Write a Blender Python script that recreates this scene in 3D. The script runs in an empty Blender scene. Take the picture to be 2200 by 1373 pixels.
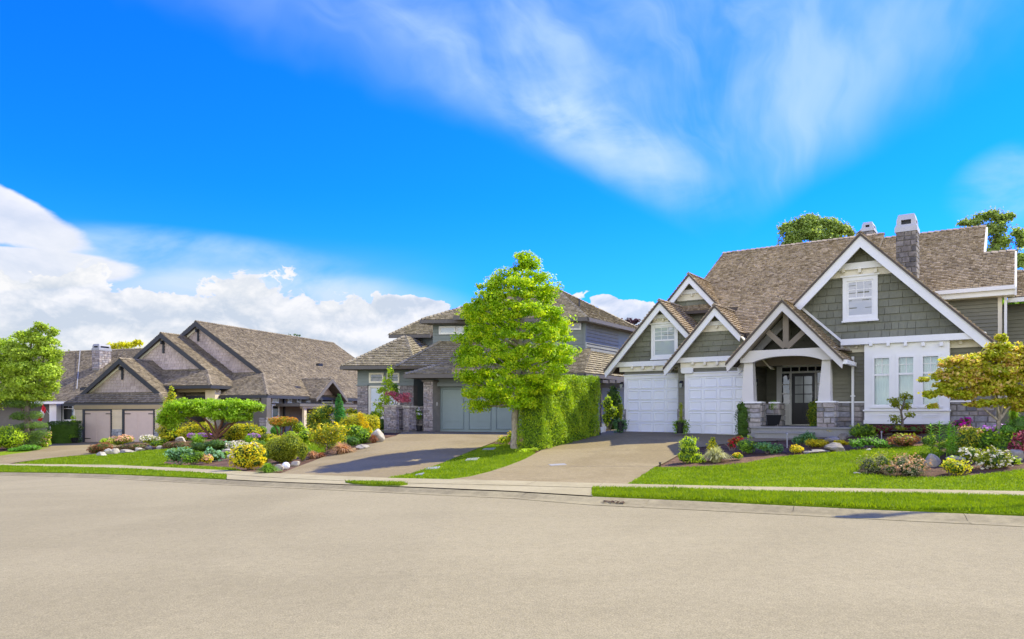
import bpy, math, random
import numpy as np
from mathutils import Vector, Matrix, noise as mnoise
from mathutils.geometry import delaunay_2d_cdt
C = bpy.context.scene.collection
scene = bpy.context.scene
rng = np.random.default_rng(7)
random.seed(7)

# ------------------------------------------------------------------ camera
FP, HZ, CX = 1600.0, 890.0, 1100.0          # focal length, horizon row and centre column of the 2200 px photograph
cam_data = bpy.data.cameras.new('camera')
cam = bpy.data.objects.new('camera', cam_data); C.objects.link(cam)
cam.location = (0, 0, 1.6); cam.rotation_euler = (math.radians(90), 0, 0)
cam_data.sensor_width = 36; cam_data.lens = 36 * FP / 2200
cam_data.shift_y = (HZ - 686.5) / 2200
cam_data.clip_start = 0.1; cam_data.clip_end = 3000
scene.camera = cam

# ------------------------------------------------------------------ sun, exposure
SUN = Vector((0.86, 0.51, 0)).normalized() * math.cos(math.radians(47)) + Vector((0, 0, math.sin(math.radians(47))))
sd = bpy.data.lights.new('sun', 'SUN'); so = bpy.data.objects.new('sun', sd); C.objects.link(so)
sd.energy = 3.5; sd.angle = math.radians(0.5); sd.color = (1.0, 0.93, 0.68)
so.rotation_euler = SUN.to_track_quat('Z', 'Y').to_euler()
so.location = (30, 30, 50)
vs = scene.view_settings
scene.display_settings.display_device = 'sRGB'
vs.view_transform = 'Standard'; vs.look = 'None'; vs.exposure = 1.32; vs.gamma = 1; vs.use_curve_mapping = False

# ------------------------------------------------------------------ shader expression helper
class X:
    def __init__(s, nt, k): s.nt, s.k = nt, k
    def _m(s, op, b=None, c=None):
        n = s.nt.nodes.new('ShaderNodeMath'); n.operation = op
        for i, q in enumerate((s, b, c)):
            if q is None: continue
            if isinstance(q, X): s.nt.links.new(q.k, n.inputs[i])
            else: n.inputs[i].default_value = q
        return X(s.nt, n.outputs[0])
    def __add__(s, b): return s._m('ADD', b)
    __radd__ = __add__
    def __sub__(s, b): return s._m('SUBTRACT', b)
    def __mul__(s, b): return s._m('MULTIPLY', b)
    def __truediv__(s, b): return s._m('DIVIDE', b)
    def max(s, b): return s._m('MAXIMUM', b)
    def min(s, b): return s._m('MINIMUM', b)
    def pow(s, b): return s._m('POWER', b)
    def frac(s): return s._m('FRACT')
    def abs(s): return s._m('ABSOLUTE')
    def atan2(s, b): return s._m('ARCTAN2', b)
    def neg(s): return s * -1.0
    def map(s, a, b, c=0.0, d=1.0, smooth=True):
        n = s.nt.nodes.new('ShaderNodeMapRange'); n.interpolation_type = 'SMOOTHSTEP' if smooth else 'LINEAR'
        s.nt.links.new(s.k, n.inputs[0])
        for i, q in zip((1, 2, 3, 4), (a, b, c, d)): n.inputs[i].default_value = q
        return X(s.nt, n.outputs[0])
def xyz(nt, a, b, c):
    n = nt.nodes.new('ShaderNodeCombineXYZ')
    for i, q in enumerate((a, b, c)):
        if isinstance(q, X): nt.links.new(q.k, n.inputs[i])
        else: n.inputs[i].default_value = q
    return n.outputs[0]
def noise(nt, vec, scale, detail=4, rough=0.5, dist=0.0, dims='3D'):
    n = nt.nodes.new('ShaderNodeTexNoise'); n.noise_dimensions = dims
    if vec is not None: nt.links.new(vec, n.inputs['Vector'])
    n.inputs['Scale'].default_value = scale; n.inputs['Detail'].default_value = detail
    n.inputs['Roughness'].default_value = rough; n.inputs['Distortion'].default_value = dist
    return X(nt, n.outputs['Fac'])
def mix(nt, f, a, b, mode='MIX'):
    n = nt.nodes.new('ShaderNodeMix'); n.data_type = 'RGBA'; n.blend_type = mode
    for i, q in ((0, f), (6, a), (7, b)):
        if isinstance(q, X): nt.links.new(q.k, n.inputs[i])
        elif isinstance(q, (int, float)): n.inputs[i].default_value = q
        elif isinstance(q, tuple): n.inputs[i].default_value = (*q[:3], 1)
        else: nt.links.new(q, n.inputs[i])
    return n.outputs[2]

# ------------------------------------------------------------------ sky
w = bpy.data.worlds.new('World'); scene.world = w; w.use_nodes = True
nt = w.node_tree; nt.nodes.clear()
wo = nt.nodes.new('ShaderNodeOutputWorld'); bg = nt.nodes.new('ShaderNodeBackground')
nt.links.new(bg.outputs[0], wo.inputs[0])
sky = nt.nodes.new('ShaderNodeTexSky'); sky.sky_type = 'NISHITA'; sky.sun_disc = False
sky.sun_elevation = math.radians(47); sky.sun_rotation = math.atan2(SUN.x, SUN.y)
sky.air_density = 1.0; sky.dust_density = 0.3; sky.ozone_density = 1.5
BG = 0.12
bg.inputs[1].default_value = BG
tc = nt.nodes.new('ShaderNodeTexCoord'); sep = nt.nodes.new('ShaderNodeSeparateXYZ')
nt.links.new(tc.outputs['Generated'], sep.inputs[0])
dx, dy, dz = (X(nt, sep.outputs[i]) for i in range(3))
gvec = tc.outputs['Generated']
hs = nt.nodes.new('ShaderNodeHueSaturation'); hs.inputs['Saturation'].default_value = 1.30
nt.links.new(sky.outputs[0], hs.inputs['Color'])
col = mix(nt, 1.0, hs.outputs[0], (0.03, 0.425, 1.75), 'MULTIPLY')  # blue raised past display white, adding blue light to the shade
fy = dy.max(0.12)
a = dx / fy; e = dz / fy                       # azimuth and elevation tangents, forward
front = dy.map(0.15, 0.5)
# thin high cirrus, streaks fanning out of one point low in the sky
ax = a - 0.286; ey = e - 0.215
ang = ax.atan2(ey); rad = (ax * ax + ey * ey).pow(0.5)
wv = noise(nt, gvec, 2.6, 4, 0.55)
axt = a - 0.42; eyt = e + 0.10; angt = axt.atan2(eyt); radt = (axt * axt + eyt * eyt).pow(0.5)
st = noise(nt, xyz(nt, angt * 3.4 + wv * 1.9, radt * 2.0 + wv * 1.5, 0.3), 1.9, 6, 0.55, 0.5)
st2 = noise(nt, xyz(nt, angt * 1.7 + wv * 1.0, radt * 1.6, 4.0), 1.9, 4, 0.55, 0.4)
ang2 = ang + (wv - 0.5) * 0.5
fan = ang2.map(-1.17, -0.90) * ang2.map(0.58, 1.02, 1, 0) * rad.map(0.02, 0.22) * front
cir = (st * 0.44 + st2 * 0.62).map(0.34, 0.76) * fan * 0.62 + fan * 0.08
# denser tongue on the lower edge of the fan, wisps further right and low left
def spot(px, py, rx, ry, rot=0.0):
    u = a - (px - CX) / FP; v = e - (HZ - py) / FP
    c, s_ = math.cos(rot), math.sin(rot)
    p = (u * c + v * s_) / (rx / FP); q = (v * c - u * s_) / (ry / FP)
    return (p * p + q * q).map(0.0, 1.0, 1, 0) * front
wis = noise(nt, xyz(nt, a * 2.0 + e * 1.5, e * 5.0 - a * 1.0, 0.0), 2.0, 6, 0.55, 0.5)
cir = cir + spot(1330, 320, 330, 95, -0.45) * wis.map(0.3, 0.75) * 0.45
cir = cir + spot(1150, 170, 460, 150, -0.45) * wis.map(0.3, 0.8) * 0.30
cir = cir + spot(2190, 400, 190, 110, 0.35) * wis.map(0.3, 0.8) * 0.55
cir = cir + spot(420, 560, 480, 75, -0.12) * wis.map(0.35, 0.75) * 0.75
cir = cir + spot(600, 640, 480, 70, -0.05) * wis.map(0.25, 0.65) * 0.85
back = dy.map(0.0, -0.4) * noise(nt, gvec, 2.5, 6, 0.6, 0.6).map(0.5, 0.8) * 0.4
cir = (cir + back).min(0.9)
# heaped white clouds low over the horizon, higher on the left
def cum(off):
    z_ = dz * 1.5 - off
    w_ = noise(nt, xyz(nt, dx, dy, z_), 9.0, 2, 0.5)
    p = xyz(nt, dx + w_ * 0.06, dy, z_ + w_ * 0.05)
    n1 = noise(nt, p, 6.0, 2, 0.5)
    b1 = (noise(nt, p, 13.0, 1, 0.4) - 0.5).abs() * 2.0
    b2 = (noise(nt, p, 27.0, 4, 0.6) - 0.5).abs() * 2.0
    return n1 * 0.9 - b1 * 0.34 - b2 * 0.30 + 0.215
elev = dz / (dx * dx + dy * dy).pow(0.5).max(0.05)
leftness = a.map(-0.02, -0.30) * front
top = 0.100 + leftness * 0.035 + dy.map(0.3, -0.3) * 0.55  # last term: cloud cover added behind the view to light shaded fronts
bias = ((top - elev) * 3.6).min(0.20) + dy.map(0.0, -0.5) * 0.10  # more cover behind the view, added for its light
bias = bias + spot(875, 660, 100, 34) * 0.42 + spot(824, 632, 40, 26) * 0.26 + spot(1390, 685, 120, 50) * 0.42 + spot(1300, 645, 40, 18) * 0.25
bias = bias + spot(150, 655, 260, 60) * 0.14
cd0 = cum(0.0); cd1 = cum(0.016)
den = cd0 + bias.max(-0.5) - 0.50
cmask = den.map(0.0, 0.032) * elev.map(-0.02, 0.01)
lit = (cd0 - cd1) * 4.6 + 0.74
thick = den.map(0.03, 0.26, 0.0, 1.0)
low = noise(nt, xyz(nt, dx, dy, dz * 2.6), 8.0, 4, 0.5).map(0.38, 0.60)
lit = (lit - thick * low * 0.55 - elev.map(0.13, 0.03) * 0.08).max(0.0).min(1.0)
ccol = mix(nt, lit, (2.1, 2.35, 2.7), (3.25, 3.25, 3.3))
sunlit = dy.map(0.25, -0.45) * 1.7 + 1.0          # clouds behind the view brightened further, to lift the shaded house fronts
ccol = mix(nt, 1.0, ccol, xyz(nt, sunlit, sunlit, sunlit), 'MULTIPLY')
# smooth layered sheets at the left: a tapering bright wedge above, a broader pale one below
sn = noise(nt, xyz(nt, a * 1.4, e * 3.2 + a * 0.6, 1.0), 2.6, 7, 0.58, 0.25)
sn1 = noise(nt, xyz(nt, a * 1.4, e * 3.2 + a * 0.6 + 0.05, 1.0), 2.6, 7, 0.58, 0.25)
wedge = spot(-60, 455, 400, 88, -0.33) * 0.62 + spot(-180, 400, 300, 170) * 0.35
sheet_ = spot(60, 580, 360, 62, -0.03) * 0.60 + spot(-200, 560, 460, 130) * 0.40
shd = wedge.max(sheet_) + sn * 0.95 - 0.78
smask = shd.map(0.0, 0.16)
slit = ((sn - sn1) * 4.0 + 0.75 - shd.map(0.12, 0.5) * 0.25).max(0.0).min(1.0)
scol = mix(nt, slit, (2.25, 2.5, 2.85), (3.2, 3.22, 3.3))
hazeb = elev.map(0.0, 0.30, 1, 0)
col = mix(nt, hazeb * 0.34, col, (0.6, 2.2, 5.6))
col = mix(nt, cir, col, (2.15, 2.85, 3.8))
veil = leftness * elev.map(0.10, 0.235, 1, 0) * wis.map(0.2, 0.6, 0.55, 0.95)
veil = veil + front * elev.map(0.03, 0.12, 1, 0) * 0.45
col = mix(nt, (veil * 0.88).min(0.9), col, (2.35, 2.65, 3.1))
col = mix(nt, smask * 0.96, col, scol)
col = mix(nt, cmask * 0.96, col, ccol)
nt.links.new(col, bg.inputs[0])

# ------------------------------------------------------------------ materials
MATS = {}
def newmat(name):
    m = bpy.data.materials.new(name); m.use_nodes = True; MATS[name] = m
    t = m.node_tree; b = t.nodes['Principled BSDF']
    return m, t, b
def rnd(t):
    g = t.nodes.new('ShaderNodeNewGeometry'); o = t.nodes.new('ShaderNodeObjectInfo')
    return (X(t, g.outputs['Random Per Island']) + X(t, o.outputs['Random'])).frac()
def ramp(t, f, cols):
    n = t.nodes.new('ShaderNodeValToRGB'); n.color_ramp.interpolation = 'LINEAR'
    el = n.color_ramp.elements
    while len(el) < len(cols): el.new(0.5)
    for i, c_ in enumerate(cols):
        el[i].position = i / (len(cols) - 1); el[i].color = (*c_, 1)
    t.links.new(f.k, n.inputs[0]); return n.outputs[0]
def opos(t):
    return t.nodes.new('ShaderNodeNewGeometry').outputs['Position']
def bump(t, b, h, strength, dist=0.01):
    n = t.nodes.new('ShaderNodeBump'); n.inputs['Strength'].default_value = strength; n.inputs['Distance'].default_value = dist
    t.links.new(h.k, n.inputs['Height']); t.links.new(n.outputs[0], b.inputs['Normal'])
def paint(name, c, rough=0.6, var=0.10, piece=0.0, dirt=0.0, scale=3.0, spec=0.4):
    m, t, b = newmat(name)
    n1 = noise(t, opos(t), scale, 5, 0.6)
    f = n1.map(0.3, 0.7, 1 - var, 1 + var, False)
    if piece: f = f * rnd(t).map(0, 1, 1 - piece, 1 + piece, False)
    if dirt: f = f * noise(t, opos(t), 18, 4, 0.7).map(0.35, 0.65, 1 - dirt, 1)
    k = mix(t, 1.0, c, xyz(t, f, f, f), 'MULTIPLY')
    t.links.new(k, b.inputs['Base Color']); b.inputs['Roughness'].default_value = rough
    b.inputs['Specular IOR Level'].default_value = spec
    bump(t, b, noise(t, opos(t), 60, 3, 0.6), 0.15, 0.004)
    return m
def pieces_mat(name, cols, rough=0.85, grain=(1.0, 1.0, 1.0), gs=12.0, gv=0.22, bmp=0.4):
    m, t, b = newmat(name)
    base = ramp(t, rnd(t), cols)
    mp = t.nodes.new('ShaderNodeMapping'); mp.inputs['Scale'].default_value = grain
    t.links.new(opos(t), mp.inputs[0])
    n1 = noise(t, mp.outputs[0], gs, 5, 0.65)
    f = n1.map(0.3, 0.7, 1 - gv, 1 + gv, False) * noise(t, opos(t), 0.9, 3, 0.6).map(0.3, 0.7, 0.86, 1.14, False)
    t.links.new(mix(t, 1.0, base, xyz(t, f, f, f), 'MULTIPLY'), b.inputs['Base Color'])
    b.inputs['Roughness'].default_value = rough; b.inputs['Specular IOR Level'].default_value = 0.25
    bump(t, b, n1, bmp, 0.01)
    return m
def leafmat(name, c1, c2, trans=0.38, c3=None, tint=(1.25, 1.25, 0.55)):
    m, t, b = newmat(name)
    cols = (c1, c2) if c3 is None else (c1, c2, c3)
    r = rnd(t)
    f = (r * 0.55 + noise(t, opos(t), 2.2, 2, 0.5).map(0.3, 0.7) * 0.45)
    k = ramp(t, f, cols)
    b.inputs['Roughness'].default_value = 0.55; b.inputs['Specular IOR Level'].default_value = 0.25
    t.links.new(k, b.inputs['Base Color'])
    tr = t.nodes.new('ShaderNodeBsdfTranslucent')
    t.links.new(mix(t, 1.0, k, tint, 'MULTIPLY'), tr.inputs[0])
    ms = t.nodes.new('ShaderNodeMixShader'); ms.inputs[0].default_value = trans
    t.links.new(b.outputs[0], ms.inputs[1]); t.links.new(tr.outputs[0], ms.inputs[2])
    t.links.new(ms.outputs[0], t.nodes['Material Output'].inputs[0])
    return m
def leafs(name, c, **k):
    d = tuple(q * 0.55 for q in c); l = tuple(min(1, q * 1.5) for q in c)
    return leafmat(name, d, c, c3=l, **k)
WHITE = paint('white_paint', (0.80, 0.79, 0.75), 0.5, 0.03, spec=0.3)
CREAM = paint('cream_paint', (0.78, 0.72, 0.56), 0.55, 0.03)
DOORW = paint('white_garage_door', (0.82, 0.83, 0.82), 0.45, 0.02)
SIDG = paint('grey_green_siding', (0.185, 0.178, 0.130), 0.7, 0.08, 0.06)
SHG = pieces_mat('grey_green_wall_shingle', [(0.165, 0.165, 0.118), (0.190, 0.192, 0.138), (0.205, 0.203, 0.146)], 0.8, (1, 1, 0.3), 25, 0.12, 0.2)
TAUPE = paint('taupe_timber', (0.21, 0.175, 0.13), 0.7, 0.08)
SLATE = paint('grey_teal_paint', (0.19, 0.215, 0.20), 0.6, 0.05, 0.05)
SLATES = paint('grey_teal_siding', (0.20, 0.205, 0.18), 0.7, 0.08, 0.06)
SLATED = paint('grey_teal_garage_door', (0.23, 0.29, 0.275), 0.5, 0.04)
BEIGE = paint('beige_siding', (0.66, 0.54, 0.36), 0.7, 0.06, 0.04)
MAUVE = pieces_mat('mauve_beige_wall_shingle', [(0.40, 0.32, 0.275), (0.48, 0.385, 0.33), (0.53, 0.43, 0.37)], 0.8, (1, 1, 0.3), 25, 0.12, 0.2)
MAUVED = paint('mauve_beige_door', (0.60, 0.46, 0.38), 0.6, 0.04)
BLACKT = paint('charcoal_trim', (0.032, 0.034, 0.04), 0.55, 0.1)
BLACK = paint('black_paint', (0.012, 0.012, 0.014), 0.35, 0.1)
IRON = paint('black_iron', (0.01, 0.01, 0.01), 0.5, 0.1)
BROWNT = paint('brown_grey_trim', (0.13, 0.115, 0.095), 0.6, 0.08)
SOFF = paint('tan_soffit', (0.38, 0.29, 0.16), 0.7, 0.05)
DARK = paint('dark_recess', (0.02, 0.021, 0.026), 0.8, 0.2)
MORTAR = paint('mortar', (0.22, 0.205, 0.18), 0.95, 0.15)
METAL = paint('grey_metal', (0.30, 0.30, 0.30), 0.4, 0.05)
COPPER = paint('valley_metal', (0.55, 0.36, 0.22), 0.45, 0.08)
ROOFR = pieces_mat('brown_cedar_shake', [(0.22, 0.165, 0.095), (0.36, 0.28, 0.175), (0.44, 0.35, 0.225), (0.30, 0.23, 0.14)], 0.9, (1, 1, 1), 14, 0.3, 0.5)
ROOFM = pieces_mat('grey_brown_shake', [(0.189, 0.156, 0.095), (0.255, 0.218, 0.132), (0.321, 0.270, 0.171)], 0.9, (1, 1, 1), 10, 0.25, 0.5)
ROOFL = pieces_mat('grey_cedar_shake', [(0.148, 0.118, 0.075), (0.232, 0.187, 0.118), (0.307, 0.252, 0.163), (0.187, 0.153, 0.099)], 0.9, (1, 1, 1), 9, 0.3, 0.5)
UNDER = paint('roof_underlay', (0.10, 0.08, 0.06), 0.9, 0.1)
STONER = pieces_mat('mixed_field_stone', [(0.30, 0.28, 0.25), (0.20, 0.19, 0.185), (0.40, 0.36, 0.31), (0.26, 0.22, 0.20), (0.34, 0.33, 0.33), (0.16, 0.155, 0.15)], 0.9, (1, 1, 1), 9, 0.3, 0.8)
STONEC = pieces_mat('weathered_chimney_stone', [(0.11, 0.105, 0.10), (0.26, 0.23, 0.19), (0.17, 0.15, 0.13), (0.30, 0.27, 0.24), (0.09, 0.085, 0.08)], 0.9, (1, 1, 1), 9, 0.4, 0.8)
STONEM = pieces_mat('stacked_ledge_stone', [(0.20, 0.17, 0.16), (0.38, 0.32, 0.29), (0.28, 0.26, 0.27), (0.48, 0.42, 0.37)], 0.9, (1, 1, 1), 12, 0.35, 0.8)
BOULD = pieces_mat('boulder', [(0.28, 0.25, 0.20), (0.20, 0.18, 0.145), (0.34, 0.30, 0.24)], 0.95, (1, 1, 1), 4, 0.45, 1.0)
BOULW = pieces_mat('pale_boulder', [(0.42, 0.38, 0.30), (0.36, 0.32, 0.25), (0.50, 0.46, 0.37)], 0.95, (1, 1, 1), 4, 0.35, 1.0)
CONC = paint('concrete_step', (0.27, 0.265, 0.25), 0.85, 0.08, 0, 0.1)
BARK = pieces_mat('bark', [(0.14, 0.11, 0.085), (0.18, 0.145, 0.11)], 0.95, (1, 1, 0.25), 25, 0.5, 1.0)
BARKL = pieces_mat('pale_bark', [(0.30, 0.25, 0.18), (0.34, 0.29, 0.21)], 0.95, (1, 1, 0.3), 22, 0.45, 1.0)
BARKR = pieces_mat('red_brown_bark', [(0.13, 0.06, 0.035), (0.18, 0.085, 0.045)], 0.9, (1, 1, 0.3), 25, 0.4, 0.8)
def glass(name, c, rough=0.03, spec=0.9):
    m, t, b = newmat(name); b.inputs['Base Color'].default_value = (*c, 1)
    b.inputs['Roughness'].default_value = rough; b.inputs['Specular IOR Level'].default_value = spec
    b.inputs['IOR'].default_value = 1.6
    bump(t, b, noise(t, opos(t), 1.3, 2, 0.5), 0.25, 0.02)
    return m
GDARK = glass('dark_window_glass', (0.015, 0.02, 0.022))
GPALE = glass('pale_blind_glass', (0.42, 0.46, 0.48))
GSKY = glass('reflecting_glass', (0.30, 0.31, 0.34), 0.02, 1.0)
GLEAD = glass('leaded_door_glass', (0.25, 0.27, 0.25), 0.15)
m, t, b = newmat('clear_window_glass')
lw = t.nodes.new('ShaderNodeFresnel'); lw.inputs[0].default_value = 1.5
tr = t.nodes.new('ShaderNodeBsdfTransparent'); tr.inputs[0].default_value = (0.86, 0.93, 0.93, 1)
gl = t.nodes.new('ShaderNodeBsdfGlossy'); gl.inputs['Roughness'].default_value = 0.02
ms = t.nodes.new('ShaderNodeMixShader'); fr = X(t, lw.outputs[0]) * 0.9 + 0.06
t.links.new(fr.k, ms.inputs[0]); t.links.new(tr.outputs[0], ms.inputs[1]); t.links.new(gl.outputs[0], ms.inputs[2])
t.links.new(ms.outputs[0], t.nodes['Material Output'].inputs[0])
CLEAR = m
CURT = paint('white_curtain', (0.78, 0.80, 0.78), 0.9, 0.03)
BLIND = paint('pale_green_blind', (0.50, 0.62, 0.56), 0.8, 0.03)

# ground materials
def ground_mat(name, c1, c2, fine=90, fv=0.2, big=0.25, bv=0.1, rough=0.95, b_=0.3, c3=None):
    m, t, b = newmat(name)
    p = opos(t)
    f1 = noise(t, p, big, 4, 0.6, 0.6)
    k = mix(t, f1.map(0.38, 0.62), c1, c2)
    n2 = noise(t, p, fine, 2, 0.7)
    v = n2.map(0.25, 0.75, 1 - fv, 1 + fv, False) * noise(t, p, fine * 0.13, 3, 0.6).map(0.3, 0.7, 1 - bv, 1 + bv, False)
    k = mix(t, 1.0, k, xyz(t, v, v, v), 'MULTIPLY')
    t.links.new(k, b.inputs['Base Color']); b.inputs['Roughness'].default_value = rough
    b.inputs['Specular IOR Level'].default_value = 0.15
    bump(t, b, n2, b_, 0.01)
    return m, t, b, k
ASPH, t, b, k = ground_mat('worn_asphalt', (0.239, 0.203, 0.113), (0.272, 0.232, 0.131), 75, 0.40, 0.13, 0.07)
p = opos(t)
st_ = t.nodes.new('ShaderNodeMapping'); st_.inputs['Rotation'].default_value = (0, 0, 0.35); st_.inputs['Scale'].default_value = (0.10, 1.0, 1)
t.links.new(p, st_.inputs[0])
v = noise(t, st_.outputs[0], 0.8, 5, 0.6, 0.4).map(0.3, 0.7, 0.965, 1.02)
spk = noise(t, p, 140, 1, 0.5).map(0.66, 0.74, 1.0, 0.62)
v = v * spk
t.links.new(mix(t, 1.0, k, xyz(t, v, v, v), 'MULTIPLY'), b.inputs['Base Color'])
DRIVE, t, b, k = ground_mat('exposed_aggregate', (0.205, 0.160, 0.080), (0.242, 0.193, 0.102), 60, 0.32, 0.35, 0.10)
WALK, *_ = ground_mat('pale_concrete', (0.283, 0.242, 0.135), (0.324, 0.279, 0.160), 70, 0.10, 0.6, 0.08)
KERBM, *_ = ground_mat('kerb_concrete', (0.209, 0.176, 0.097), (0.262, 0.223, 0.123), 60, 0.16, 0.8, 0.15)
MULCH, *_ = ground_mat('bark_mulch', (0.085, 0.045, 0.026), (0.13, 0.075, 0.045), 28, 0.6, 1.2, 0.35, b_=1.0)
TURF, *_ = ground_mat('turf', (0.115, 0.180, 0.002), (0.156, 0.226, 0.003), 60, 0.3, 0.5, 0.12)
EARTH, *_ = ground_mat('earth', (0.05, 0.085, 0.02), (0.08, 0.11, 0.03), 8, 0.3, 0.1, 0.2)
GRASSM = leafmat('grass_blade', (0.11, 0.195, 0.003), (0.19, 0.28, 0.004), 0.42, (0.27, 0.355, 0.008))

L_ = dict(
 lime=leafs('lime_leaf', (0.42, 0.56, 0.02)), green=leafs('green_leaf', (0.19, 0.34, 0.02)), dark=leafs('dark_leaf', (0.07, 0.14, 0.015), trans=0.25),
 olive=leafs('olive_leaf', (0.3, 0.34, 0.02)), gold=leafs('gold_leaf', (0.62, 0.56, 0.02)), yellow=leafs('yellow_leaf', (0.78, 0.62, 0.017), tint=(1.1, 0.95, 0.5)),
 blue=leafs('blue_green_leaf', (0.13, 0.28, 0.085), tint=(1, 1.1, 0.9)), pale=leafs('pale_hosta_leaf', (0.308, 0.532, 0.280), tint=(1, 1.1, 0.8)),
 rust=leafs('rust_leaf', (0.322, 0.138, 0.057), tint=(1.1, 0.9, 0.6)), brown=leafs('brown_leaf', (0.230, 0.149, 0.069), tint=(1.1, 0.9, 0.6)),
 orange=leafs('orange_leaf', (0.632, 0.299, 0.034), tint=(1.1, 0.9, 0.5)), peach=leafs('peach_blossom', (0.850, 0.483, 0.276), tint=(1, 0.9, 0.8)),
 cream=leafs('cream_blossom', (0.828, 0.759, 0.552), tint=(1, 1, 0.9)), white=leafs('white_blossom', (0.782, 0.782, 0.736), tint=(1, 1, 1)),
 red=leafs('red_blossom', (0.850, 0.034, 0.057), tint=(1.1, 0.6, 0.6)), pink=leafs('pink_leaf', (0.598, 0.161, 0.196), tint=(1.1, 0.7, 0.7)),
 magenta=leafs('magenta_blossom', (0.690, 0.023, 0.345), tint=(1.1, 0.6, 1)), purple=leafs('purple_blossom', (0.483, 0.207, 0.632), tint=(1, 0.8, 1)),
 wine=leafs('wine_leaf', (0.184, 0.023, 0.040), tint=(1.2, 0.6, 0.6)), plum=leafs('plum_leaf', (0.103, 0.057, 0.069), tint=(1.2, 0.7, 0.8)),
 tan=leafs('tan_blade', (0.575, 0.345, 0.172), tint=(1, 0.9, 0.7)), heath=leafs('heather_leaf', (0.280, 0.266, 0.140), tint=(1, 1, 0.8)),
 straw=leafs('variegated_blade', (0.575, 0.575, 0.253), tint=(1, 1, 0.7)), street=leafmat('street_tree_leaf', (0.15, 0.30, 0.006), (0.38, 0.57, 0.010), 0.46, (0.68, 0.70, 0.018)),
 acer=leafmat('acer_leaf', (0.34, 0.46, 0.02), (0.58, 0.60, 0.03), 0.45, (0.85, 0.52, 0.24), tint=(1.15, 1.0, 0.6)),
 thuja=leafmat('thuja_leaf', (0.16, 0.28, 0.012), (0.30, 0.45, 0.016), 0.32, (0.52, 0.60, 0.02)), chart=leafs('chartreuse_leaf', (0.62, 0.60, 0.02)), far=leafs('far_leaf', (0.32, 0.42, 0.09)),
)

# ------------------------------------------------------------------ object helpers
ORG = {}
def tag(o, label=None, cat=None, group=None, kind=None):
    for k_, v_ in (('label', label), ('category', cat), ('group', group), ('kind', kind)):
        if v_: o[k_] = v_
    return o
def thing(name, loc, label, cat, group=None):
    o = bpy.data.objects.new(name, None); C.objects.link(o); o.location = loc
    o.empty_display_size = 0.3
    ORG[o.name] = Vector(loc); return tag(o, label, cat, group)
def mesh(name, V, Fc, mat, parent=None, smooth=False, loc=None):
    """V: world coordinates (n,3); Fc: list of index lists, or an (m,k) array."""
    V = np.asarray(V, dtype=np.float64).reshape(-1, 3)
    org = ORG[parent.name] if parent is not None else Vector(loc or (0, 0, 0))
    V = V - np.array(org)
    me = bpy.data.meshes.new(name)
    if isinstance(Fc, np.ndarray):
        m_, k_ = Fc.shape
        me.vertices.add(len(V)); me.vertices.foreach_set('co', V.astype(np.float32).ravel())
        me.loops.add(m_ * k_); me.loops.foreach_set('vertex_index', Fc.astype(np.int32).ravel())
        me.polygons.add(m_)
        me.polygons.foreach_set('loop_start', np.arange(0, m_ * k_, k_, dtype=np.int32))
        me.update(calc_edges=True)
    else:
        me.from_pydata([tuple(q) for q in V], [], Fc); me.update()
    if smooth: me.polygons.foreach_set('use_smooth', np.ones(len(me.polygons), dtype=bool))
    me.materials.append(mat)
    o = bpy.data.objects.new(name, me); C.objects.link(o)
    if parent is not None: o.parent = parent
    else: o.location = org
    ORG[o.name] = org
    return o
class MB:
    def __init__(s): s.V, s.F = [], []
    def add(s, V, F):
        k_ = len(s.V); s.V += [tuple(q) for q in V]; s.F += [[i + k_ for i in f] for f in F]; return s
    def build(s, name, mat, parent=None, smooth=False, loc=None):
        if not s.F: return None
        return mesh(name, s.V, s.F, mat, parent, smooth, loc)

class Frame:
    """A facade frame: O on the ground plan, u along the facade, v into the house."""
    def __init__(s, px, Y, vx=None, ux=None, O=None, v=None):
        s.O = np.array([(px - CX) / FP * Y, Y]) if O is None else np.array(O, float)
        if v is None:
            d = np.array([vx - CX, FP], float); s.v = d / np.linalg.norm(d)
        else: s.v = np.array(v, float)
        s.u = np.array([s.v[1], -s.v[0]]) if ux is None else np.array(ux, float) / np.linalg.norm(ux)
    def q(s, x, y, v):
        t_ = (x - CX) / FP; B = s.O + s.v * v
        Y, a_ = np.linalg.solve(np.array([[t_, -s.u[0]], [1, -s.u[1]]]), B)
        return float(a_), float(1.6 + (HZ - y) / FP * Y)
    def W(s, u, v, z):
        p_ = s.O + s.u * u + s.v * v
        return (p_[0], p_[1], z)
    def Q(s, x, y, v):
        u, z = s.q(x, y, v); return s.W(u, v, z)
def box(F, u0, u1, v0, v1, z0, z1):
    V = [F.W(u, v, z) for z in (z0, z1) for v in (v0, v1) for u in (u0, u1)]
    return V, [[0, 2, 3, 1], [4, 5, 7, 6], [0, 1, 5, 4], [1, 3, 7, 5], [3, 2, 6, 7], [2, 0, 4, 6]]
def prism(F, pts, v0, v1):
    n = len(pts)
    V = [F.W(u, v0, z) for u, z in pts] + [F.W(u, v1, z) for u, z in pts]
    return V, [list(range(n - 1, -1, -1)), list(range(n, 2 * n))] + [[i, (i + 1) % n, n + (i + 1) % n, n + i] for i in range(n)]
def boxpx(F, x0, y0, x1, y1, v0, v1):
    """box whose front face (at v0) covers the given rectangle of the photograph at its middle height"""
    u0, z1 = F.q(x0, y0, v0); u1, z1b = F.q(x1, y0, v0); _, z0 = F.q((x0 + x1) / 2, y1, v0)
    _, zt = F.q((x0 + x1) / 2, y0, v0)
    return box(F, u0, u1, v0, v1, z0, zt)
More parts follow.
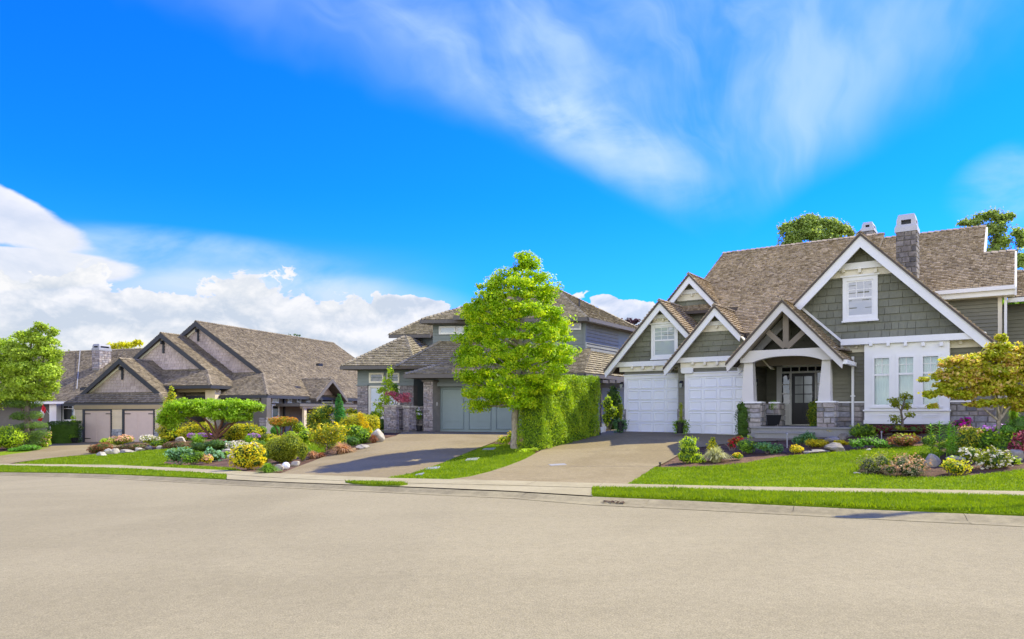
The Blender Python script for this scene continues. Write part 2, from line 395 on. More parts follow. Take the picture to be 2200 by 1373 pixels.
def clip(poly, a_, b_, c_):
    """keep the part of a 2-D polygon with a x + b y + c >= 0"""
    out = []; n = len(poly)
    for i in range(n):
        p_, q_ = poly[i], poly[(i + 1) % n]
        dp = a_ * p_[0] + b_ * p_[1] + c_; dq = a_ * q_[0] + b_ * q_[1] + c_
        if dp >= 0: out.append(p_)
        if (dp >= 0) != (dq >= 0):
            t_ = dp / (dp - dq); out.append((p_[0] + t_ * (q_[0] - p_[0]), p_[1] + t_ * (q_[1] - p_[1])))
    return out
def area2(P):
    return 0.5 * sum(P[i][0] * P[(i + 1) % len(P)][1] - P[(i + 1) % len(P)][0] * P[i][1] for i in range(len(P)))
def pieces(P0, S, T, hint, poly, course, width, thick, base=0.0, kind='lap', gap=0.006, phase=0.0, cv=0.0, wv=0.35, seed=1):
    """Tile a convex polygon (in s,t around P0) with separate wedge or stone pieces; returns [(V, F, area)]."""
    R_ = random.Random(seed)
    P0, S, T = (np.array(q, float) for q in (P0, S, T))
    N = np.cross(S, T); N /= np.linalg.norm(N)
    if np.dot(N, hint) < 0: N = -N; flip = True
    else: flip = False
    if area2(poly) < 0: poly = poly[::-1]
    E = [(-(q_[1] - p_[1]), (q_[0] - p_[0]), (q_[1] - p_[1]) * p_[0] - (q_[0] - p_[0]) * p_[1]) for p_, q_ in zip(poly, poly[1:] + poly[:1])]
    s0, s1 = min(q[0] for q in poly), max(q[0] for q in poly)
    t0, t1 = min(q[1] for q in poly), max(q[1] for q in poly)
    out = []; t_ = t0 - phase
    while t_ < t1:
        c_ = course * (1 + R_.uniform(-cv, cv)); s_ = s0 - R_.random() * width
        while s_ < s1:
            w_ = width * (1 + R_.uniform(-wv, wv))
            r = [(s_ + gap / 2, t_ + (gap / 2 if kind == 'stone' else R_.uniform(-0.08, 0.08) * course * (kind == 'shake'))), (s_ + w_ - gap / 2, 0), 0, 0]
            b_ = r[0][1]; tt = t_ + c_ - (gap / 2 if kind == 'stone' else 0)
            r = [(s_ + gap / 2, b_), (s_ + w_ - gap / 2, b_), (s_ + w_ - gap / 2, tt), (s_ + gap / 2, tt)]
            s_ += w_
            for e_ in E:
                r = clip(r, *e_)
                if len(r) < 3: break
            if len(r) < 3: continue
            A = area2(r)
            if A < 0.0006: continue
            n = len(r); hh = thick * R_.uniform(0.75, 1.25)
            cx_ = sum(q[0] for q in r) / n; cy_ = sum(q[1] for q in r) / n
            V = []
            for q in r: V.append(P0 + S * q[0] + T * q[1] + N * (base - 0.004))
            for q in r:
                if kind == 'stone':
                    V.append(P0 + S * (q[0] + (cx_ - q[0]) * 0.10) + T * (q[1] + (cy_ - q[1]) * 0.14) + N * (base + hh))
                else:
                    k_ = (q[1] - t_) / c_
                    V.append(P0 + S * q[0] + T * q[1] + N * (base + hh * (1 - k_) + 0.002))
            Fc = [list(range(n, 2 * n))] + [[i, (i + 1) % n, n + (i + 1) % n, n + i] for i in range(n)]
            if kind != 'stone': Fc = [f for j, f in enumerate(Fc)]
            if flip: Fc = [f[::-1] for f in Fc]
            out.append((V, Fc, A))
        t_ += c_
    return out
def lay(plist, name, mat, parent, limit=300, stuff_name=None):
    """The largest pieces become parts of their own, the rest one joined part."""
    def size(p_):
        c_ = p_[0][0]; d = max(1.0, c_[1]); x = CX + c_[0] / d * FP
        vis = 1.0 if -50 < x < 2250 else 0.05
        return p_[2] / d ** 2 * vis
    plist = sorted(plist, key=size, reverse=True)
    for V, F_, A in plist[:limit]: mesh(name, V, F_, mat, parent)
    if len(plist) > limit:
        m_ = MB()
        for V, F_, A in plist[limit:]: m_.add(V, F_)
        tag(m_.build(stuff_name or name + 's', mat, parent), kind='stuff')
def wallp(F, v, pts, course, width, thick, kind='lap', **k):
    """pieces on a wall plane at depth v facing the street; pts are (u, z)"""
    P0 = np.array(F.W(0, v, 0)); S = np.array([F.u[0], F.u[1], 0]); T = np.array([0, 0, 1.0])
    return pieces(P0, S, T, -np.array([F.v[0], F.v[1], 0]), list(pts), course, width, thick, kind=kind, **k)
def sidep(F, u, pts, course, width, thick, kind='lap', sign=1, **k):
    """pieces on the side wall at u facing +u (sign 1); pts are (v, z)"""
    P0 = np.array(F.W(u, 0, 0)); S = np.array([F.v[0], F.v[1], 0]); T = np.array([0, 0, 1.0])
    return pieces(P0, S, T, sign * np.array([F.u[0], F.u[1], 0]), list(pts), course, width, thick, kind=kind, **k)
def roofp(pts, course=0.14, width=0.115, thick=0.042, origin=None, seed=1, slab=None, eave=None, th=0.13):
    """shakes on a convex roof polygon; pts[0]->pts[1] is the eave. Adds the slab beneath to MB slab."""
    P = [np.array(q, float) for q in pts]
    S = (P[1] - P[0]) if eave is None else np.array(eave, float); S = S / np.linalg.norm(S)
    N = np.cross(P[1] - P[0], P[2] - P[1]); N /= np.linalg.norm(N)
    if N[2] < 0: N = -N
    T = np.cross(N, S); T /= np.linalg.norm(T)
    if T[2] < 0: T = -T
    o = P[0] if origin is None else np.array(origin, float)
    poly = [(float(np.dot(q - o, S)), float(np.dot(q - o, T))) for q in P]
    if slab is not None:
        n = len(P); D = np.array([0, 0, -th])
        V = [q - N * 0.004 for q in P] + [q + D for q in P]
        F_ = [list(range(n)), list(range(2 * n - 1, n - 1, -1))] + [[i, n + i, n + (i + 1) % n, (i + 1) % n] for i in range(n)]
        a_, b_, c_ = V[0], V[1], V[2]
        if np.cross(b_ - a_, c_ - b_)[2] < 0: F_ = [f[::-1] for f in F_]
        slab.add(V, F_)
    return pieces(o, S, T, N, poly, course, width, thick, kind='shake', gap=0.008, wv=0.5, seed=seed)
def caps(p0, p1, width=0.13, step=0.22, up=0.03, seed=3):
    """ridge or hip cap pieces along a line"""
    p0, p1 = np.array(p0, float), np.array(p1, float); d = p1 - p0; L = np.linalg.norm(d); d /= L
    side = np.cross(d, [0, 0, 1.0]); side /= np.linalg.norm(side); out = []
    n = max(1, int(L / step))
    for i in range(n):
        a_ = p0 + d * (i * L / n); b_ = p0 + d * ((i + 1) * L / n + 0.02)
        V = []
        for q, h in ((a_, up + 0.03), (b_, up)):
            V += [q - side * width + [0, 0, h - 0.07], q + [0, 0, h + 0.02], q + side * width + [0, 0, h - 0.07]]
        V += [V[0] - np.array([0, 0, .03]), V[1] - np.array([0, 0, .05]), V[2] - np.array([0, 0, .03])]
        out.append((V, [[0, 3, 4, 1], [1, 4, 5, 2], [6, 0, 1, 7], [7, 1, 2, 8]], 2 * width * step))
    return out
def tube(pts, rad, n=8, taper=True):
    pts = [np.array(q, float) for q in pts]; V, F_ = [], []
    for i, q in enumerate(pts):
        d = (pts[min(i + 1, len(pts) - 1)] - pts[max(i - 1, 0)]); d /= (np.linalg.norm(d) + 1e-9)
        a_ = np.cross(d, [0.31, 0.95, 0.1]); a_ /= np.linalg.norm(a_); b_ = np.cross(d, a_)
        r = rad[i] if hasattr(rad, '__len__') else rad
        for j in range(n):
            th_ = 2 * math.pi * j / n; V.append(q + (a_ * math.cos(th_) + b_ * math.sin(th_)) * r)
    for i in range(len(pts) - 1):
        for j in range(n):
            F_.append([i * n + j, i * n + (j + 1) % n, (i + 1) * n + (j + 1) % n, (i + 1) * n + j])
    F_.append(list(range(n - 1, -1, -1))); F_.append([(len(pts) - 1) * n + j for j in range(n)])
    return V, F_

# ------------------------------------------------------------------ terrain
def street(Xw):
    Xw = np.asarray(Xw, float)
    return -0.035 * np.clip(-Xw - 1.0, 0, 34.0) - 0.0 * Xw
def on_street(px, py):
    """ground point of a photo pixel on the street level"""
    t_ = (px - CX) / FP; Y = 15.0
    for _ in range(60): Y = 0.5 * Y + 0.5 * (1.6 - float(street(t_ * Y))) * FP / (py - HZ)
    return t_ * Y, Y
KERB = [(-700, 1001), (-300, 1009), (0, 1015), (130, 1016.5), (250, 1020), (490, 1031), (600, 1036.5), (850, 1046), (1100, 1056.5), (1270, 1067), (1500, 1077), (1700, 1087), (1900, 1096.5), (2200, 1109), (2500, 1124), (3000, 1150)]
GUT = [(-700, 1003), (-300, 1010.5), (0, 1017.5), (130, 1020), (250, 1024.5), (490, 1037), (600, 1042), (850, 1053), (1100, 1064), (1270, 1077.5), (1500, 1088), (1700, 1098), (1900, 1108), (2200, 1122), (2500, 1138), (3000, 1166)]
SWB = [(-700, 991), (-300, 995), (0, 997.5), (250, 1000.5), (490, 1012.5), (600, 1019), (824, 1029), (1100, 1035.5), (1345, 1042.5), (1600, 1048), (2200, 1058.5), (3000, 1074)]
SWF = [(-700, 993.5), (-300, 998), (0, 1001), (250, 1007), (490, 1021), (600, 1029), (824, 1039), (1100, 1045.5), (1345, 1052.5), (1600, 1058.8), (2200, 1070.5), (3000, 1088)]
def lerp_list(L, px): return float(np.interp(px, [q[0] for q in L], [q[1] for q in L]))
PXS = np.array([-700, -300, 0, 130, 250, 370, 490, 600, 700, 824, 960, 1100, 1270, 1345, 1500, 1600, 1700, 1900, 2050, 2200, 2500, 3000], float)
YSW = np.array([on_street(p_, lerp_list(SWB, p_))[1] for p_ in PXS])
PAD = [(-700, 47, -.45), (-300, 47, -.4), (0, 46.5, -.3), (130, 47.3, -.24), (270, 46.5, -.16), (370, 47, 0.0), (500, 45, .15), (600, 42, .35), (700, 38.5, .6), (800, 35, .75), (900, 34.3, .77), (1100, 34, .74), (1230, 31.5, .78), (1345, 29.5, .88), (1460, 28.3, .86), (1600, 25.2, .82), (1700, 23.6, .79), (1860, 23.0, .92), (2050, 21.8, 1.02), (2200, 20.6, 1.05), (2500, 18.5, 1.0), (3000, 16, 1.0)]
def H(Xw, Yw):
    Xw = np.asarray(Xw, float); Yw = np.asarray(Yw, float)
    px = np.clip(CX + Xw / np.maximum(Yw, 1.0) * FP, -700, 3000)
    ys = np.interp(px, PXS, YSW)
    pp = [q[0] for q in PAD]; yp = np.interp(px, pp, [q[1] for q in PAD]); zp = np.interp(px, pp, [q[2] for q in PAD])
    s_ = np.clip((Yw - ys) / (yp - ys), 0, 1); s_ = 0.55 * s_ + 0.45 * s_ * s_ * (3 - 2 * s_)
    z0 = street(Xw)
    return z0 + (zp - z0) * s_
def G(px, py):
    """ground point (x, y, z) of a photo pixel"""
    t_ = (px - CX) / FP; k_ = (HZ - py) / FP
    Y = np.linspace(6, 90, 3000); d = 1.6 + k_ * Y - H(t_ * Y, Y)
    i = int(np.argmax(d <= 0)) if (d <= 0).any() else len(Y) - 1
    y0, y1 = Y[max(i - 1, 0)], Y[i]; d0, d1 = d[max(i - 1, 0)], d[i]
    Yh = y0 + (y1 - y0) * (d0 / (d0 - d1) if d0 != d1 else 0)
    return float(t_ * Yh), float(Yh), float(1.6 + k_ * Yh)
def inpoly(P, pts):
    P = np.asarray(P); x, y = P[:, 0], P[:, 1]; r = np.zeros(len(P), bool); n = len(pts)
    for i in range(n):
        (x0, y0), (x1, y1) = pts[i], pts[(i + 1) % n]
        c_ = ((y0 > y) != (y1 > y)) & (x < (x1 - x0) * (y - y0) / ((y1 - y0) or 1e-12) + x0); r ^= c_
    return r
def sheet(name, outline, mat, off=0.0, step=0.6, hf=H, parent=None, skirt=0.0, far=None, **tg):
    """a ground sheet with clean edges draped over the terrain"""
    O = [np.array(q[:2], float) for q in outline]; B = []
    for p_, q_ in zip(O, O[1:] + O[:1]):
        n = max(1, int(np.linalg.norm(q_ - p_) / (step * 1.0)))
        n = min(n, 120)
        for i in range(n): B.append(p_ + (q_ - p_) * i / n)
    B = np.array(B); lo, hi = B.min(0), B.max(0)
    xs = np.arange(lo[0] + step / 2, hi[0], step); ys = np.arange(lo[1] + step / 2, hi[1], step)
    if far: xs, ys = far
    g = np.array([(x, y) for x in xs for y in ys]) if len(xs) and len(ys) else np.zeros((0, 2))
    if len(g):
        g = g[inpoly(g, [tuple(q) for q in B])]
    if len(g):
        d = np.min(np.linalg.norm(g[:, None, :] - B[None, ::1, :], axis=2), axis=1) if len(g) * len(B) < 4e7 else np.ones(len(g)) * 9
        g = g[d > step * 0.35]
    nb = len(B); A = [Vector(q) for q in B] + [Vector(q) for q in g]
    E_ = [(i, (i + 1) % nb) for i in range(nb)]
    vo, _, fo, *_ = delaunay_2d_cdt(A, E_, [list(range(nb))], 1, 1e-5)
    vo = np.array([tuple(q) for q in vo]); z = hf(vo[:, 0], vo[:, 1]) + off
    V = np.column_stack([vo, z]); F_ = [list(f) for f in fo]
    if skirt:
        zb = hf(B[:, 0], B[:, 1]) + off; k_ = len(V)
        top = np.column_stack([B, zb]); bot = top - [0, 0, skirt]
        V = np.vstack([V, top, bot])
        cw = area2([tuple(q) for q in B]) > 0
        for i in range(nb):
            j = (i + 1) % nb; f = [k_ + nb + i, k_ + nb + j, k_ + j, k_ + i]
            F_.append(f if cw else f[::-1])
    c0 = V[F_[0][0]]; 
    nrm = np.cross(V[F_[0][1]] - V[F_[0][0]], V[F_[0][2]] - V[F_[0][1]])
    if nrm[2] < 0: F_ = [f[::-1] for f in F_]
    o = mesh(name, V, F_, mat, parent); 
    if parent is None: tag(o, **tg)
    return o

def line(L, px0, px1, st_=25, f=on_street):
    xs = [px0] + [q[0] for q in L if px0 < q[0] < px1] + list(np.arange(math.ceil(px0 / st_) * st_, px1, st_)) + [px1]
    return [f(x, lerp_list(L, x)) for x in sorted(set(float(q) for q in xs))]
def ext(p_, q_, d):
    v_ = np.array(p_) - np.array(q_); v_ /= np.linalg.norm(v_); return tuple(np.array(p_) + v_ * d)
kline = line(KERB, -700, 3000); gline = line(GUT, -700, 3000)
kl = [ext(kline[0], kline[1], 90)] + kline + [ext(kline[-1], kline[-2], 60)]
gli = [ext(gline[0], gline[1], 90)] + gline + [ext(gline[-1], gline[-2], 60)]
DROP = 0.07
roadz = lambda x, y: street(x) - DROP
far_pts = (np.concatenate([np.arange(-60, -24, 3.0), np.arange(-24, 26, 0.8), np.arange(26, 80, 5.0)]), np.concatenate([np.arange(4, 52, 0.8), np.arange(52, 90, 4.0)]))
land = kl + [(90, 10), (90, 95), (-110, 95)]
ground = sheet('ground', land, MULCH, 0.0, 1.0, far=far_pts, label='dark mulched earth of the front gardens', kind='structure')
V = [(-1500, -1200, -3.2), (1500, -1200, -3.2), (1500, 2200, -3.2), (-1500, 2200, -3.2)]
tag(mesh('terrain', V, [[0, 1, 2, 3]], EARTH), label='distant flat green land', kind='structure')
# road behind and in front of the camera
gr = [(x, y) for x, y in gli]
rd = gr + [(70, -60), (-110, -60)]
road = sheet('road', rd, ASPH, 0.0, 2.0, hf=roadz, far=(np.arange(-100, 70, 3.0), np.arange(-58, 60, 3.0)), label='wide pale worn asphalt street', kind='structure')
# rolled kerb, one stone after another
def strip(name, A, B, zf, mat, parent, prof):
    """prof: list of (fraction from A to B, height offset)"""
    V, F_ = [], []
    for (ax_, ay_), (bx_, by_) in zip(A, B):
        for f, h in prof:
            x, y = ax_ + (bx_ - ax_) * f, ay_ + (by_ - ay_) * f
            V.append((x, y, float(zf(x, y)) + h))
    n = len(prof)
    for i in range(len(A) - 1):
        for j in range(n - 1): F_.append([i * n + j, i * n + j + 1, (i + 1) * n + j + 1, (i + 1) * n + j])
    a0, a1, a2 = (np.array(V[k_]) for k_ in F_[0][:3])
    if np.cross(a1 - a0, a2 - a1)[2] < 0: F_ = [f[::-1] for f in F_]
    return mesh(name, V, F_, mat, parent)
kerb = strip('kerb', kl, gli, lambda x, y: float(street(x)), KERBM, None, [(-0.1, -0.02), (1.02, -DROP - 0.02)])
tag(kerb, 'low rolled concrete kerb along the street', kind='structure')
def resample(L, n):
    L = np.array(L); d = np.concatenate([[0], np.cumsum(np.linalg.norm(np.diff(L, axis=0), axis=1))])
    s_ = np.linspace(0, d[-1], n); return np.column_stack([np.interp(s_, d, L[:, 0]), np.interp(s_, d, L[:, 1])]), d[-1]
def paired(A, B, seglen):
    """resample A, and B at the nearest matching station"""
    a_, L = resample(A, 400); b_, _ = resample(B, 4000)
    idx = [int(np.argmin(((b_ - q) ** 2).sum(1))) for q in a_]
    b2 = b_[idx]; n = int(L / seglen); per = L / n; out = []
    s_ = np.linspace(0, L, 400)
    for i in range(n):
        s0, s1 = i * per + 0.004, (i + 1) * per - 0.004; ss = np.linspace(s0, s1, 4)
        out.append((np.column_stack([np.interp(ss, s_, a_[:, k_]) for k_ in (0, 1)]), np.column_stack([np.interp(ss, s_, b2[:, k_]) for k_ in (0, 1)])))
    return out
for A, B in paired(line(KERB, -150, 2500), line(GUT, -200, 2550), 2.4):
    strip('kerb_stone', A, B, lambda x, y: float(street(x)), KERBM, kerb, [(-0.04, -0.06), (-0.04, 0.0), (0.18, 0.002), (0.42, -0.035), (0.6, -DROP + 0.004), (1.0, -DROP + 0.008), (1.0, -DROP - 0.05)])
walk = strip('pavement', line(SWB, -400, 2800), line(SWF, -400, 2800)[:], lambda x, y: float(street(x)), MULCH, None, [(0.02, 0.005), (0.98, 0.005)]) if len(line(SWB, -400, 2800)) == len(line(SWF, -400, 2800)) else None
tag(walk, 'concrete pavement crossing the driveways', kind='structure')
for A, B in paired(line(SWB, -150, 2500), line(SWF, -200, 2600), 1.55):
    strip('paving_slab', A, B, lambda x, y: float(street(x)), WALK, walk, [(0, -0.03), (0, 0.032), (1, 0.032), (1, -0.03)])

def gp(L): return [G(*q)[:2] for q in L]
def swb(px0, px1): return [G(x, lerp_list(SWB, x) - 0.25)[:2] for x in np.linspace(px0, px1, 12)]
# driveways
drives = {}
rdrive = swb(984, 1352)[::-1]
# (clockwise outlines are fine; the sheet fixes its own facing)
D1 = gp([(968, 1031.5), (1010, 1026), (1050, 1016), (1090, 1003), (1128, 988), (1150, 976), (1165, 968), (1200, 955), (1245, 944), (1290, 936.5), (1300, 926), (1345, 922), (1470, 920), (1640, 920), (1800, 925), (1795, 943), (1640, 950), (1560, 955), (1480, 966), (1450, 984), (1425, 998), (1405, 1006)]) + swb(1350, 968)
sheet('driveway', D1, DRIVE, 0.028, 0.5, label='exposed aggregate driveway up to the white garage doors', kind='structure')
D2 = gp([(604, 1018.5), (640, 1004), (690, 985), (745, 968), (800, 951), (850, 938), (870, 928), (930, 924), (1130, 926), (1098, 934), (1060, 952), (1012, 971), (935, 1003), (880, 1020)]) + swb(833, 604)
sheet('driveway', D2, DRIVE, 0.028, 0.5, label='exposed aggregate driveway crossed by the street tree shadow', kind='structure')
D3 = gp([(-400, 992), (-200, 984), (0, 978), (55, 970), (100, 958), (110, 951), (160, 947), (360, 944), (300, 958), (215, 977), (160, 980), (100, 986), (30, 995.5)]) + swb(20, -400)
sheet('driveway', D3, DRIVE, 0.028, 0.8, label='driveway curving up to the pair of beige garage doors', kind='structure')
# patio strips right in front of the doors keep the same surface; joints cut across the near driveway
# lawns
def blades(name, outline, dens, hgt, label, off=0.03, wid=0.011, mat=GRASSM, seed=1):
    P = np.array(outline); lo, hi = P.min(0), P.max(0); R_ = np.random.default_rng(seed)
    A = abs(area2([tuple(q) for q in outline])); n = int(A * dens)
    n0 = int(n * (hi - lo).prod() / max(A, 0.1)); pts = lo + R_.random((n0, 2)) * (hi - lo)
    pts = pts[inpoly(pts, outline)]; n = len(pts)
    z = H(pts[:, 0], pts[:, 1]) + off - 0.006
    patch = np.array([0.5 + 0.5 * math.sin(x * 1.7 + 2 * math.sin(y * 0.9)) for x, y in pts]) * 0.25 + 0.85
    th_ = R_.random(n) * 2 * np.pi; h = hgt * R_.uniform(0.5, 1.25, n) * patch; w_ = wid * R_.uniform(0.7, 1.5, n)
    lean = R_.normal(0, 0.35, (n, 2)) * h[:, None]
    a_ = np.column_stack([np.cos(th_), np.sin(th_)]) * w_[:, None]
    V = np.zeros((n, 3, 3)); V[:, 0, :2] = pts - a_; V[:, 1, :2] = pts + a_; V[:, 2, :2] = pts + lean
    V[:, 0, 2] = V[:, 1, 2] = z; V[:, 2, 2] = z + h
    o = mesh(name, V.reshape(-1, 3), np.arange(3 * n).reshape(-1, 3), mat)
    return tag(o, label, kind='stuff')
def swf(px0, px1): return [on_street(x, lerp_list(SWF, x) + 0.6) for x in np.linspace(px0, px1, 14)]
def kb(px0, px1): return [on_street(x, lerp_list(KERB, x) - 0.4) for x in np.linspace(px0, px1, 14)]
LR = swb(1348, 2700) + gp([(2700, 1010), (2200, 1010), (2150, 1018), (2060, 1026), (2000, 1028), (1930, 1027), (1860, 1021), (1838, 1017), (1850, 1009), (1880, 1004), (1960, 995), (2000, 990), (2030, 975), (2010, 962), (1985, 959.5), (1930, 963.5), (1850, 969), (1800, 974), (1700, 981), (1660, 986), (1600, 998), (1540, 1003.5), (1480, 1006), (1406, 1006.5)])
sheet('lawn', LR, TURF, 0.03, 0.5, skirt=0.05, label='bright green lawn in front of the porch house', kind='structure')
blades('grass', LR, 1300, 0.05, 'short grass of the lawn in front of the porch house', seed=2)
VR = swf(1272, 2700) + kb(2700, 1272)
sheet('lawn', VR, TURF, 0.03, 0.5, skirt=0.06, label='long grass verge between pavement and kerb, right part', kind='structure')
blades('grass', VR, 2600, 0.075, 'grass blades of the verge by the near kerb', seed=3)
VL = swf(-400, 486) + kb(486, -400)
sheet('lawn', VL, TURF, 0.03, 0.8, skirt=0.05, label='grass verge tapering out beside the far pavement', kind='structure')
blades('grass', VL, 500, 0.06, 'grass blades of the verge beside the far pavement', wid=0.02, seed=4)
VP = gp([(742, 1038.6), (800, 1040.5), (876, 1043.5), (860, 1046), (800, 1044.5), (760, 1042)])
sheet('lawn', VP, TURF, 0.055, 0.3, skirt=0.06, label='thin sliver of grass at the kerb between driveways', kind='structure')
blades('grass', VP, 2500, 0.06, 'grass tufts of the thin sliver at the kerb', off=0.055, seed=5)
LM = swb(832, 966) + gp([(1010, 1026), (1050, 1016), (1090, 1003), (1128, 988), (1150, 975), (1112, 962), (1092, 957), (1060, 956), (1010, 973), (935, 1004), (880, 1021)])
sheet('lawn', LM, TURF, 0.03, 0.4, skirt=0.05, label='pointed strip of lawn under the street tree', kind='structure')
blades('grass', LM, 1100, 0.055, 'short grass under the street tree', seed=6)
LL = swb(30, 520) + gp([(500, 1008), (440, 1003.5), (395, 1002), (345, 997), (370, 985), (420, 972), (440, 962), (470, 955), (560, 950), (620, 950), (650, 972), (690, 960), (700, 945), (560, 938), (400, 958), (330, 966), (200, 980), (100, 987)])
LLa = swb(30, 520) + gp([(500, 1008), (440, 1003.5), (395, 1002), (345, 997), (370, 985), (430, 968), (425, 962), (330, 968), (260, 974), (185, 979.5), (100, 987)])
sheet('lawn', LLa, TURF, 0.03, 0.7, skirt=0.05, label='lawn sloping down from the rockery to the far pavement', kind='structure')
blades('grass', LLa, 420, 0.06, 'short grass below the rockery', wid=0.02, seed=7)
LLb = gp([(500, 955), (560, 950), (625, 948), (700, 958), (700, 972), (640, 980), (540, 968)])
sheet('lawn', LLb, TURF, 0.03, 0.7, skirt=0.05, label='small lawn behind the clipped dome shrub', kind='structure')
blades('grass', LLb, 400, 0.06, 'short grass behind the clipped dome shrub', wid=0.02, seed=8)
LLc = gp([(-300, 975), (0, 972), (110, 962), (60, 972), (0, 980), (-300, 988)])
sheet('lawn', LLc, TURF, 0.03, 0.7, skirt=0.05, label='lawn edge beside the round shrub', kind='structure')

AP = [on_street(x, lerp_list(SWF, x) - .3) for x in np.linspace(487, 1273, 30)] + [on_street(x, lerp_list(KERB, x) + .4) for x in np.linspace(1273, 487, 30)]
sheet('driveway_apron', AP, WALK, 0.022, 0.4, label='concrete apron between pavement and kerb at the driveways', kind='structure')

# ------------------------------------------------------------------ house helpers
def part(name, bx, mat, parent, label=None):
    o = mesh(name, bx[0], bx[1], mat, parent)
    if label: o['label'] = label
    return o
def rake(F, parent, apex, end, v0, v1, w_, mat, name='bargeboard', over=0.0):
    """sloping board along a gable edge from the eave end up to the apex"""
    (ua, za), (ue, ze) = apex, end
    return part(name, prism(F, [(ue, ze), (ua, za), (ua, za - w_ * 1.25), (ue + (0.18 * w_ if ue < ua else -0.18 * w_), ze - w_)], v0, v1), mat, parent)
def gable(F, parent, slab, A, half, drop, v0, v1, bw, bmat, right=True, left=True, course=0.14, width=0.115, under=None, seed=1, lip=0.05, v1r=None, halfr=None):
    """gable roof running into the house: A=(u,z) of the apex. returns shakes"""
    (ua, za) = A; out = []
    for sgn, on in ((-1, left), (1, right)):
        if not on: continue
        hh_ = half if (sgn < 0 or halfr is None) else halfr; ue, ze = ua + sgn * hh_, za - drop * hh_ / half; vb = v1 if (sgn < 0 or v1r is None) else v1r
        E0, E1, R1, R0 = F.W(ue, v0 - lip, ze), F.W(ue, vb, ze), F.W(ua, vb, za), F.W(ua, v0 - lip, za)
        P = [E0, E1, R1, R0] if sgn > 0 else [E1, E0, R0, R1]
        out += roofp(P, course, width, 0.042, seed=seed + sgn, slab=slab, th=0.09)
        rake(F, parent, (ua, za - 0.05), (ue, ze - 0.05), v0, v0 + 0.07, bw, bmat)
    if under is not None:
        m_ = MB()
        for sgn in (-1, 1):
            m_.add(*prism(F, [(ua, za - 0.14), (ua + sgn * half, za - drop - 0.14), (ua + sgn * half, za - drop - 0.19), (ua, za - 0.19)][::sgn], v0 + 0.08, v0 + 0.6))
        m_.build('soffit', under, parent)
    out += caps(F.W(ua, v0 - lip, za), F.W(ua, v1, za), 0.10)
    return out
def band(F, parent, x0, y0, x1, y1, v, mat, name='trim_board', dep=0.06):
    """horizontal board: height from the left end pixels"""
    u0, zt = F.q(x0, y0, v); u1, _ = F.q(x1, y0, v); _, zb = F.q(x0, y1, v)
    return part(name, box(F, u0, u1, v, v + dep, zb, zt), mat, parent)
def window(F, parent, x0, y0, x1, y1, v, trim=0.09, sash=0.05, fm=None, pm=None, cols=0, rows=0, rail=None, sill=True, head=False, name='window', deep=0.05, frac=1.0):
    """(x0,y0)-(x1,y1): outer trim box in photo pixels on the wall plane v"""
    fm = fm or WHITE; pm = pm or GDARK
    xm = (x0 + x1) / 2
    u0, _ = F.q(x0, y0, v); u1, _ = F.q(x1, y0, v); _, z1 = F.q(xm, y0, v); _, z0 = F.q(xm, y1, v)
    m_ = MB(); vf = v - deep
    m_.add(*box(F, u0, u0 + trim, vf, v, z0, z1)); m_.add(*box(F, u1 - trim, u1, vf, v, z0, z1))
    m_.add(*box(F, u0 + trim, u1 - trim, vf, v, z1 - trim, z1)); m_.add(*box(F, u0 + trim, u1 - trim, vf, v, z0, z0 + trim))
    fr = m_.build(name, fm, parent)
    a0, a1, b0, b1 = u0 + trim, u1 - trim, z0 + trim, z1 - trim
    zr = None
    if rail is not None: zr = F.q(xm, rail, v)[1]
    s_ = MB(); vs_ = v - deep * 0.45
    s_.add(*box(F, a0, a0 + sash, vs_, v, b0, b1)); s_.add(*box(F, a1 - sash, a1, vs_, v, b0, b1))
    s_.add(*box(F, a0 + sash, a1 - sash, vs_, v, b0, b0 + sash)); s_.add(*box(F, a0 + sash, a1 - sash, vs_, v, b1 - sash, b1))
    if zr is not None: s_.add(*box(F, a0 + sash, a1 - sash, vs_ - 0.008, v, zr - sash * 0.6, zr + sash * 0.6))
    s_.build('sash', fm, fr)
    c0, c1, d0, d1 = a0 + sash, a1 - sash, b0 + sash, b1 - sash
    if cols or rows:
        g_ = MB(); lo_ = zr + sash * 0.6 if zr is not None else d0; w2 = 0.011
        for i in range(1, cols): uu = c0 + (c1 - c0) * i / cols; g_.add(*box(F, uu - w2, uu + w2, v - 0.022, v - 0.004, lo_, d1))
        for i in range(1, rows): zz = lo_ + (d1 - lo_) * i / rows; g_.add(*box(F, c0, c1, v - 0.0205, v - 0.006, zz - w2, zz + w2))
        g_.build('muntin', fm, fr)
    if zr is None: part('pane', box(F, c0, c1, v - 0.012, v - 0.006, d0, d1), pm, fr)
    else:
        part('pane', box(F, c0, c1, v - 0.012, v - 0.006, d0, zr - sash * 0.6), pm, fr)
        part('pane', box(F, c0, c1, v - 0.010, v - 0.006, zr + sash * 0.6, d1), pm, fr)
    if sill: part('sill', box(F, u0 - 0.03, u1 + 0.03, vf - 0.03, v, z0 - 0.05, z0), fm, fr)
    if head: part('head_moulding', box(F, u0 - 0.06, u1 + 0.06, vf - 0.04, v, z1, z1 + 0.05), fm, fr)
    return fr
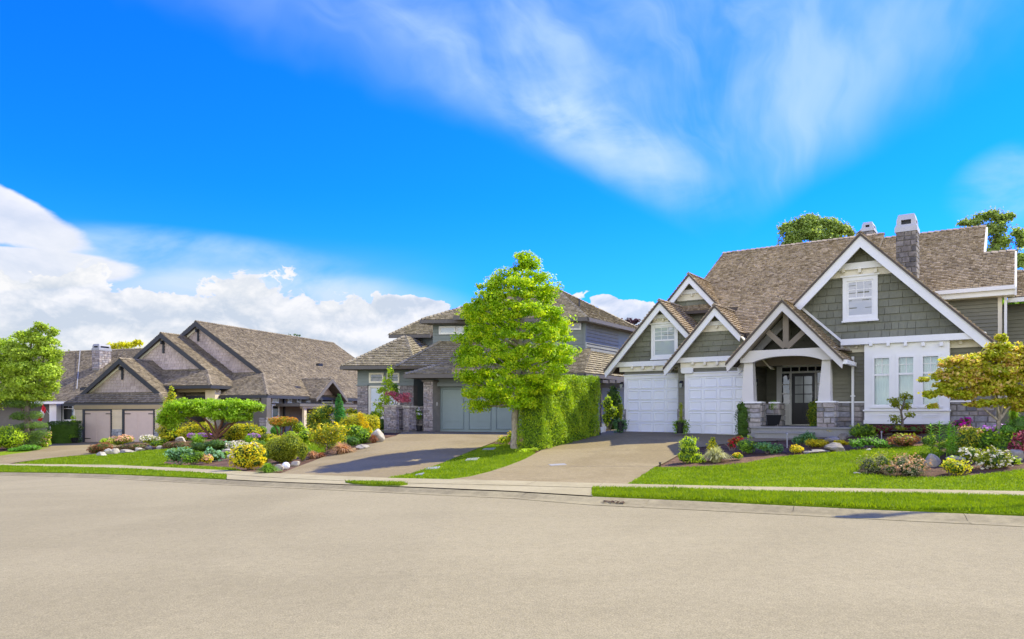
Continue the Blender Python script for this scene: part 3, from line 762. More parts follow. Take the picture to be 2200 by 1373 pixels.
def panel_door(F, parent, u0, u1, z0, z1, v, cols, rows, mat, name='garage_door', gap=0.04, rel=0.022, pname='door_panel', rowh=None):
    d = part(name, box(F, u0, u1, v, v + 0.05, z0, z1), mat, parent)
    for j in range(rows):
        if j: part('section_joint', box(F, u0, u1, v - 0.003, v, z0 + (z1 - z0) * j / rows - 0.004, z0 + (z1 - z0) * j / rows + 0.004), BLACKT if mat is not DOORW else METAL, d)
        for i in range(cols):
            a0 = u0 + (u1 - u0) * i / cols + gap; a1 = u0 + (u1 - u0) * (i + 1) / cols - gap
            b0 = z0 + (z1 - z0) * j / rows + gap; b1 = z0 + (z1 - z0) * (j + 1) / rows - gap
            m_ = MB(); e_ = 0.03
            V = [F.W(a0, v - 0.001, b0), F.W(a1, v - 0.001, b0), F.W(a1, v - 0.001, b1), F.W(a0, v - 0.001, b1),
                 F.W(a0 + e_ * .4, v - rel, b0 + e_ * .4), F.W(a1 - e_ * .4, v - rel, b0 + e_ * .4), F.W(a1 - e_ * .4, v - rel, b1 - e_ * .4), F.W(a0 + e_ * .4, v - rel, b1 - e_ * .4),
                 F.W(a0 + e_, v - rel, b0 + e_), F.W(a1 - e_, v - rel, b0 + e_), F.W(a1 - e_, v - rel, b1 - e_), F.W(a0 + e_, v - rel, b1 - e_),
                 F.W(a0 + e_ * 1.5, v - 0.002, b0 + e_ * 1.5), F.W(a1 - e_ * 1.5, v - 0.002, b0 + e_ * 1.5), F.W(a1 - e_ * 1.5, v - 0.002, b1 - e_ * 1.5), F.W(a0 + e_ * 1.5, v - 0.002, b1 - e_ * 1.5)]
            f = [[k_ * 4 + q, k_ * 4 + (q + 1) % 4, k_ * 4 + 4 + (q + 1) % 4, k_ * 4 + 4 + q] for k_ in range(3) for q in range(4)] + [[12, 13, 14, 15]]
            mesh(pname, V, f, mat, d)
    return d
def lantern(F, parent, px, py, v, s=1.0):
    u, z = F.q(px, py, v)
    m_ = MB(); m_.add(*box(F, u - .05 * s, u + .05 * s, v - .02, v, z - .08 * s, z + .14 * s)); m_.add(*box(F, u - .015, u + .015, v - .13, v - .02, z + .10 * s, z + .13 * s))
    o = m_.build('wall_lantern', IRON, parent)
    k_ = MB(); c_ = F.W(u, v - .13, 0)
    k_.add(*tube([(c_[0], c_[1], z - .13 * s), (c_[0], c_[1], z + .04 * s)], [.045 * s, .065 * s], 8)); k_.build('glass_shade', GLEAD, o)
    k_ = MB(); k_.add(*tube([(c_[0], c_[1], z + .04 * s), (c_[0], c_[1], z + .13 * s)], [.085 * s, .015], 8)); k_.build('lamp_cap', IRON, o)

# ================================================================== house with the porch
R = Frame(1400, 29.6, vx=2189)
hp = thing('house', R.W(4, 0, 0.9), 'grey green shingled house with white gables, porch and two white garage doors', 'house')
slab = MB(); shakes = []
# main roof planes
ZA, VA, SL = 9.17, 7.0, 0.62
def zmain(v, dz=0.0): return ZA + dz - SL * (VA - v)
shakes += roofp([R.W(.54, 1.6, zmain(1.6)), R.W(3.0, 1.6, zmain(1.6)), R.W(3.0, VA, ZA), R.W(.54, VA, ZA)], slab=slab, seed=11, origin=R.W(.54, -.45, zmain(-.45)))
shakes += roofp([R.W(3.0, -.45, zmain(-.45)), R.W(7.4, -.45, zmain(-.45)), R.W(7.4, VA, ZA), R.W(3.0, VA, ZA)], slab=slab, seed=11)
shakes += roofp([R.W(7.25, 2.0, zmain(2, -.2)), R.W(11.0, 2.0, zmain(2, -.2)), R.W(11.0, VA, ZA - .2), R.W(7.25, VA, ZA - .2)], slab=slab, seed=12)
shakes += roofp([R.W(11.0, 2.0, zmain(2, -.22)), R.W(11.95, 2.0, zmain(2, -.22)), R.W(11.95, 4.6, zmain(4.6, -.22)), R.W(11.0, 4.6, zmain(4.6, -.22))], slab=slab, seed=13)
shakes += roofp([R.W(11.75, 2.6, 5.55), R.W(14.2, 2.6, 5.55), R.W(14.2, 4.6, 6.7), R.W(11.75, 4.6, 6.7)], slab=slab, seed=14)
for (u0, u1, v_, z_) in ((.54, 7.4, VA, ZA), (7.25, 11.0, VA, ZA - .2), (11.0, 11.95, 4.6, zmain(4.6, -.22)), (11.75, 14.2, 4.6, 6.7)):
    shakes += caps(R.W(u0, v_, z_), R.W(u1, v_, z_), .12)
back = MB()
back.add(*[q for q in prism(R, [(.54, ZA - .05), (11.0, ZA - .25), (11.0, 4.5), (.54, 4.5)], VA + .02, VA + .12)])
back.build('rear_wall', SIDG, hp)
# ---- gable over garage door one, gable over door two, upper gable, porch, main
g1A, g1E = R.q(1417, 645, -.4), R.q(1298, 795, -.4)
g2A, g2E = R.q(1535, 655, -1.0), R.q(1425, 790, -1.0)
g3A = R.q(1480, 588, 1.6); g3E = R.q(1435, 645, 1.6)
ppA = R.q(1680, 643, -2.6); ppR = R.q(1812, 770, -2.6)
mgA = R.q(1848, 500, -1.3); mgR = R.q(2168, 760, -1.3)
shakes += gable(R, hp, slab, g1A, g1A[0] - g1E[0], g1A[1] - g1E[1], -.4, 6.0, .27, WHITE, under=CREAM, seed=21)
shakes += gable(R, hp, slab, g2A, g2A[0] - g2E[0], g2A[1] - g2E[1], -1.0, 2.0, .27, WHITE, under=CREAM, seed=22, halfr=.95)
s3 = (g3A[1] - g3E[1]) / (g3A[0] - g3E[0])
shakes += gable(R, hp, slab, g3A, 2.3, 2.3 * s3, 1.6, 4.6, .27, WHITE, under=CREAM, seed=23)
shakes += gable(R, hp, slab, ppA, ppR[0] - ppA[0], ppA[1] - ppR[1], -2.6, 3.0, .26, paint('warm_grey_trim', (0.62, 0.59, 0.54), 0.6, .03), seed=24)
shakes += gable(R, hp, slab, mgA, mgR[0] - mgA[0], mgA[1] - mgR[1], -1.3, 4.4, .33, WHITE, under=CREAM, seed=25, v1r=2.3)
slab.build('roof', UNDER, hp)
roofR = [o for o in bpy.data.objects if o.name.startswith('roof') and o.parent == hp][0]
lay(shakes, 'shingle', ROOFR, roofR, 300, 'shingle_field')
# fascia, gutters
part('gutter', box(R, 9.4, 11.97, 1.86, 1.98, zmain(2, -.2) - .15, zmain(2, -.2) - .02), WHITE, hp)
part('fascia', box(R, 9.4, 11.95, 1.98, 2.04, zmain(2, -.2) - .32, zmain(2, -.2) - .13), WHITE, hp)
part('gutter', box(R, 11.75, 14.2, 2.46, 2.58, 5.36, 5.50), WHITE, hp)
part('soffit', box(R, 9.4, 11.95, 2.04, 2.6, zmain(2, -.2) - .33, zmain(2, -.2) - .30), CREAM, hp)
def vboard(u, v0, z0, v1, z1, d, th=.06):
    V = [R.W(uu, v, z) for uu in (u, u + th) for v, z in ((v0, z0), (v1, z1), (v1, z1 - d), (v0, z0 - d))]
    return V, [[0, 1, 2, 3], [7, 6, 5, 4], [0, 4, 5, 1], [1, 5, 6, 2], [2, 6, 7, 3], [3, 7, 4, 0]]
part('verge_board', vboard(11.0, 3.6, zmain(3.6, -.24), VA, ZA - .24, .28), WHITE, hp)
part('verge_board', vboard(11.95, 1.95, zmain(1.95, -.24), 4.6, zmain(4.6, -.24), .28), WHITE, hp)
# ---- wall bodies (backing volumes behind the boards)
zb1 = .84
wl = MB()
wl.add(*box(R, -1.1, 1.35, .0, 6, zb1, 3.5))                 # garage one
wl.add(*prism(R, [(g1A[0] - 2.0, 3.5), (g1A[0] + 2.2, 3.5), (g1A[0], g1A[1] - .25)], .0, 6))
wl.add(*box(R, 1.35, 4.05, -.6, 5, zb1, 3.5))                # garage two
wl.add(*prism(R, [(g2A[0] - 1.8, 3.4), (g2A[0] + 1.8, 3.4), (g2A[0], g2A[1] - .25)], -.6, 1.5))
wl.add(*prism(R, [(g3A[0] - 2.2, 5.0), (g3A[0] + 2.2, 5.0), (g3A[0] + 2.1, g3A[1] - 2.2 * s3), (g3A[0], g3A[1] - .2), (g3A[0] - 2.1, g3A[1] - 2.2 * s3)], 2.0, 4.2))
wl.add(*box(R, 4.05, 7.35, 1.5, 5, zb1, 4.9))                # porch back
wl.add(*box(R, 7.35, 11.3, -.8, 4, zb1, 3.7))               # main front
wl.add(*prism(R, [(mgA[0] - 3.7, 3.6), (mgA[0] + 3.45, 3.6), (mgA[0], mgA[1] - .3)], -.8, 4))
wl.add(*box(R, 8.6, 11.5, 2.4, 9, zb1, 5.85))                # upper right block
wl.add(*box(R, 11.5, 12.5, 3.4, 9, zb1, 5.4))
wl.build('wall', SIDG, hp)
# garage door surrounds and doors
def garage(x0, x1, ytop, ybot, ux0, ux1, v):
    u0, z1 = R.q(x0, ytop, v); _, z0 = R.q((x0 + x1) / 2, ybot, v); z0 = max(z0 - .03, .8)
    u1, _ = R.q(x1, ytop, v); tw = .13
    m_ = MB(); m_.add(*box(R, u0, u0 + tw, v - .05, v + .02, z0, z1 - tw)); m_.add(*box(R, u1 - tw, u1, v - .05, v + .02, z0, z1 - tw)); m_.add(*box(R, u0, u1, v - .05, v + .02, z1 - tw, z1))
    m_.add(*box(R, u0 - .03, u1 + .03, v - .08, v + .02, z1, z1 + .04))
    fr = m_.build('door_frame', WHITE, hp)
    panel_door(R, hp, u0 + tw, u1 - tw, z0 + .01, z1 - tw, v - .012, 4, 5, DOORW)
    return u0, u1, z0, z1
ga = garage(1342, 1466, 808, 929.5, 0, 0, 0.0)
gb = garage(1472, 1618, 803, 933.5, 0, 0, -.6)
# siding of the garage fronts
sid = []
zt = R.q(1400, 797, 0)[1]
sid += wallp(R, 0, [(-1.1, ga[3]), (1.35, ga[3]), (1.35, zt), (-1.1, zt)], .13, 3.5, .03, seed=1)
sid += wallp(R, 0, [(-1.1, zb1), (ga[0], zb1), (ga[0], zt), (-1.1, zt)], .13, 1.5, .03, seed=2)
zt2 = R.q(1530, 790, -.6)[1]
sid += wallp(R, -.6, [(1.35, gb[3]), (4.05, gb[3]), (4.05, zt2), (1.35, zt2)], .13, 3.5, .03, seed=3)
sid += wallp(R, -.6, [(1.36, zb1 + .95), (gb[0], zb1 + .95), (gb[0], zt2), (1.36, zt2)], .13, 1.5, .03, seed=4)
sid += sidep(R, 4.05, [(-.6, 1.24), (1.5, 1.24), (1.5, 3.4), (-.6, 3.4)], .13, 2.5, .03, seed=5)
sid += wallp(R, 1.5, [(4.05, 1.24), (7.35, 1.24), (7.35, 4.9), (4.05, 4.9)], .13, 1.9, .03, seed=6)
sid += wallp(R, -.8, [(7.35, zb1 + 1.1), (7.95, zb1 + 1.1), (7.95, 3.75), (7.35, 3.75)], .13, 1.5, .03, seed=7)
sid += wallp(R, -.8, [(6.6, zb1 + 1.1), (7.35, zb1 + 1.1), (7.35, 3.75), (6.6, 3.75)], .13, 1.5, .03, seed=7)
sid += wallp(R, -.8, [(10.3, zb1 + 1.1), (11.3, zb1 + 1.1), (11.3, 3.66), (10.3, 3.85)], .13, 2, .03, seed=8)
sid += wallp(R, 2.4, [(8.7, 3.4), (11.5, 3.4), (11.5, 5.85), (8.7, 5.85)], .13, 3, .03, seed=9)
sid += sidep(R, 11.5, [(2.4, 2.0), (4.2, 2.0), (4.2, 5.85), (2.4, 5.85)], .13, 3, .03, seed=10)
sid += wallp(R, 3.4, [(11.5, 2.0), (12.5, 2.0), (12.5, 5.4), (11.5, 5.4)], .13, 3, .03, seed=19)
lay(sid, 'siding_board', SIDG, hp, 300)
part('wall', box(R, 6.6, 7.36, -.8, 1.5, zb1, 3.9), SIDG, hp)
for u_, v_ in ((11.5, 2.36), (12.5, 3.36)): part('corner_board', box(R, u_ - .02, u_ + .10, v_, v_ + .12, 2.0, 5.7), CREAM, hp)
# shingled gable faces
shg = []
def tri(A, s_, zlow, v, lim=None):
    hw = (A[1] - .22 - zlow) / s_
    return [(A[0] - hw, zlow), (A[0] + hw, zlow), (A[0], A[1] - .22)]
sm = (mgA[1] - mgR[1]) / (mgR[0] - mgA[0])
zlow = R.q(1950, 722, -.8)[1]
shg += wallp(R, -.8, tri(mgA, sm, zlow, -.8), .25, .32, .038, kind='lap', wv=.4, gap=.016, seed=31)
s1 = (g1A[1] - g1E[1]) / (g1A[0] - g1E[0]); s2 = (g2A[1] - g2E[1]) / (g2A[0] - g2E[0])
shg += wallp(R, 0, tri(g1A, s1, R.q(1400, 776, 0)[1], 0), .20, .5, .034, gap=.014, wv=.3, seed=32)
shg += wallp(R, -.6, tri(g2A, s2, R.q(1535, 766, -.6)[1], 0), .20, .5, .034, gap=.014, wv=.3, seed=33)
shg += wallp(R, 2.0, tri(g3A, s3, R.q(1480, 700, 2.0)[1], 0), .20, .5, .034, gap=.014, wv=.3, seed=34)
lay(shg, 'wall_shingle', SHG, hp, 300)
# porch gable rear wall boards
pw = wallp(R, -.78, tri(ppA, 0.94, 3.3, 0), .16, 2.0, .015, seed=35)
lay(pw, 'gable_board', TAUPE, hp, 60)
# white bands and brackets
def brackets(xs, ytop, v, w_=.09, h_=.12, d_=.12, mat=CREAM):
    for x in xs:
        u, z = R.q(x, ytop, v)
        part('bracket', box(R, u - w_ / 2, u + w_ / 2, v - d_, v, z - h_, z), mat, hp)
def hband(x0, x1, xr, ya, yb, v, mat, dep=.06):
    """board between photo rows ya and yb, both read at column xr"""
    u0 = R.q(x0, ya, v)[0]; u1 = R.q(x1, ya, v)[0]; z1 = R.q(xr, ya, v)[1]; z0 = R.q(xr, yb, v)[1]
    part('trim_board', box(R, u0, u1, v, v + dep, z0, z1), mat, hp); return z0
hband(1318, 1440, 1400, 775.5, 786, -.14, WHITE); hband(1331, 1458, 1400, 786.3, 797, -.06, CREAM, .07)
hband(1446, 1600, 1530, 766, 776.5, -.74, WHITE); hband(1462, 1612, 1530, 776.8, 789.5, -.66, CREAM, .07)
brackets([1360, 1383, 1406, 1429, 1451], 786.5, -.06); brackets([1490, 1516, 1542, 1570, 1596], 777, -.66)
hband(1400, 1438, 1417, 676, 684, -.10, WHITE); hband(1402, 1436, 1417, 684.3, 694, -.04, CREAM, .05); brackets([1408, 1426], 685, -.04, .07, .09, .1)
hband(1512, 1562, 1536, 690, 699, -.70, WHITE); hband(1506, 1567, 1536, 699.3, 712, -.64, CREAM, .05); brackets([1516, 1541], 700, -.64, .07, .09, .1)
hband(1460, 1505, 1484, 622, 631, 1.9, WHITE); hband(1455, 1515, 1484, 631.3, 645, 1.95, CREAM, .05); brackets([1463, 1488], 632, 1.95, .07, .09, .1)
hband(1795, 1912, 1850, 563, 577, -.94, WHITE); hband(1772, 1930, 1850, 577.3, 593, -.86, CREAM, .07); brackets([1780, 1813, 1848, 1882], 578, -.86, .09, .13, .12)
hband(1806, 2118, 1950, 721.5, 735, -1.25, WHITE, .44)
hband(1806, 1857, 1840, 742, 757, -.86, CREAM, .07); hband(2040, 2112, 2080, 731, 746, -.86, CREAM, .07)
brackets([1841], 741, -.86); brackets([1872, 1909, 1946, 1984, 2023], 735.5, -1.15, mat=WHITE); brackets([2064, 2105], 731, -.86)
part('flashing', vboard(R.q(1716, 655, -.86)[0], -.86, R.q(1716, 655, -.86)[1], -.8, R.q(1716, 655, -.86)[1], .1), WHITE, hp)
a_, b_ = R.q(1712, 650, -.9), R.q(1826, 745, -.9)
part('flashing', prism(R, [a_, b_, (b_[0], b_[1] - .1), (a_[0], a_[1] - .1)], -.9, -.82), WHITE, hp)
a_, b_ = R.q(1448, 650, 1.9), R.q(1500, 700, 1.9)
part('flashing', prism(R, [a_, b_, (b_[0], b_[1] - .08), (a_[0], a_[1] - .08)], 1.86, 1.92), WHITE, hp)
# windows
window(R, hp, 1811, 594, 1886, 688, -.83, .13, .05, cols=3, rows=2, rail=640, pm=GSKY, head=True)
window(R, hp, 1400, 696, 1457, 770, -.03, .10, .05, cols=3, rows=3, rail=731, pm=BLIND and GPALE, head=True)
# bay panel
bl, br = R.q(1857, 800, -1.15)[0], R.q(2040, 800, -1.15)[0]
bz0, bz1 = R.q(1945, 911, -1.15)[1], R.q(1945, 736, -1.15)[1]
holes = []
for i, (xa, xb) in enumerate(((1873, 1916), (1925, 1968), (1977, 2022))):
    holes.append((R.q(xa, 800, -1.15)[0], R.q(xb, 800, -1.15)[0]))
hz0, hz1 = R.q(1945, 874, -1.15)[1], R.q(1945, 762.5, -1.15)[1]
bm_ = MB(); xs_ = [bl] + [q for h_ in holes for q in h_] + [br]
for i in range(0, 8, 2): bm_.add(*box(R, xs_[i], xs_[i + 1], -1.15, -.82, hz0, hz1))
bm_.add(*box(R, bl, br, -1.15, -.82, bz0, hz0)); bm_.add(*box(R, bl, br, -1.15, -.82, hz1, bz1))
bay = bm_.build('bay_panel', WHITE, hp)
part('bay_cap', box(R, bl - .04, br + .04, -1.2, -1.152, hz0 - .14, hz0 - .09), WHITE, bay)
part('bay_plinth', box(R, bl - .02, br + .02, -1.18, -1.152, bz0, bz0 + .12), WHITE, bay)
for (ua, ub), rail in zip(holes, (804, 803, 802)):
    zr = R.q(1945, rail, -1.15)[1]
    m_ = MB(); tw = .075
    m_.add(*box(R, ua, ua + tw, -1.17, -1.0, hz0, hz1)); m_.add(*box(R, ub - tw, ub, -1.17, -1.0, hz0, hz1))
    m_.add(*box(R, ua + tw, ub - tw, -1.17, -1.0, hz1 - tw, hz1)); m_.add(*box(R, ua + tw, ub - tw, -1.17, -1.0, hz0, hz0 + tw)); m_.add(*box(R, ua + tw, ub - tw, -1.13, -1.02, zr - .03, zr + .03))
    fr = m_.build('window', WHITE, hp)
    part('sill', box(R, ua - .04, ub + .04, -1.21, -1.172, hz0 - .04, hz0 + .02), WHITE, fr)
    g_ = MB(); um = (ua + ub) / 2; g_.add(*box(R, um - .01, um + .01, -1.075, -1.055, zr + .03, hz1 - tw)); g_.add(*box(R, ua + tw, ub - tw, -1.073, -1.057, hz1 - .3, hz1 - .28)); g_.build('muntin', WHITE, fr)
    part('pane', box(R, ua + tw, ub - tw, -1.05, -1.044, hz0 + tw, zr - .03), CLEAR, fr); part('pane', box(R, ua + tw, ub - tw, -1.05, -1.044, zr + .03, hz1 - tw), CLEAR, fr)
    V, F_ = [], []; n = 36
    for i in range(n + 1):
        u_ = ua + tw * .5 + (ub - ua - tw) * i / n; v_ = -.96 + .018 * math.sin(i * 1.9) + .012 * math.sin(i * .7)
        V += [R.W(u_, v_, hz0), R.W(u_, v_, hz1)]
    F_ = [[2 * i, 2 * i + 2, 2 * i + 3, 2 * i + 1] for i in range(n)]
    mesh('curtain', V, F_, CURT, fr)
for (ua, ub) in holes:
    for (e_, d_) in ((.0, .012), (.09, .02)):
        z1_, z0_ = hz0 - .18 - e_ * .7, bz0 + .16 + e_ * .7
        m_ = MB()
        t_ = .035
        m_.add(*box(R, ua + e_, ub - e_, -1.15 - d_, -1.151, z1_ - t_, z1_)); m_.add(*box(R, ua + e_, ub - e_, -1.15 - d_, -1.151, z0_, z0_ + t_))
        m_.add(*box(R, ua + e_, ua + e_ + t_, -1.15 - d_, -1.151, z0_ + t_, z1_ - t_)); m_.add(*box(R, ub - e_ - t_, ub - e_, -1.15 - d_, -1.151, z0_ + t_, z1_ - t_))
        m_.build('panel_moulding', WHITE, bay)
# stones
st = []
zc = R.q(1640, 866, -2.2)[1]
ztop = R.q(1800, 866, -.85)[1]
def stonewall(v, u0, u1, z0, z1, seed, base=0.0): return wallp(R, v, [(u0, z0), (u1, z0), (u1, z1), (u0, z1)], .17, .36, .035, kind='stone', gap=.018, cv=.25, wv=.4, seed=seed)
LPu = (R.q(1600, 880, -2.3)[0], R.q(1634, 880, -2.3)[0]); RPu = (R.q(1764, 880, -2.3)[0], R.q(1793, 880, -2.3)[0])
RPu = (R.q(1755, 880, -2.3)[0], RPu[1])
zc = R.q(1640, 866, -2.3)[1]
core = MB()
for (u0, u1) in (LPu, RPu):
    part('stone_base', box(R, u0, u1, -2.3, -1.75, .7, zc), MORTAR, hp); st += stonewall(-2.3, u0, u1, .84, zc, int(u0 * 10))
    st += sidep(R, u1, [(-2.3, .84), (-1.75, .84), (-1.75, zc), (-2.3, zc)], .17, .3, .03, kind='stone', gap=.018, cv=.25, seed=5)
part('stone_base', box(R, LPu[1] - .1, LPu[1] + .35, -1.4, -.6, .84, zc), MORTAR, hp); st += stonewall(-1.4, LPu[1] - .1, LPu[1] + .35, .84, zc, 7)
st += sidep(R, LPu[1] + .35, [(-1.4, .84), (-.6, .84), (-.6, zc), (-1.4, zc)], .17, .3, .03, kind='stone', gap=.018, cv=.25, seed=6)
part('stone_base', box(R, 6.6, bl, -.9, -.8, .84, ztop), MORTAR, hp); st += stonewall(-.9, 6.6, bl, .84, ztop, 8)
part('stone_base', box(R, br, 11.5, -.9, -.8, .84, ztop), MORTAR, hp); st += stonewall(-.9, br, 11.5, .84, ztop, 9)
part('stone_base', box(R, 1.35, gb[0], -.7, -.6, .84, 1.8), MORTAR, hp); st += stonewall(-.7, 1.36, gb[0] - .01, .84, 1.8, 10)
part('stone_base', box(R, -1.1, ga[0], -.1, 0, .84, 1.8), MORTAR, hp); st += stonewall(-.1, -1.1, ga[0] - .01, .84, 1.8, 12)
lay(st, 'stone', STONER, hp, 300)
for a0, a1, v_ in ((6.6, bl, -.95), (br, 11.5, -.95), (LPu[0] - .04, LPu[1] + .04, -2.34), (RPu[0] - .04, RPu[1] + .04, -2.34), (LPu[1] + .03, LPu[1] + .4, -1.44)):
    part('stone_cap', box(R, a0, a1, v_, v_ + (.5 if v_ < -2 else .15), (zc if v_ < -1.2 else ztop), (zc if v_ < -1.2 else ztop) + .05), WHITE, hp)
# tapered porch columns
TRIMG = MATS.get('warm_grey_trim') or bpy.data.materials['warm_grey_trim']
def column(xt0, xt1, xb0, xb1, yt, yb, v):
    a0, zt_ = R.q(xt0, yt, v); a1, _ = R.q(xt1, yt, v); b0, zb_ = R.q(xb0, yb, v); b1, _ = R.q(xb1, yb, v)
    zt_ = R.q((xt0 + xt1) / 2, yt, v)[1]; zb_ = zc + .05
    dt, db = (a1 - a0) * .5, (b1 - b0) * .5; vc = v + db
    V = [R.W(b0, vc - db, zb_), R.W(b1, vc - db, zb_), R.W(b1, vc + db, zb_), R.W(b0, vc + db, zb_), R.W(a0, vc - dt, zt_), R.W(a1, vc - dt, zt_), R.W(a1, vc + dt, zt_), R.W(a0, vc + dt, zt_)]
    part('porch_column', (V, [[3, 2, 1, 0], [4, 5, 6, 7], [0, 1, 5, 4], [1, 2, 6, 5], [2, 3, 7, 6], [3, 0, 4, 7]]), TRIMG, hp)
column(1598, 1615, 1593, 1619, 760, 863, -2.3); column(1767, 1783, 1757, 1784, 755, 863, -2.3)
# arched beam
u0, _ = R.q(1590, 760, -2.35); u1, _ = R.q(1792, 760, -2.35); zt_ = R.q(1690, 750, -2.35)[1]
ze = R.q(1690, 776, -2.35)[1]; zm = R.q(1690, 764.5, -2.35)[1]
n = 16; ua, ub = R.q(1616, 770, -2.35)[0], R.q(1767, 770, -2.35)[0]
m_ = MB()
m_.add(*box(R, u0, ua, -2.35, -2.1, ze, zt_)); m_.add(*box(R, ub, u1, -2.35, -2.1, ze, zt_))
for i in range(n):
    x0, x1 = i / n, (i + 1) / n; f = lambda q: ze + (zm - ze) * (1 - abs(2 * q - 1) ** 2.6)
    m_.add(*prism(R, [(ua + (ub - ua) * x0, f(x0)), (ua + (ub - ua) * x1, f(x1)), (ua + (ub - ua) * x1, zt_), (ua + (ub - ua) * x0, zt_)], -2.35, -2.1))
m_.build('arched_beam', TRIMG, hp)
def beam(p_, q_, w_, v0, v1, name, mat=TAUPE):
    (a0, a1), (b0, b1) = R.q(*p_, v0), R.q(*q_, v0); d = np.array([b0 - a0, b1 - a1]); d /= np.linalg.norm(d); n_ = np.array([-d[1], d[0]]) * w_ / 2
    part(name, prism(R, [(a0 + n_[0], a1 + n_[1]), (a0 - n_[0], a1 - n_[1]), (b0 - n_[0], b1 - n_[1]), (b0 + n_[0], b1 + n_[1])], v0, v1), mat, hp)
beam((1688, 672), (1688, 747), .18, -2.32, -2.15, 'king_post'); beam((1646, 710), (1686, 746), .17, -2.315, -2.17, 'truss_strut'); beam((1731, 708), (1690, 746), .17, -2.315, -2.17, 'truss_strut')
beam((1684, 660), (1590, 765), .20, -2.45, -2.2, 'truss_rafter'); beam((1684, 660), (1790, 760), .20, -2.45, -2.2, 'truss_rafter')
part('porch_ceiling', box(R, 3.95, 7.5, -2.1, 1.5, ze + .32, ze + .36), TAUPE, hp)
# porch floor and step
zf = R.q(1680, 917, -2.45)[1]
pfx = LPu[0] + .25
part('porch_floor', box(R, pfx, 7.7, -2.42, 1.5, .7, zf - .05), CONC, hp); part('porch_floor_edge', box(R, pfx - .03, 7.74, -2.47, 1.5, zf - .05, zf), CONC, hp)
us0, us1 = R.q(1621, 940, -2.9)[0], R.q(1742, 940, -2.9)[0]
part('porch_step', box(R, us0, us1, -2.88, -2.42, .65, zf - .21), CONC, hp); part('step_tread', box(R, us0 - .02, us1 + .02, -2.92, -2.42, zf - .21, zf - .17), CONC, hp)
# front door
VD = 1.5
def U(x): return R.q(x, 850, VD)[0]
def Z(y, x=1715): return R.q(x, y, VD)[1]
dz0 = zf
m_ = MB(); x0, x1 = U(1670), U(1775)
m_.add(*box(R, x0, U(1681), VD - .1, VD, dz0, Z(785))); m_.add(*box(R, U(1697.5), U(1702), VD - .1, VD, dz0, Z(802))); m_.add(*box(R, U(1752), U(1756), VD - .1, VD, dz0, Z(802)))
m_.add(*box(R, U(1772), x1, VD - .1, VD, dz0, Z(785))); m_.add(*box(R, U(1681), U(1772), VD - .1, VD, Z(802), Z(798))); m_.add(*box(R, U(1681), U(1772), VD - .1, VD, Z(789), Z(785)))
m_.add(*box(R, U(1681), U(1697.5), VD - .08, VD, dz0, Z(867))); m_.add(*box(R, U(1756), U(1772), VD - .08, VD, dz0, Z(867)))
for x in (1700, 1718, 1736, 1753): m_.add(*box(R, U(x) - .018, U(x) + .018, VD - .07, VD, Z(798), Z(789)))
for xa, xb in ((1681, 1697.5), (1756, 1772)):
    for y in (826, 846): m_.add(*box(R, U(xa), U(xb), VD - .07, VD, Z(y) - .02, Z(y) + .02))
fr = m_.build('entry_surround', WHITE, hp)
part('cornice', box(R, x0 - .1, x1 + .1, VD - .18, VD, Z(785), Z(780)), WHITE, fr)
part('transom_pane', box(R, U(1681), U(1772), VD - .04, VD - .02, Z(798), Z(789)), GDARK, fr)
for xa, xb in ((1681, 1697.5), (1756, 1772)): part('sidelight_pane', box(R, U(xa), U(xb), VD - .04, VD - .02, Z(867), Z(802)), GDARK, fr)
part('sidelight_panel', box(R, U(1683.5), U(1695), VD - .10, VD - .08, dz0 + .12, Z(872)), WHITE, fr)
door = part('front_door', box(R, U(1702), U(1752), VD - .05, VD, dz0 + .03, Z(802)), BLACK, hp)
for i in range(2):
    for j in range(3):
        a0 = U(1709 + 19.5 * i); a1 = U(1726 + 19.5 * i)
        part('door_pane', box(R, a0, a1, VD - .062, VD - .05, Z(826.5 + 19.5 * j), Z(809 + 19.5 * j)), GLEAD, door)
for xa, xb in ((1710, 1726), (1730, 1746)): part('door_panel', box(R, U(xa), U(xb), VD - .065, VD - .05, dz0 + .15, Z(872)), BLACK, door)
c_ = R.W(U(1748), VD - .1, Z(848)); part('handle', tube([(c_[0], c_[1], c_[2] - .1), (c_[0], c_[1], c_[2] + .1)], .015, 6), METAL, door)
part('threshold', box(R, U(1697), U(1757), VD - .16, VD, dz0, dz0 + .03), WHITE, hp)
# rain pipes, gutter at porch, plaque, lanterns
u_, z_ = R.q(1832, 766, -1.0)
m_ = MB(); m_.add(*box(R, u_ - .035, u_ + .035, -1.02, -.93, .9, z_)); dp = m_.build('downpipe', WHITE, hp)
for y in (782, 851): zz = R.q(1832, y, -1.0)[1]; part('pipe_clip', box(R, u_ - .07, u_ + .07, -1.03, -.93, zz - .02, zz + .02), WHITE, dp)
part('downpipe', box(R, 11.66, 11.74, 2.26, 2.36, 2.0, 5.6), WHITE, hp)
a_ = ppR[0] - .02; part('gutter', box(R, a_, a_ + .13, -2.6, -.95, ppR[1] - .17, ppR[1] - .04), WHITE, hp)
u_, z_ = R.q(1476.5, 796, -.7)
m_ = MB(); k_ = [(u_ - .24, z_ - .06), (u_ - .19, z_ - .11), (u_ + .19, z_ - .11), (u_ + .24, z_ - .06), (u_ + .24, z_ + .06), (u_ + .19, z_ + .11), (u_ - .19, z_ + .11), (u_ - .24, z_ + .06)]
part('name_plaque', prism(R, k_, -.74, -.70), WHITE, hp)
lantern(R, hp, 1465, 826, -.62); lantern(R, hp, 1625, 824, -.95, 1.1); lantern(R, hp, 1337.5, 828, -.02)
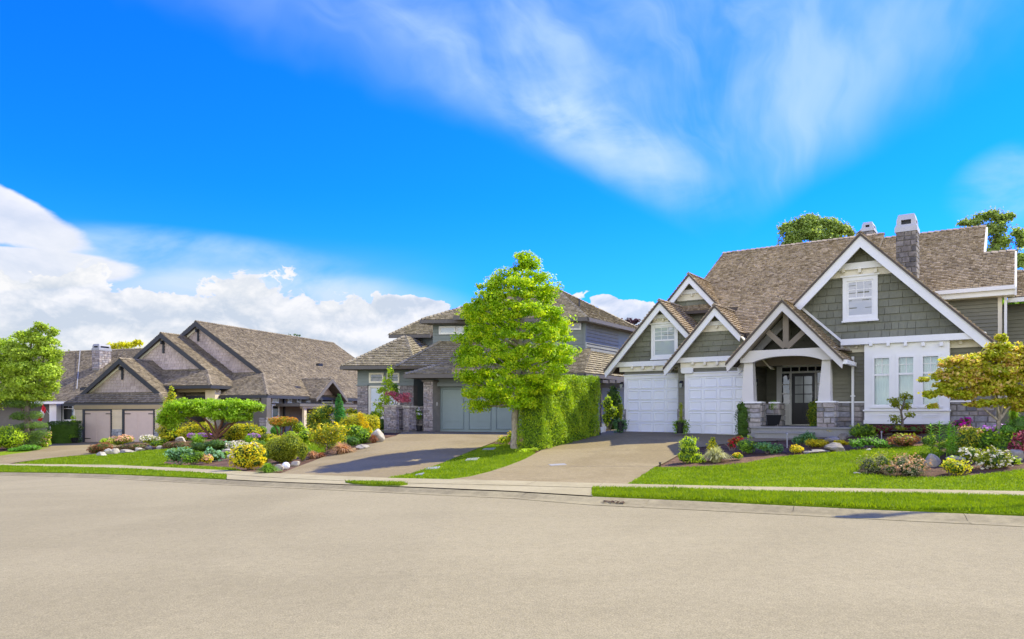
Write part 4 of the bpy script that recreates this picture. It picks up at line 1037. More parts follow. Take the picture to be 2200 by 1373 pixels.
# chimneys
def chimney(F, parent, x0, x1, xs, yt, ym, yb, v, dep, mat):
    u0, z1 = F.q(x0, ym, v); u1, _ = F.q(x1, ym, v); _, z0 = F.q(x0, yb, v); _, z2 = F.q(x0, yt, v)
    c_ = MB(); c_.add(*box(F, u0, u1, v, v + dep, z0 - 1.0, z1)); ch = c_.build('chimney', MORTAR, parent)
    ps = wallp(F, v, [(u0, z0 - .6), (u1, z0 - .6), (u1, z1), (u0, z1)], .17, .26, .03, kind='stone', gap=.012, cv=.2, seed=3)
    ps += sidep(F, u1, [(v, z0 - .6), (v + dep, z0 - .6), (v + dep, z1), (v, z1)], .17, .26, .03, kind='stone', gap=.012, cv=.2, seed=4)
    for V, F_, A in ps: mesh('stone', V, F_, mat, ch)
    zc_ = z1 + (z2 - z1) * .28; e = .04
    cm = MB(); cm.add(*box(F, u0 - e, u1 + e, v - e, v + dep + e, z1, zc_))
    t_ = .07; zz = [zc_, zc_ + (z2 - zc_) * .18, zc_ + (z2 - zc_) * .55, z2]
    def ring(k0, k1, i0, i1):
        V = [F.W(*q) for q in ((u0 - e + i0, v - e + i0, k0), (u1 + e - i0, v - e + i0, k0), (u1 + e - i0, v + dep + e - i0, k0), (u0 - e + i0, v + dep + e - i0, k0),
                               (u0 - e + i1, v - e + i1, k1), (u1 + e - i1, v - e + i1, k1), (u1 + e - i1, v + dep + e - i1, k1), (u0 - e + i1, v + dep + e - i1, k1))]
        return V, [[3, 2, 1, 0], [4, 5, 6, 7], [0, 1, 5, 4], [1, 2, 6, 5], [2, 3, 7, 6], [3, 0, 4, 7]]
    cm.add(*ring(zz[0], zz[1], .02, .03)); cm.add(*ring(zz[2], zz[3], .05, .10))
    for (uu, vv) in ((u0 + .04, v + .04), (u1 - .12, v + .04), (u0 + .04, v + dep - .12), (u1 - .12, v + dep - .12)): cm.add(*box(F, uu - .03, uu + .11, vv - .03, vv + .11, zz[1], zz[2]))
    cm.build('chimney_cap', METAL if F is not R else paint('pale_grey_cap', (0.50, 0.50, 0.50), 0.6, .04), ch)
    part('flue', box(F, u0 + .12, u1 - .12, v + .12, v + dep - .12, zz[0], zz[2]), BLACKT, ch)
chimney(R, hp, 1925, 1968, 1978, 462, 500, 585, .5, .7, STONEC)
chimney(R, hp, 1851, 1876, 1882, 478, 498, 512, 8.0, .9, STONEC)

# ================================================================== middle house
M = Frame(935, 35, vx=2100, ux=(1, -.12))
hm = thing('house', M.W(2, 0, .75), 'grey teal house with hipped shingle roofs and wide panelled garage door behind the street tree', 'house')
slab = MB(); shakes = []
ROOFC = dict(course=.155, width=.16)
def W(*a_): return M.W(*a_)
# front lower roof over garage
ez, ev = 3.46, -.75
tl = M.q(985, 745, 1.1); 
eL = M.q(870, 803, ev)[0]; eR = 7.3
topz = 4.75; tv = 2.0
runx = 2.6
shakes += roofp([W(eL, ev, ez), W(eR, ev, ez), W(eR - .9, tv, topz), W(eL + 2.6, tv, topz)], slab=slab, seed=41, **ROOFC)
shakes += roofp([W(eR, ev, ez), W(eR, 7, ez), W(eR - 1.2, 7, topz - .05), W(eR - 1.2, tv, topz - .05)], slab=slab, seed=42, **ROOFC)
shakes += roofp([W(eL, 4, ez), W(eL, ev, ez), W(eL + 2.6, tv, topz), W(eL + 2.6, 4, topz)], slab=slab, seed=43, **ROOFC)
shakes += caps(W(eL, ev, ez), W(eL + 2.6, tv, topz), .13)
# roof strip under the upper wall, left part
shakes += roofp([W(-2.2, 0.4, 3.9), W(2.2, .4, 3.9), W(2.2, 2.0, 5.2), W(-1.0, 2.0, 5.2)], slab=slab, seed=44, **ROOFC)
shakes += caps(W(-2.2, .4, 3.9), W(-1.0, 2.0, 5.2), .13)
# upper hip roof
uz = 6.22; ul, ur, vf, vb = M.q(905, 694, 1.4)[0], M.q(1262, 681, 1.4)[0], 1.4, 8.6
rl, rr, rv, rz = 1.5, 3.3, 5.0, 8.15
shakes += roofp([W(ul, vf, uz), W(ur, vf, uz), W(rr, rv, rz), W(rl, rv, rz)], slab=slab, seed=45, **ROOFC)
shakes += roofp([W(ur, vf, uz), W(ur, vb, uz), W(rr, rv, rz)], slab=slab, seed=46, **ROOFC)
shakes += roofp([W(ul, vb, uz), W(ul, vf, uz), W(rl, rv, rz)], slab=slab, seed=47, **ROOFC)
shakes += caps(W(ul, vf, uz), W(rl, rv, rz), .13) + caps(W(ur, vf, uz), W(rr, rv, rz), .13) + caps(W(ur, vb, uz), W(rr, rv, rz), .13) + caps(W(rl, rv, rz), W(rr, rv, rz), .13)
# little dormer roof half hidden by the street tree
d0, dz_ = M.q(974, 679, 1.0); d1 = d0 + 2.2
shakes += roofp([W(d0, 1.0, dz_), W(d1, 1.0, dz_), W(d1 - .9, 2.6, dz_ + .8), W(d0 + .9, 2.6, dz_ + .8)], slab=slab, seed=48, **ROOFC)
shakes += roofp([W(d0, 3.5, dz_), W(d0, 1.0, dz_), W(d0 + .9, 2.6, dz_ + .8), W(d0 + .9, 3.5, dz_ + .8)], slab=slab, seed=49, **ROOFC)
# rear left hip roof
q0, qz = M.q(836, 719, 4.5); q1 = M.q(925, 719, 4.5)[0]; qa, qaz = M.q(917, 682, 7.0)
shakes += roofp([W(q0, 4.5, qz), W(q1, 4.5, qz), W(q1, 7.0, qaz), W(qa, 7.0, qaz)], slab=slab, seed=50, **ROOFC)
shakes += roofp([W(q0, 10, qz), W(q0, 4.5, qz), W(qa, 7.0, qaz), W(qa, 10, qaz)], slab=slab, seed=51, **ROOFC)
shakes += caps(W(q0, 4.5, qz), W(qa, 7.0, qaz), .13) + caps(W(qa, 7.0, qaz), W(q1, 7.0, qaz), .13)
# left wing hip roof
w0, wz = M.q(733, 787, 1.6); w1 = M.q(893, 783, 1.6)[0]; wa, waz = M.q(868, 723, 4.0); 
wz = (wz + M.q(893, 783, 1.6)[1]) / 2
shakes += roofp([W(w0, 1.6, wz), W(w1, 1.6, wz), W(wa + .12, 4.0, waz), W(wa, 4.0, waz)], slab=slab, seed=52, **ROOFC)
shakes += roofp([W(w1, 1.6, wz), W(w1 - .1, 5.0, wz), W(wa + .12, 5.0, waz), W(wa + .12, 4.0, waz)], slab=slab, seed=53, **ROOFC)
shakes += roofp([W(w0, 7.0, wz), W(w0, 1.6, wz), W(wa, 4.0, waz), W(wa, 7.0, waz)], slab=slab, seed=54, **ROOFC)
shakes += caps(W(w0, 1.6, wz), W(wa, 4.0, waz), .13) + caps(W(w1, 1.6, wz), W(wa + .12, 4.0, waz), .13)
slab.build('roof', UNDER, hm)
roofM = [o for o in bpy.data.objects if o.name.startswith('roof') and o.parent == hm][0]
lay(shakes, 'shingle', ROOFM, roofM, 0, 'shingle_field')
def fascia(u0, v0, u1, v1, z, h_=.17, mat=None, name='gutter'):
    A_, B_ = np.array(W(u0, v0, z)), np.array(W(u1, v1, z)); d = B_ - A_; d /= np.linalg.norm(d); n_ = np.array([d[1], -d[0], 0]) * .10
    V = [A_ + n_, B_ + n_, B_, A_]; V = [q - [0, 0, h_ + .02] for q in V] + [q - [0, 0, .02] for q in V]
    part(name, (V, [[3, 2, 1, 0], [4, 5, 6, 7], [0, 1, 5, 4], [1, 2, 6, 5], [2, 3, 7, 6], [3, 0, 4, 7]]), mat or BROWNT, hm)
fascia(eL, ev, eR, ev, ez); fascia(eR, ev, eR, 7, ez); fascia(ul, vf, ur, vf, uz); fascia(ur, vf, ur, vb, uz); fascia(ul, vb, ul, vf, uz)
fascia(w0, 1.6, w1, 1.6, wz); fascia(q0, 4.5, q1, 4.5, qz); fascia(d0, 1.0, d1, 1.0, dz_); fascia(w0, 7, w0, 1.6, wz); fascia(eL, 4, eL, ev, ez)
part('soffit', box(M, eL + .05, eR - .05, ev + .05, .3, ez - .2, ez - .17), BROWNT, hm); part('soffit', box(M, ul + .05, ur - .05, vf + .05, 8, uz - .21, uz - .18), BROWNT, hm)
part('soffit', box(M, w0 + .05, w1 - .05, 1.65, 6, wz - .21, wz - .18), BROWNT, hm)
# bodies
zb = .72
wz0 = M.q(768, 888, 2.2)
uA, uB = M.q(768, 850, 2.2)[0], M.q(889, 850, 2.2)[0]
m_ = MB()
m_.add(*box(M, -.45, .05, .02, 6, zb, 3.3)); m_.add(*box(M, 4.0, 6.4, .02, 7, zb, 3.3)); m_.add(*box(M, .05, 4.0, .02, 6, 3.0, 3.3)); m_.add(*box(M, .05, 4.0, .55, 6, zb, 3.0))
m_.add(*box(M, M.q(930, 720, 2)[0], 6.13, 2.0, 8, 3.3, uz - .18)); m_.add(*box(M, uA, uB, 2.2, 7, .5, wz - .18)); m_.add(*box(M, q0 + .6, q1, 5.1, 9, 3, qz - .1))
m_.build('wall', SLATE, hm)
part('entry_recess', box(M, uB - .05, -.5, 3.2, 3.4, .7, wz - .2), DARK, hm)
sid = []
uw = M.q(930, 720, 2)[0]
sid += wallp(M, 2.0, [(uw, 4.3), (6.13, 4.3), (6.13, uz - .2), (uw, uz - .2)], .17, 4, .02, seed=1)
sid += wallp(M, 2.2, [(uA, 2.9), (uB, 2.9), (uB, wz - .2), (uA, wz - .2)], .17, 3, .02, seed=2)
sid += wallp(M, .02, [(-.45, 3.0), (4.6, 3.0), (4.6, 3.3), (-.45, 3.3)], .15, 4, .02, seed=3)
lay(sid, 'siding_board', SLATE, hm, 300)
sid = sidep(M, 6.13, [(2.0, 4.2), (5.9, 4.2), (5.9, uz - .2), (2.0, uz - .2)], .17, 5, .028, seed=4)
lay(sid, 'side_siding_board', SLATES, hm, 300)
part('wall', box(M, 4.5, 6.14, 5.8, 5.9, 3.3, uz - .2), SLATE, hm)
part('corner_board', box(M, 6.06, 6.17, 1.94, 2.06, 4.0, uz - .2), SLATE, hm)
# garage door, recessed
gd0, gd1 = .03, M.q(1113, 900, 0)[0]; gz1 = M.q(1000, 830, 0)[1]
m_ = MB(); m_.add(*box(M, gd0 - .2, gd0, -.04, .3, zb, gz1 + .15)); m_.add(*box(M, gd1, gd1 + .2, -.04, .3, zb, gz1 + .15)); m_.add(*box(M, gd0, gd1, -.04, .3, gz1, gz1 + .15))
m_.build('door_frame', SLATE, hm)
panel_door(M, hm, gd0, gd1, zb + .05, gz1, .28, 3, 1, SLATED, gap=.11, rel=.04)
gdo = [o for o in bpy.data.objects if o.name.startswith('garage_door') and o.parent == hm][0]
for fz in (.25, .5, .75): part('section_joint', box(M, gd0, gd1, .262, .279, zb + (gz1 - zb) * fz - .006, zb + (gz1 - zb) * fz + .006), SLATED, gdo)
c_ = M.q(938, 868, -.05); part('keypad', box(M, c_[0] - .03, c_[0] + .03, -.07, -.04, c_[1] - .08, c_[1] + .08), WHITE, hm)
# stone pier beside the garage, stone bays on the wing
st = []
p0, p1 = M.q(910.5, 870, -.35)[0], M.q(930, 870, -.35)[0]; pz = M.q(920, 820, -.35)[1]
part('stone_pier', box(M, p0, p1, -.35, .2, zb, pz), MORTAR, hm)
st += wallp(M, -.35, [(p0, zb), (p1, zb), (p1, pz), (p0, pz)], .075, .22, .03, kind='stone', gap=.008, cv=.3, seed=6); st += sidep(M, p0, [(-.35, zb), (.2, zb), (.2, pz), (-.35, pz)], .075, .22, .03, kind='stone', gap=.008, sign=-1, seed=7)
part('stone_cap', box(M, p0 - .06, p1 + .06, -.42, .2, pz, pz + .08), BROWNT, hm)
s0, s1 = M.q(768, 860, 2.1)[0], M.q(790, 860, 2.1)[0]; sz = M.q(780, 829, 2.1)[1]
s2_, s3_ = M.q(859, 860, 2.1)[0], M.q(889, 860, 2.1)[0]
part('stone_pier', box(M, s0, s1, 2.1, 2.4, .4, sz), MORTAR, hm); part('stone_pier', box(M, s2_, s3_, 2.1, 2.4, .4, sz), MORTAR, hm)
for a0, a1, sd_ in ((s0, s1, 8), (s2_, s3_, 9)):
    st += wallp(M, 2.1, [(a0, .4), (a1, .4), (a1, sz), (a0, sz)], .075, .24, .03, kind='stone', gap=.008, cv=.3, seed=sd_)
    part('stone_cap', box(M, a0 - .04, a1 + .04, 2.03, 2.2, sz, sz + .06), SLATE, hm)
lay(st, 'ledge_stone', STONEM, hm, 300)
window(M, hm, 794, 801, 825, 823, 2.19, .06, .03, sill=False, pm=GDARK, fm=SOFF and CREAM); window(M, hm, 832, 801, 859, 823, 2.19, .06, .03, sill=False, fm=CREAM)
window(M, hm, 793, 829, 826, 900, 2.19, .08, .03, rail=864, pm=GPALE, sill=False, fm=CREAM); window(M, hm, 832, 829, 860, 900, 2.19, .08, .03, rail=864, pm=GPALE, sill=False, fm=CREAM)
window(M, hm, 944, 701, 980, 718.5, 1.97, .06, .03, cols=0, pm=GPALE, sill=False); window(M, hm, 981, 701, 1018, 718.5, 1.97, .06, .03, pm=GPALE, sill=False)
window(M, hm, 1222, 693, 1249, 709, 1.97, .06, .03, pm=GDARK, sill=False)
vt = W(4.9, 5.2, 0); pv = M.q(1267, 660, 2.6)
part('vent_pipe', tube([(M.W(5.3, 3.2, 6.6)), (M.W(5.3, 3.2, 7.35))], .04, 8), BLACKT, hm)
# slatted pergola at the right end
pa, paz = M.q(1283, 816, 1.2); pb, pbz = M.q(1336, 816, 1.2)
pg = MB(); pg.add(*box(M, pa - 1.0, pb, 1.2, 1.32, paz - .38, paz - .16))
pgo = thing('pergola', W(pb, 1.2, .8), 'brown slatted pergola between the teal house and the white garage', 'pergola')
pg.build('beam', BROWNT, pgo)
for i in range(7): part('slat', box(M, pa - .9 + i * (pb - pa + .9) / 6.5, pa - .9 + i * (pb - pa + .9) / 6.5 + .08, .8, 3.2, paz - .16, paz - .02), BROWNT, pgo)
part('post', box(M, M.q(1290, 850, 1.2)[0] - .04, M.q(1290, 850, 1.2)[0] + .04, 1.22, 1.3, .7, paz - .38), BROWNT, pgo)

# ================================================================== left house
L = Frame(170, 48, vx=1680)
hl = thing('house', L.W(3, 0, -.2), 'sprawling house with layered brown gables, black rafters and a pair of mauve garage doors', 'house')
slab = MB(); shakes = []
RC = dict(course=.155, width=.15)
def lgable(apx, endpx, cornpx, v0, back, seed, skirt_left=None, wallv=.35, sk=True):
    """gable whose right slope runs on down to a front skirt roof at the corner pixel"""
    A = L.q(*apx, v0); E = L.q(*endpx, v0); s_ = (A[1] - E[1]) / (E[0] - A[0])
    # corner: ray through cornpx meets the right slope plane
    vv = v0
    for i in range(200):
        cu, cz = L.q(*cornpx, vv); dz = (A[1] - s_ * (cu - A[0])) - cz
        if dz < 0.005: break
        vv -= .03
    out = []
    R0, Rb = L.W(A[0], v0, A[1]), L.W(A[0], back, A[1]); Ee, Eb = L.W(E[0], v0, E[1]), L.W(E[0], back, E[1]); Cc, Cb = L.W(cu, vv, cz), L.W(cu, back, cz)
    eave = np.array(Cb) - np.array(Cc)
    out += roofp([Ee, Eb, Rb, R0], origin=Cc, eave=eave, slab=slab, seed=seed, **RC); out += roofp([Cc, Cb, Eb, Ee], origin=Cc, eave=eave, slab=slab, seed=seed + 1, **RC)
    # left slope
    lu = 2 * A[0] - E[0]; lc = 2 * A[0] - cu
    out += roofp([L.W(lu, back, E[1]), L.W(lu, v0, E[1]), R0, Rb], slab=slab, seed=seed + 2, **RC)
    if sk:
        out += roofp([L.W(lc, back, cz), L.W(lc, vv, cz), L.W(lu, v0, E[1]), L.W(lu, back, E[1])], slab=slab, seed=seed + 4, **RC)
        out += roofp([L.W(lc, vv, cz), Cc, Ee, L.W(lu, v0, E[1])], slab=slab, seed=seed + 3, **RC)
        out += roofp([L.W(lu, v0, E[1]), Ee, L.W(E[0] - .4, v0 + .6, E[1] + .22), L.W(lu + .4, v0 + .6, E[1] + .22)], seed=seed + 3, **RC)
        out += caps(Cc, Ee, .13)
    out += caps(R0, Rb, .13)
    for q in (lu, E[0]): rake(L, hl, (A[0], A[1] - .03), (q, E[1] - .03), v0 - .04, v0 + .06, .26, BLACKT)
    part('frieze_board', prism(L, [(lu + .3, E[1] - .0), (A[0], A[1] - .36), (A[0], A[1] - .50), (lu + .55, E[1])], v0 + .2, v0 + .28), CREAM, hl)
    hw = (A[1] - .2 - E[1]) / s_
    part('gable_wall', prism(L, [(A[0] - hw, E[1]), (A[0] + hw, E[1]), (A[0], A[1] - .2)], v0 + .3, v0 + .5), BROWNT, hl)
    sh = wallp(L, v0 + .3, [(A[0] - hw, E[1] + .1), (A[0] + hw, E[1] + .1), (A[0], A[1] - .2)], .20, .26, .035, gap=.02, wv=.3, seed=seed)
    # curved bracket at the peak
    m_ = MB(); m_.add(*box(L, A[0] - .06, A[0] + .06, v0, v0 + .28, A[1] - .62, A[1] - .5)); m_.add(*box(L, A[0] - .07, A[0] + .07, v0 + .2, v0 + .3, A[1] - 1.35, A[1] - .5)); 
    m_.add(*prism(L, [(A[0] - .05, A[1] - .5), (A[0] + .05, A[1] - .5), (A[0] + .05, A[1] - .75), (A[0] - .05, A[1] - .75)], v0 + .0, v0 + .2))
    m_.build('peak_bracket', BLACKT, hl)
    # gutter
    part('gutter', box(L, lc, cu, vv - .1, vv, cz - .22, cz - .04), BLACKT, hl)
    V = [L.W(cu, vv - .1, cz - .22), L.W(cu + .1, vv - .1, cz - .22), L.W(cu + .1, back, cz - .22), L.W(cu, back, cz - .22)]; V += [(q[0], q[1], q[2] + .18) for q in V]
    part('gutter', (V, [[3, 2, 1, 0], [4, 5, 6, 7], [0, 1, 5, 4], [1, 2, 6, 5], [2, 3, 7, 6], [3, 0, 4, 7]]), BLACKT, hl)
    part('soffit', box(L, lc, cu, vv, vv + 1.2, cz - .20, cz - .17), SOFF, hl)
    return out, sh, (cu, vv, cz), A, E
gsh = []
o1, sh1, c1, A1, E1 = lgable((256, 770), (345, 845), (356, 864), .6, 9, 61)
o2, sh2, c2, A2, E2 = lgable((345, 715), (445, 795), (453, 827), 3.0, 14, 71)
o3, sh3, c3, A3, E3 = lgable((420, 690), (565, 802), (574, 848), 5.0, 21.8, 81)
shakes += o1 + o2 + o3; gsh += sh1 + sh2 + sh3
# far end of the big roof: hip running down
# (the ridge ends at (718,737); a verge board closes it)
# left wing, ridge along the facade
wv_, wvr = 5.0, 11.0
l0, lz = L.q(60, 860, wv_); l1 = L.q(345, 860, wv_)[0]; lz = L.q(130, 862, wv_)[1]; rz_ = L.q(215, 753, wvr)[1]
shakes += roofp([L.W(l0 - 10, wv_, lz), L.W(l1, wv_, lz), L.W(l1, wvr, rz_), L.W(l0 - 10, wvr, rz_)], slab=slab, seed=91, **RC)
shakes += caps(L.W(l0 - 10, wvr, rz_), L.W(l1, wvr, rz_), .13)
xv0, xv1 = L.q(173, 755, wvr - .3), L.q(171, 838, 6.6)
# side gable over the right entrance (faces along u)
uw_ = c3[0] - .5
SW = Frame(0, 0, O=(L.O + L.u * uw_), v=-L.u, ux=L.v)     # u' runs back along the side wall, v' into the house
ga_, gr_ = SW.q(715, 813, -1.1), SW.q(745, 857, -1.1); gl_ = SW.q(677, 857, -1.1)
hw_ = (gr_[0] - gl_[0]) / 2; gc = (ga_[0] + (gr_[0] + gl_[0]) / 2) / 2; dr_ = ga_[1] - (gr_[1] + gl_[1]) / 2
def sgable():
    out = []
    for sg in (-1, 1):
        ue, ze = gc + sg * hw_, ga_[1] - dr_
        E0, E1_, R1, R0 = SW.W(ue, -1.1, ze), SW.W(ue, 3.5, ze), SW.W(gc, 3.5, ga_[1]), SW.W(gc, -1.1, ga_[1])
        out += roofp([E0, E1_, R1, R0] if sg > 0 else [E1_, E0, R0, R1], slab=slab, seed=95 + sg, **RC)
        rake(SW, hl, (gc, ga_[1] - .03), (ue, ze - .03), -1.16, -1.06, .2, BROWNT)
    out += caps(SW.W(gc, -1.1, ga_[1]), SW.W(gc, 2.5, ga_[1]), .12)
    part('gable_wall', prism(SW, [(gc - hw_ * .9, ga_[1] - dr_), (gc + hw_ * .9, ga_[1] - dr_), (gc, ga_[1] - .15)], -.3, -.1), MAUVED, hl)
    return out
shakes += sgable()
slab.build('roof', UNDER, hl)
roofL = [o for o in bpy.data.objects if o.name.startswith('roof') and o.parent == hl][0]
lay(shakes, 'shingle', ROOFL, roofL, 0, 'shingle_field')
lay(gsh, 'wall_shingle', MAUVE, hl, 300)
part('valley_flashing', (lambda a_, b_: ([tuple(np.array(a_) + [-.04, -.05, .10]), tuple(np.array(a_) + [.04, -.05, .10]), tuple(np.array(b_) + [.04, -.05, .10]), tuple(np.array(b_) + [-.04, -.05, .10])], [[0, 1, 2, 3]]))(L.W(L.q(171, 838, 6.4)[0], 6.2, lz + (rz_ - lz) * 1.2 / 6), L.W(L.q(173, 755, 10.9)[0], 10.9, rz_ - .02)), CONC, hl)
# bodies
m_ = MB(); gz0 = -.3
uG0, uG1 = L.q(161, 900, 0)[0], L.q(352, 900, 0)[0]
m_.add(*box(L, uG0, uG1, 0, 8, gz0, c1[2] - .1))
m_.add(*box(L, uG1, c2[0] - .6, 4.5, 12, gz0, c2[2] - .1))
m_.add(*box(L, c2[0] - .7, uw_, 3.0, 21, gz0, c3[2] - .1))
m_.add(*box(L, l0 - 9, uG0 + .5, 6.0, 11, gz0 - .5, lz - .1))
m_.build('wall', BROWNT, hl)
sid = []
def front(u0, u1, z0, z1, v, seed, w=3.0): return wallp(L, v, [(u0, z0), (u1, z0), (u1, z1), (u0, z1)], .15, w, .02, seed=seed)
d1a, d1b = L.q(179, 900, 0)[0], L.q(241, 900, 0)[0]; d2a, d2b = L.q(264, 900, 0)[0], L.q(333, 900, 0)[0]
dzt = L.q(210, 879, 0)[1]; ztp = c1[2] - .2
for a0, a1 in ((uG0, d1a), (d1b, d2a), (d2b, uG1)): sid += front(a0, a1, gz0 + .9, ztp - .25, 0, int(a0 * 7))
sid += front(uG0, uG1, dzt + .02, ztp - .1, 0, 9)
lay(sid, 'siding_board', BEIGE, hl, 300)
part('frieze_board', box(L, uG0 - .05, uG1 + .05, -.05, 0, ztp - .22, ztp + .03), SOFF, hl)
for a0, a1 in ((d1a, d1b), (d2a, d2b)):
    m_ = MB(); m_.add(*box(L, a0, a0 + .18, -.07, .0, gz0, dzt)); m_.add(*box(L, a1 - .08, a1, -.07, .0, gz0, dzt)); m_.add(*box(L, a0 + .18, a1 - .08, -.07, 0, dzt - .1, dzt)); fr = m_.build('door_frame', BLACKT, hl)
    b0, b1 = a0 + .18, a1 - .08; bmid = (b0 + b1) / 2
    gd = part('garage_door', box(L, b0, b1, -.03, 0, gz0, dzt - .1), MAUVED, hl)
    for x0_, x1_ in ((b0, bmid - .01), (bmid + .01, b1)):
        zz = gz0 + (dzt - gz0) * .45
        for za, zb_ in ((gz0 + .15, zz - .04), (zz + .04, dzt - .28)):
            part('door_panel', box(L, x0_ + .09, x1_ - .09, -.045, -.03, za, zb_), MAUVED, gd)
        m2 = MB()
        for z_ in (dzt - .3, gz0 + .35):
            uu = (x0_, x0_ + .5) if x0_ == b0 else (x1_ - .4, x1_)
            m2.add(*box(L, uu[0], uu[1], -.062, -.045, z_ - .025, z_ + .025))
        m2.build('strap_hinge', IRON, gd)
st = []
for a0, a1, sd_ in ((uG0, d1a, 1), (d1b + .02, d2a - .02, 2), (d2b, uG1, 3)):
    st += wallp(L, -.04, [(a0, gz0), (a1, gz0), (a1, gz0 + .95), (a0, gz0 + .95)], .16, .3, .03, kind='stone', gap=.015, cv=.3, seed=sd_)
    part('stone_base', box(L, a0, a1, -.04, 0, gz0, gz0 + .95), MORTAR, hl)
lay(st, 'stone', pieces_mat('blue_white_stone', [(0.22, 0.23, 0.26), (0.42, 0.41, 0.40), (0.30, 0.31, 0.34), (0.50, 0.48, 0.45)], .9, gs=9, gv=.3, bmp=.8), hl, 300)
# entry under the second gable
ex0, ex1 = L.q(372, 840, c2[1] + .6)[0], L.q(466, 840, c2[1] + .6)[0]
part('entry_beam', box(L, ex0, ex1, c2[1] + .6, c2[1] + .8, c2[2] - .42, c2[2] - .2), SOFF, hl)
part('entry_column', box(L, L.q(441, 880, c2[1] + .5)[0], L.q(462, 880, c2[1] + .5)[0], c2[1] + .5, c2[1] + 1.0, -.2, c2[2] - .3), BEIGE, hl)
part('entry_recess', box(L, ex0, ex1, 4.3, 4.49, -.2, c2[2] - .2), DARK, hl)
window(L, hl, 455, 852, 480, 905, 2.97, .08, .03, pm=GDARK, fm=SLATE, sill=False); window(L, hl, 488, 856, 522, 905, 2.97, .08, .03, pm=GDARK, fm=SLATE, sill=False)
window(L, hl, 530, 850, 558, 860, 2.97, .06, .03, pm=GPALE, sill=False); 
# side wall boards and openings
sd_ = sidep(L, uw_, [(3.0, gz0), (21, gz0), (21, c3[2] - .15), (3.0, c3[2] - .15)], .17, 4, .022, seed=7)
lay(sd_, 'siding_board', paint('brown_grey_siding', (.21, .185, .155), .7, .06, .05), hl, 300)
for x0, y0, x1, y1, pm_ in ((583, 852, 598, 866, GPALE), (583, 869, 599, 899, GDARK), (617, 852, 626, 866, GPALE), (637, 853, 646, 865, GDARK), (657, 853, 666, 865, GDARK), (690, 856, 714, 866, GDARK), (742, 857, 758, 867, GDARK)):
    window(SW, hl, x0, y0, x1, y1, -.02, .07, .03, pm=pm_, fm=WHITE, sill=False)
u_ = SW.q(612, 880, -.15)[0]; part('downpipe', box(SW, u_ - .05, u_ + .05, -.16, -.06, gz0, c3[2] - .2), BLACK, hl)
pc0, pc1 = L.q(557, 900, 2.2)[0], L.q(573, 900, 2.2)[0]
pcl = part('stone_pier', box(L, pc0, pc1, 2.2, 2.8, gz0, L.q(565, 897, 2.2)[1]), MORTAR, hl)
for V, F_, A in wallp(L, 2.2, [(pc0, gz0), (pc1, gz0), (pc1, L.q(565, 897, 2.2)[1]), (pc0, L.q(565, 897, 2.2)[1])], .16, .28, .03, kind='stone', gap=.015, cv=.3, seed=3): mesh('stone', V, F_, STONEM, pcl)
part('porch_column', box(L, pc0 + .08, pc1 - .08, 2.3, 2.7, L.q(565, 896, 2.2)[1], c3[2] - .2), BROWNT, hl)
# flat canopy porch on the side
a0, az = SW.q(636, 867, -1.6); a1, _ = SW.q(760, 867, -1.6)
cn = part('side_canopy', box(SW, a0, a1, -1.9, -.05, az - .18, az), BROWNT, hl)
part('canopy_post', box(SW, SW.q(652, 890, -1.7)[0], SW.q(657.5, 890, -1.7)[0], -1.75, -1.6, gz0, az - .18), BEIGE, cn)
part('canopy_beam', box(SW, a0 + .4, a1, -1.8, -1.6, az - .30, az - .18), BEIGE, cn)
# roof vents
for x, y in ((573, 773), (686, 785)):
    vv = 8.0
    for i in range(400):
        cu, cz = L.q(x, y, vv); s_ = (A3[1] - E3[1]) / (E3[0] - A3[0])
        if A3[1] - s_ * (cu - A3[0]) - cz < 0.02: break
        vv += .05 if A3[1] - s_ * (cu - A3[0]) > cz else -.05
        if vv > 24: break
    part('roof_vent', box(L, cu - .1, cu + .12, vv - .25, vv + .25, cz - .05, cz + .12), IRON, hl)
# chimney on the left wing, pillar and window beside the flag
chimney(L, hl, 198, 213, 226, 739, 753, 776, 8.4, 1.1, STONEM)
part('porch_column', box(L, L.q(106, 880, 5.3)[0], L.q(121, 880, 5.3)[0], 5.3, 5.7, gz0, lz - .1), WHITE, hl)
window(L, hl, 134, 868, 162, 906, 5.97, .12, .04, cols=2, rows=1, rail=878, pm=GDARK, sill=False)
part('gutter', box(L, l0 - 10, uG0 + .3, wv_ - .1, wv_, lz - .2, lz - .02), WHITE, hl)

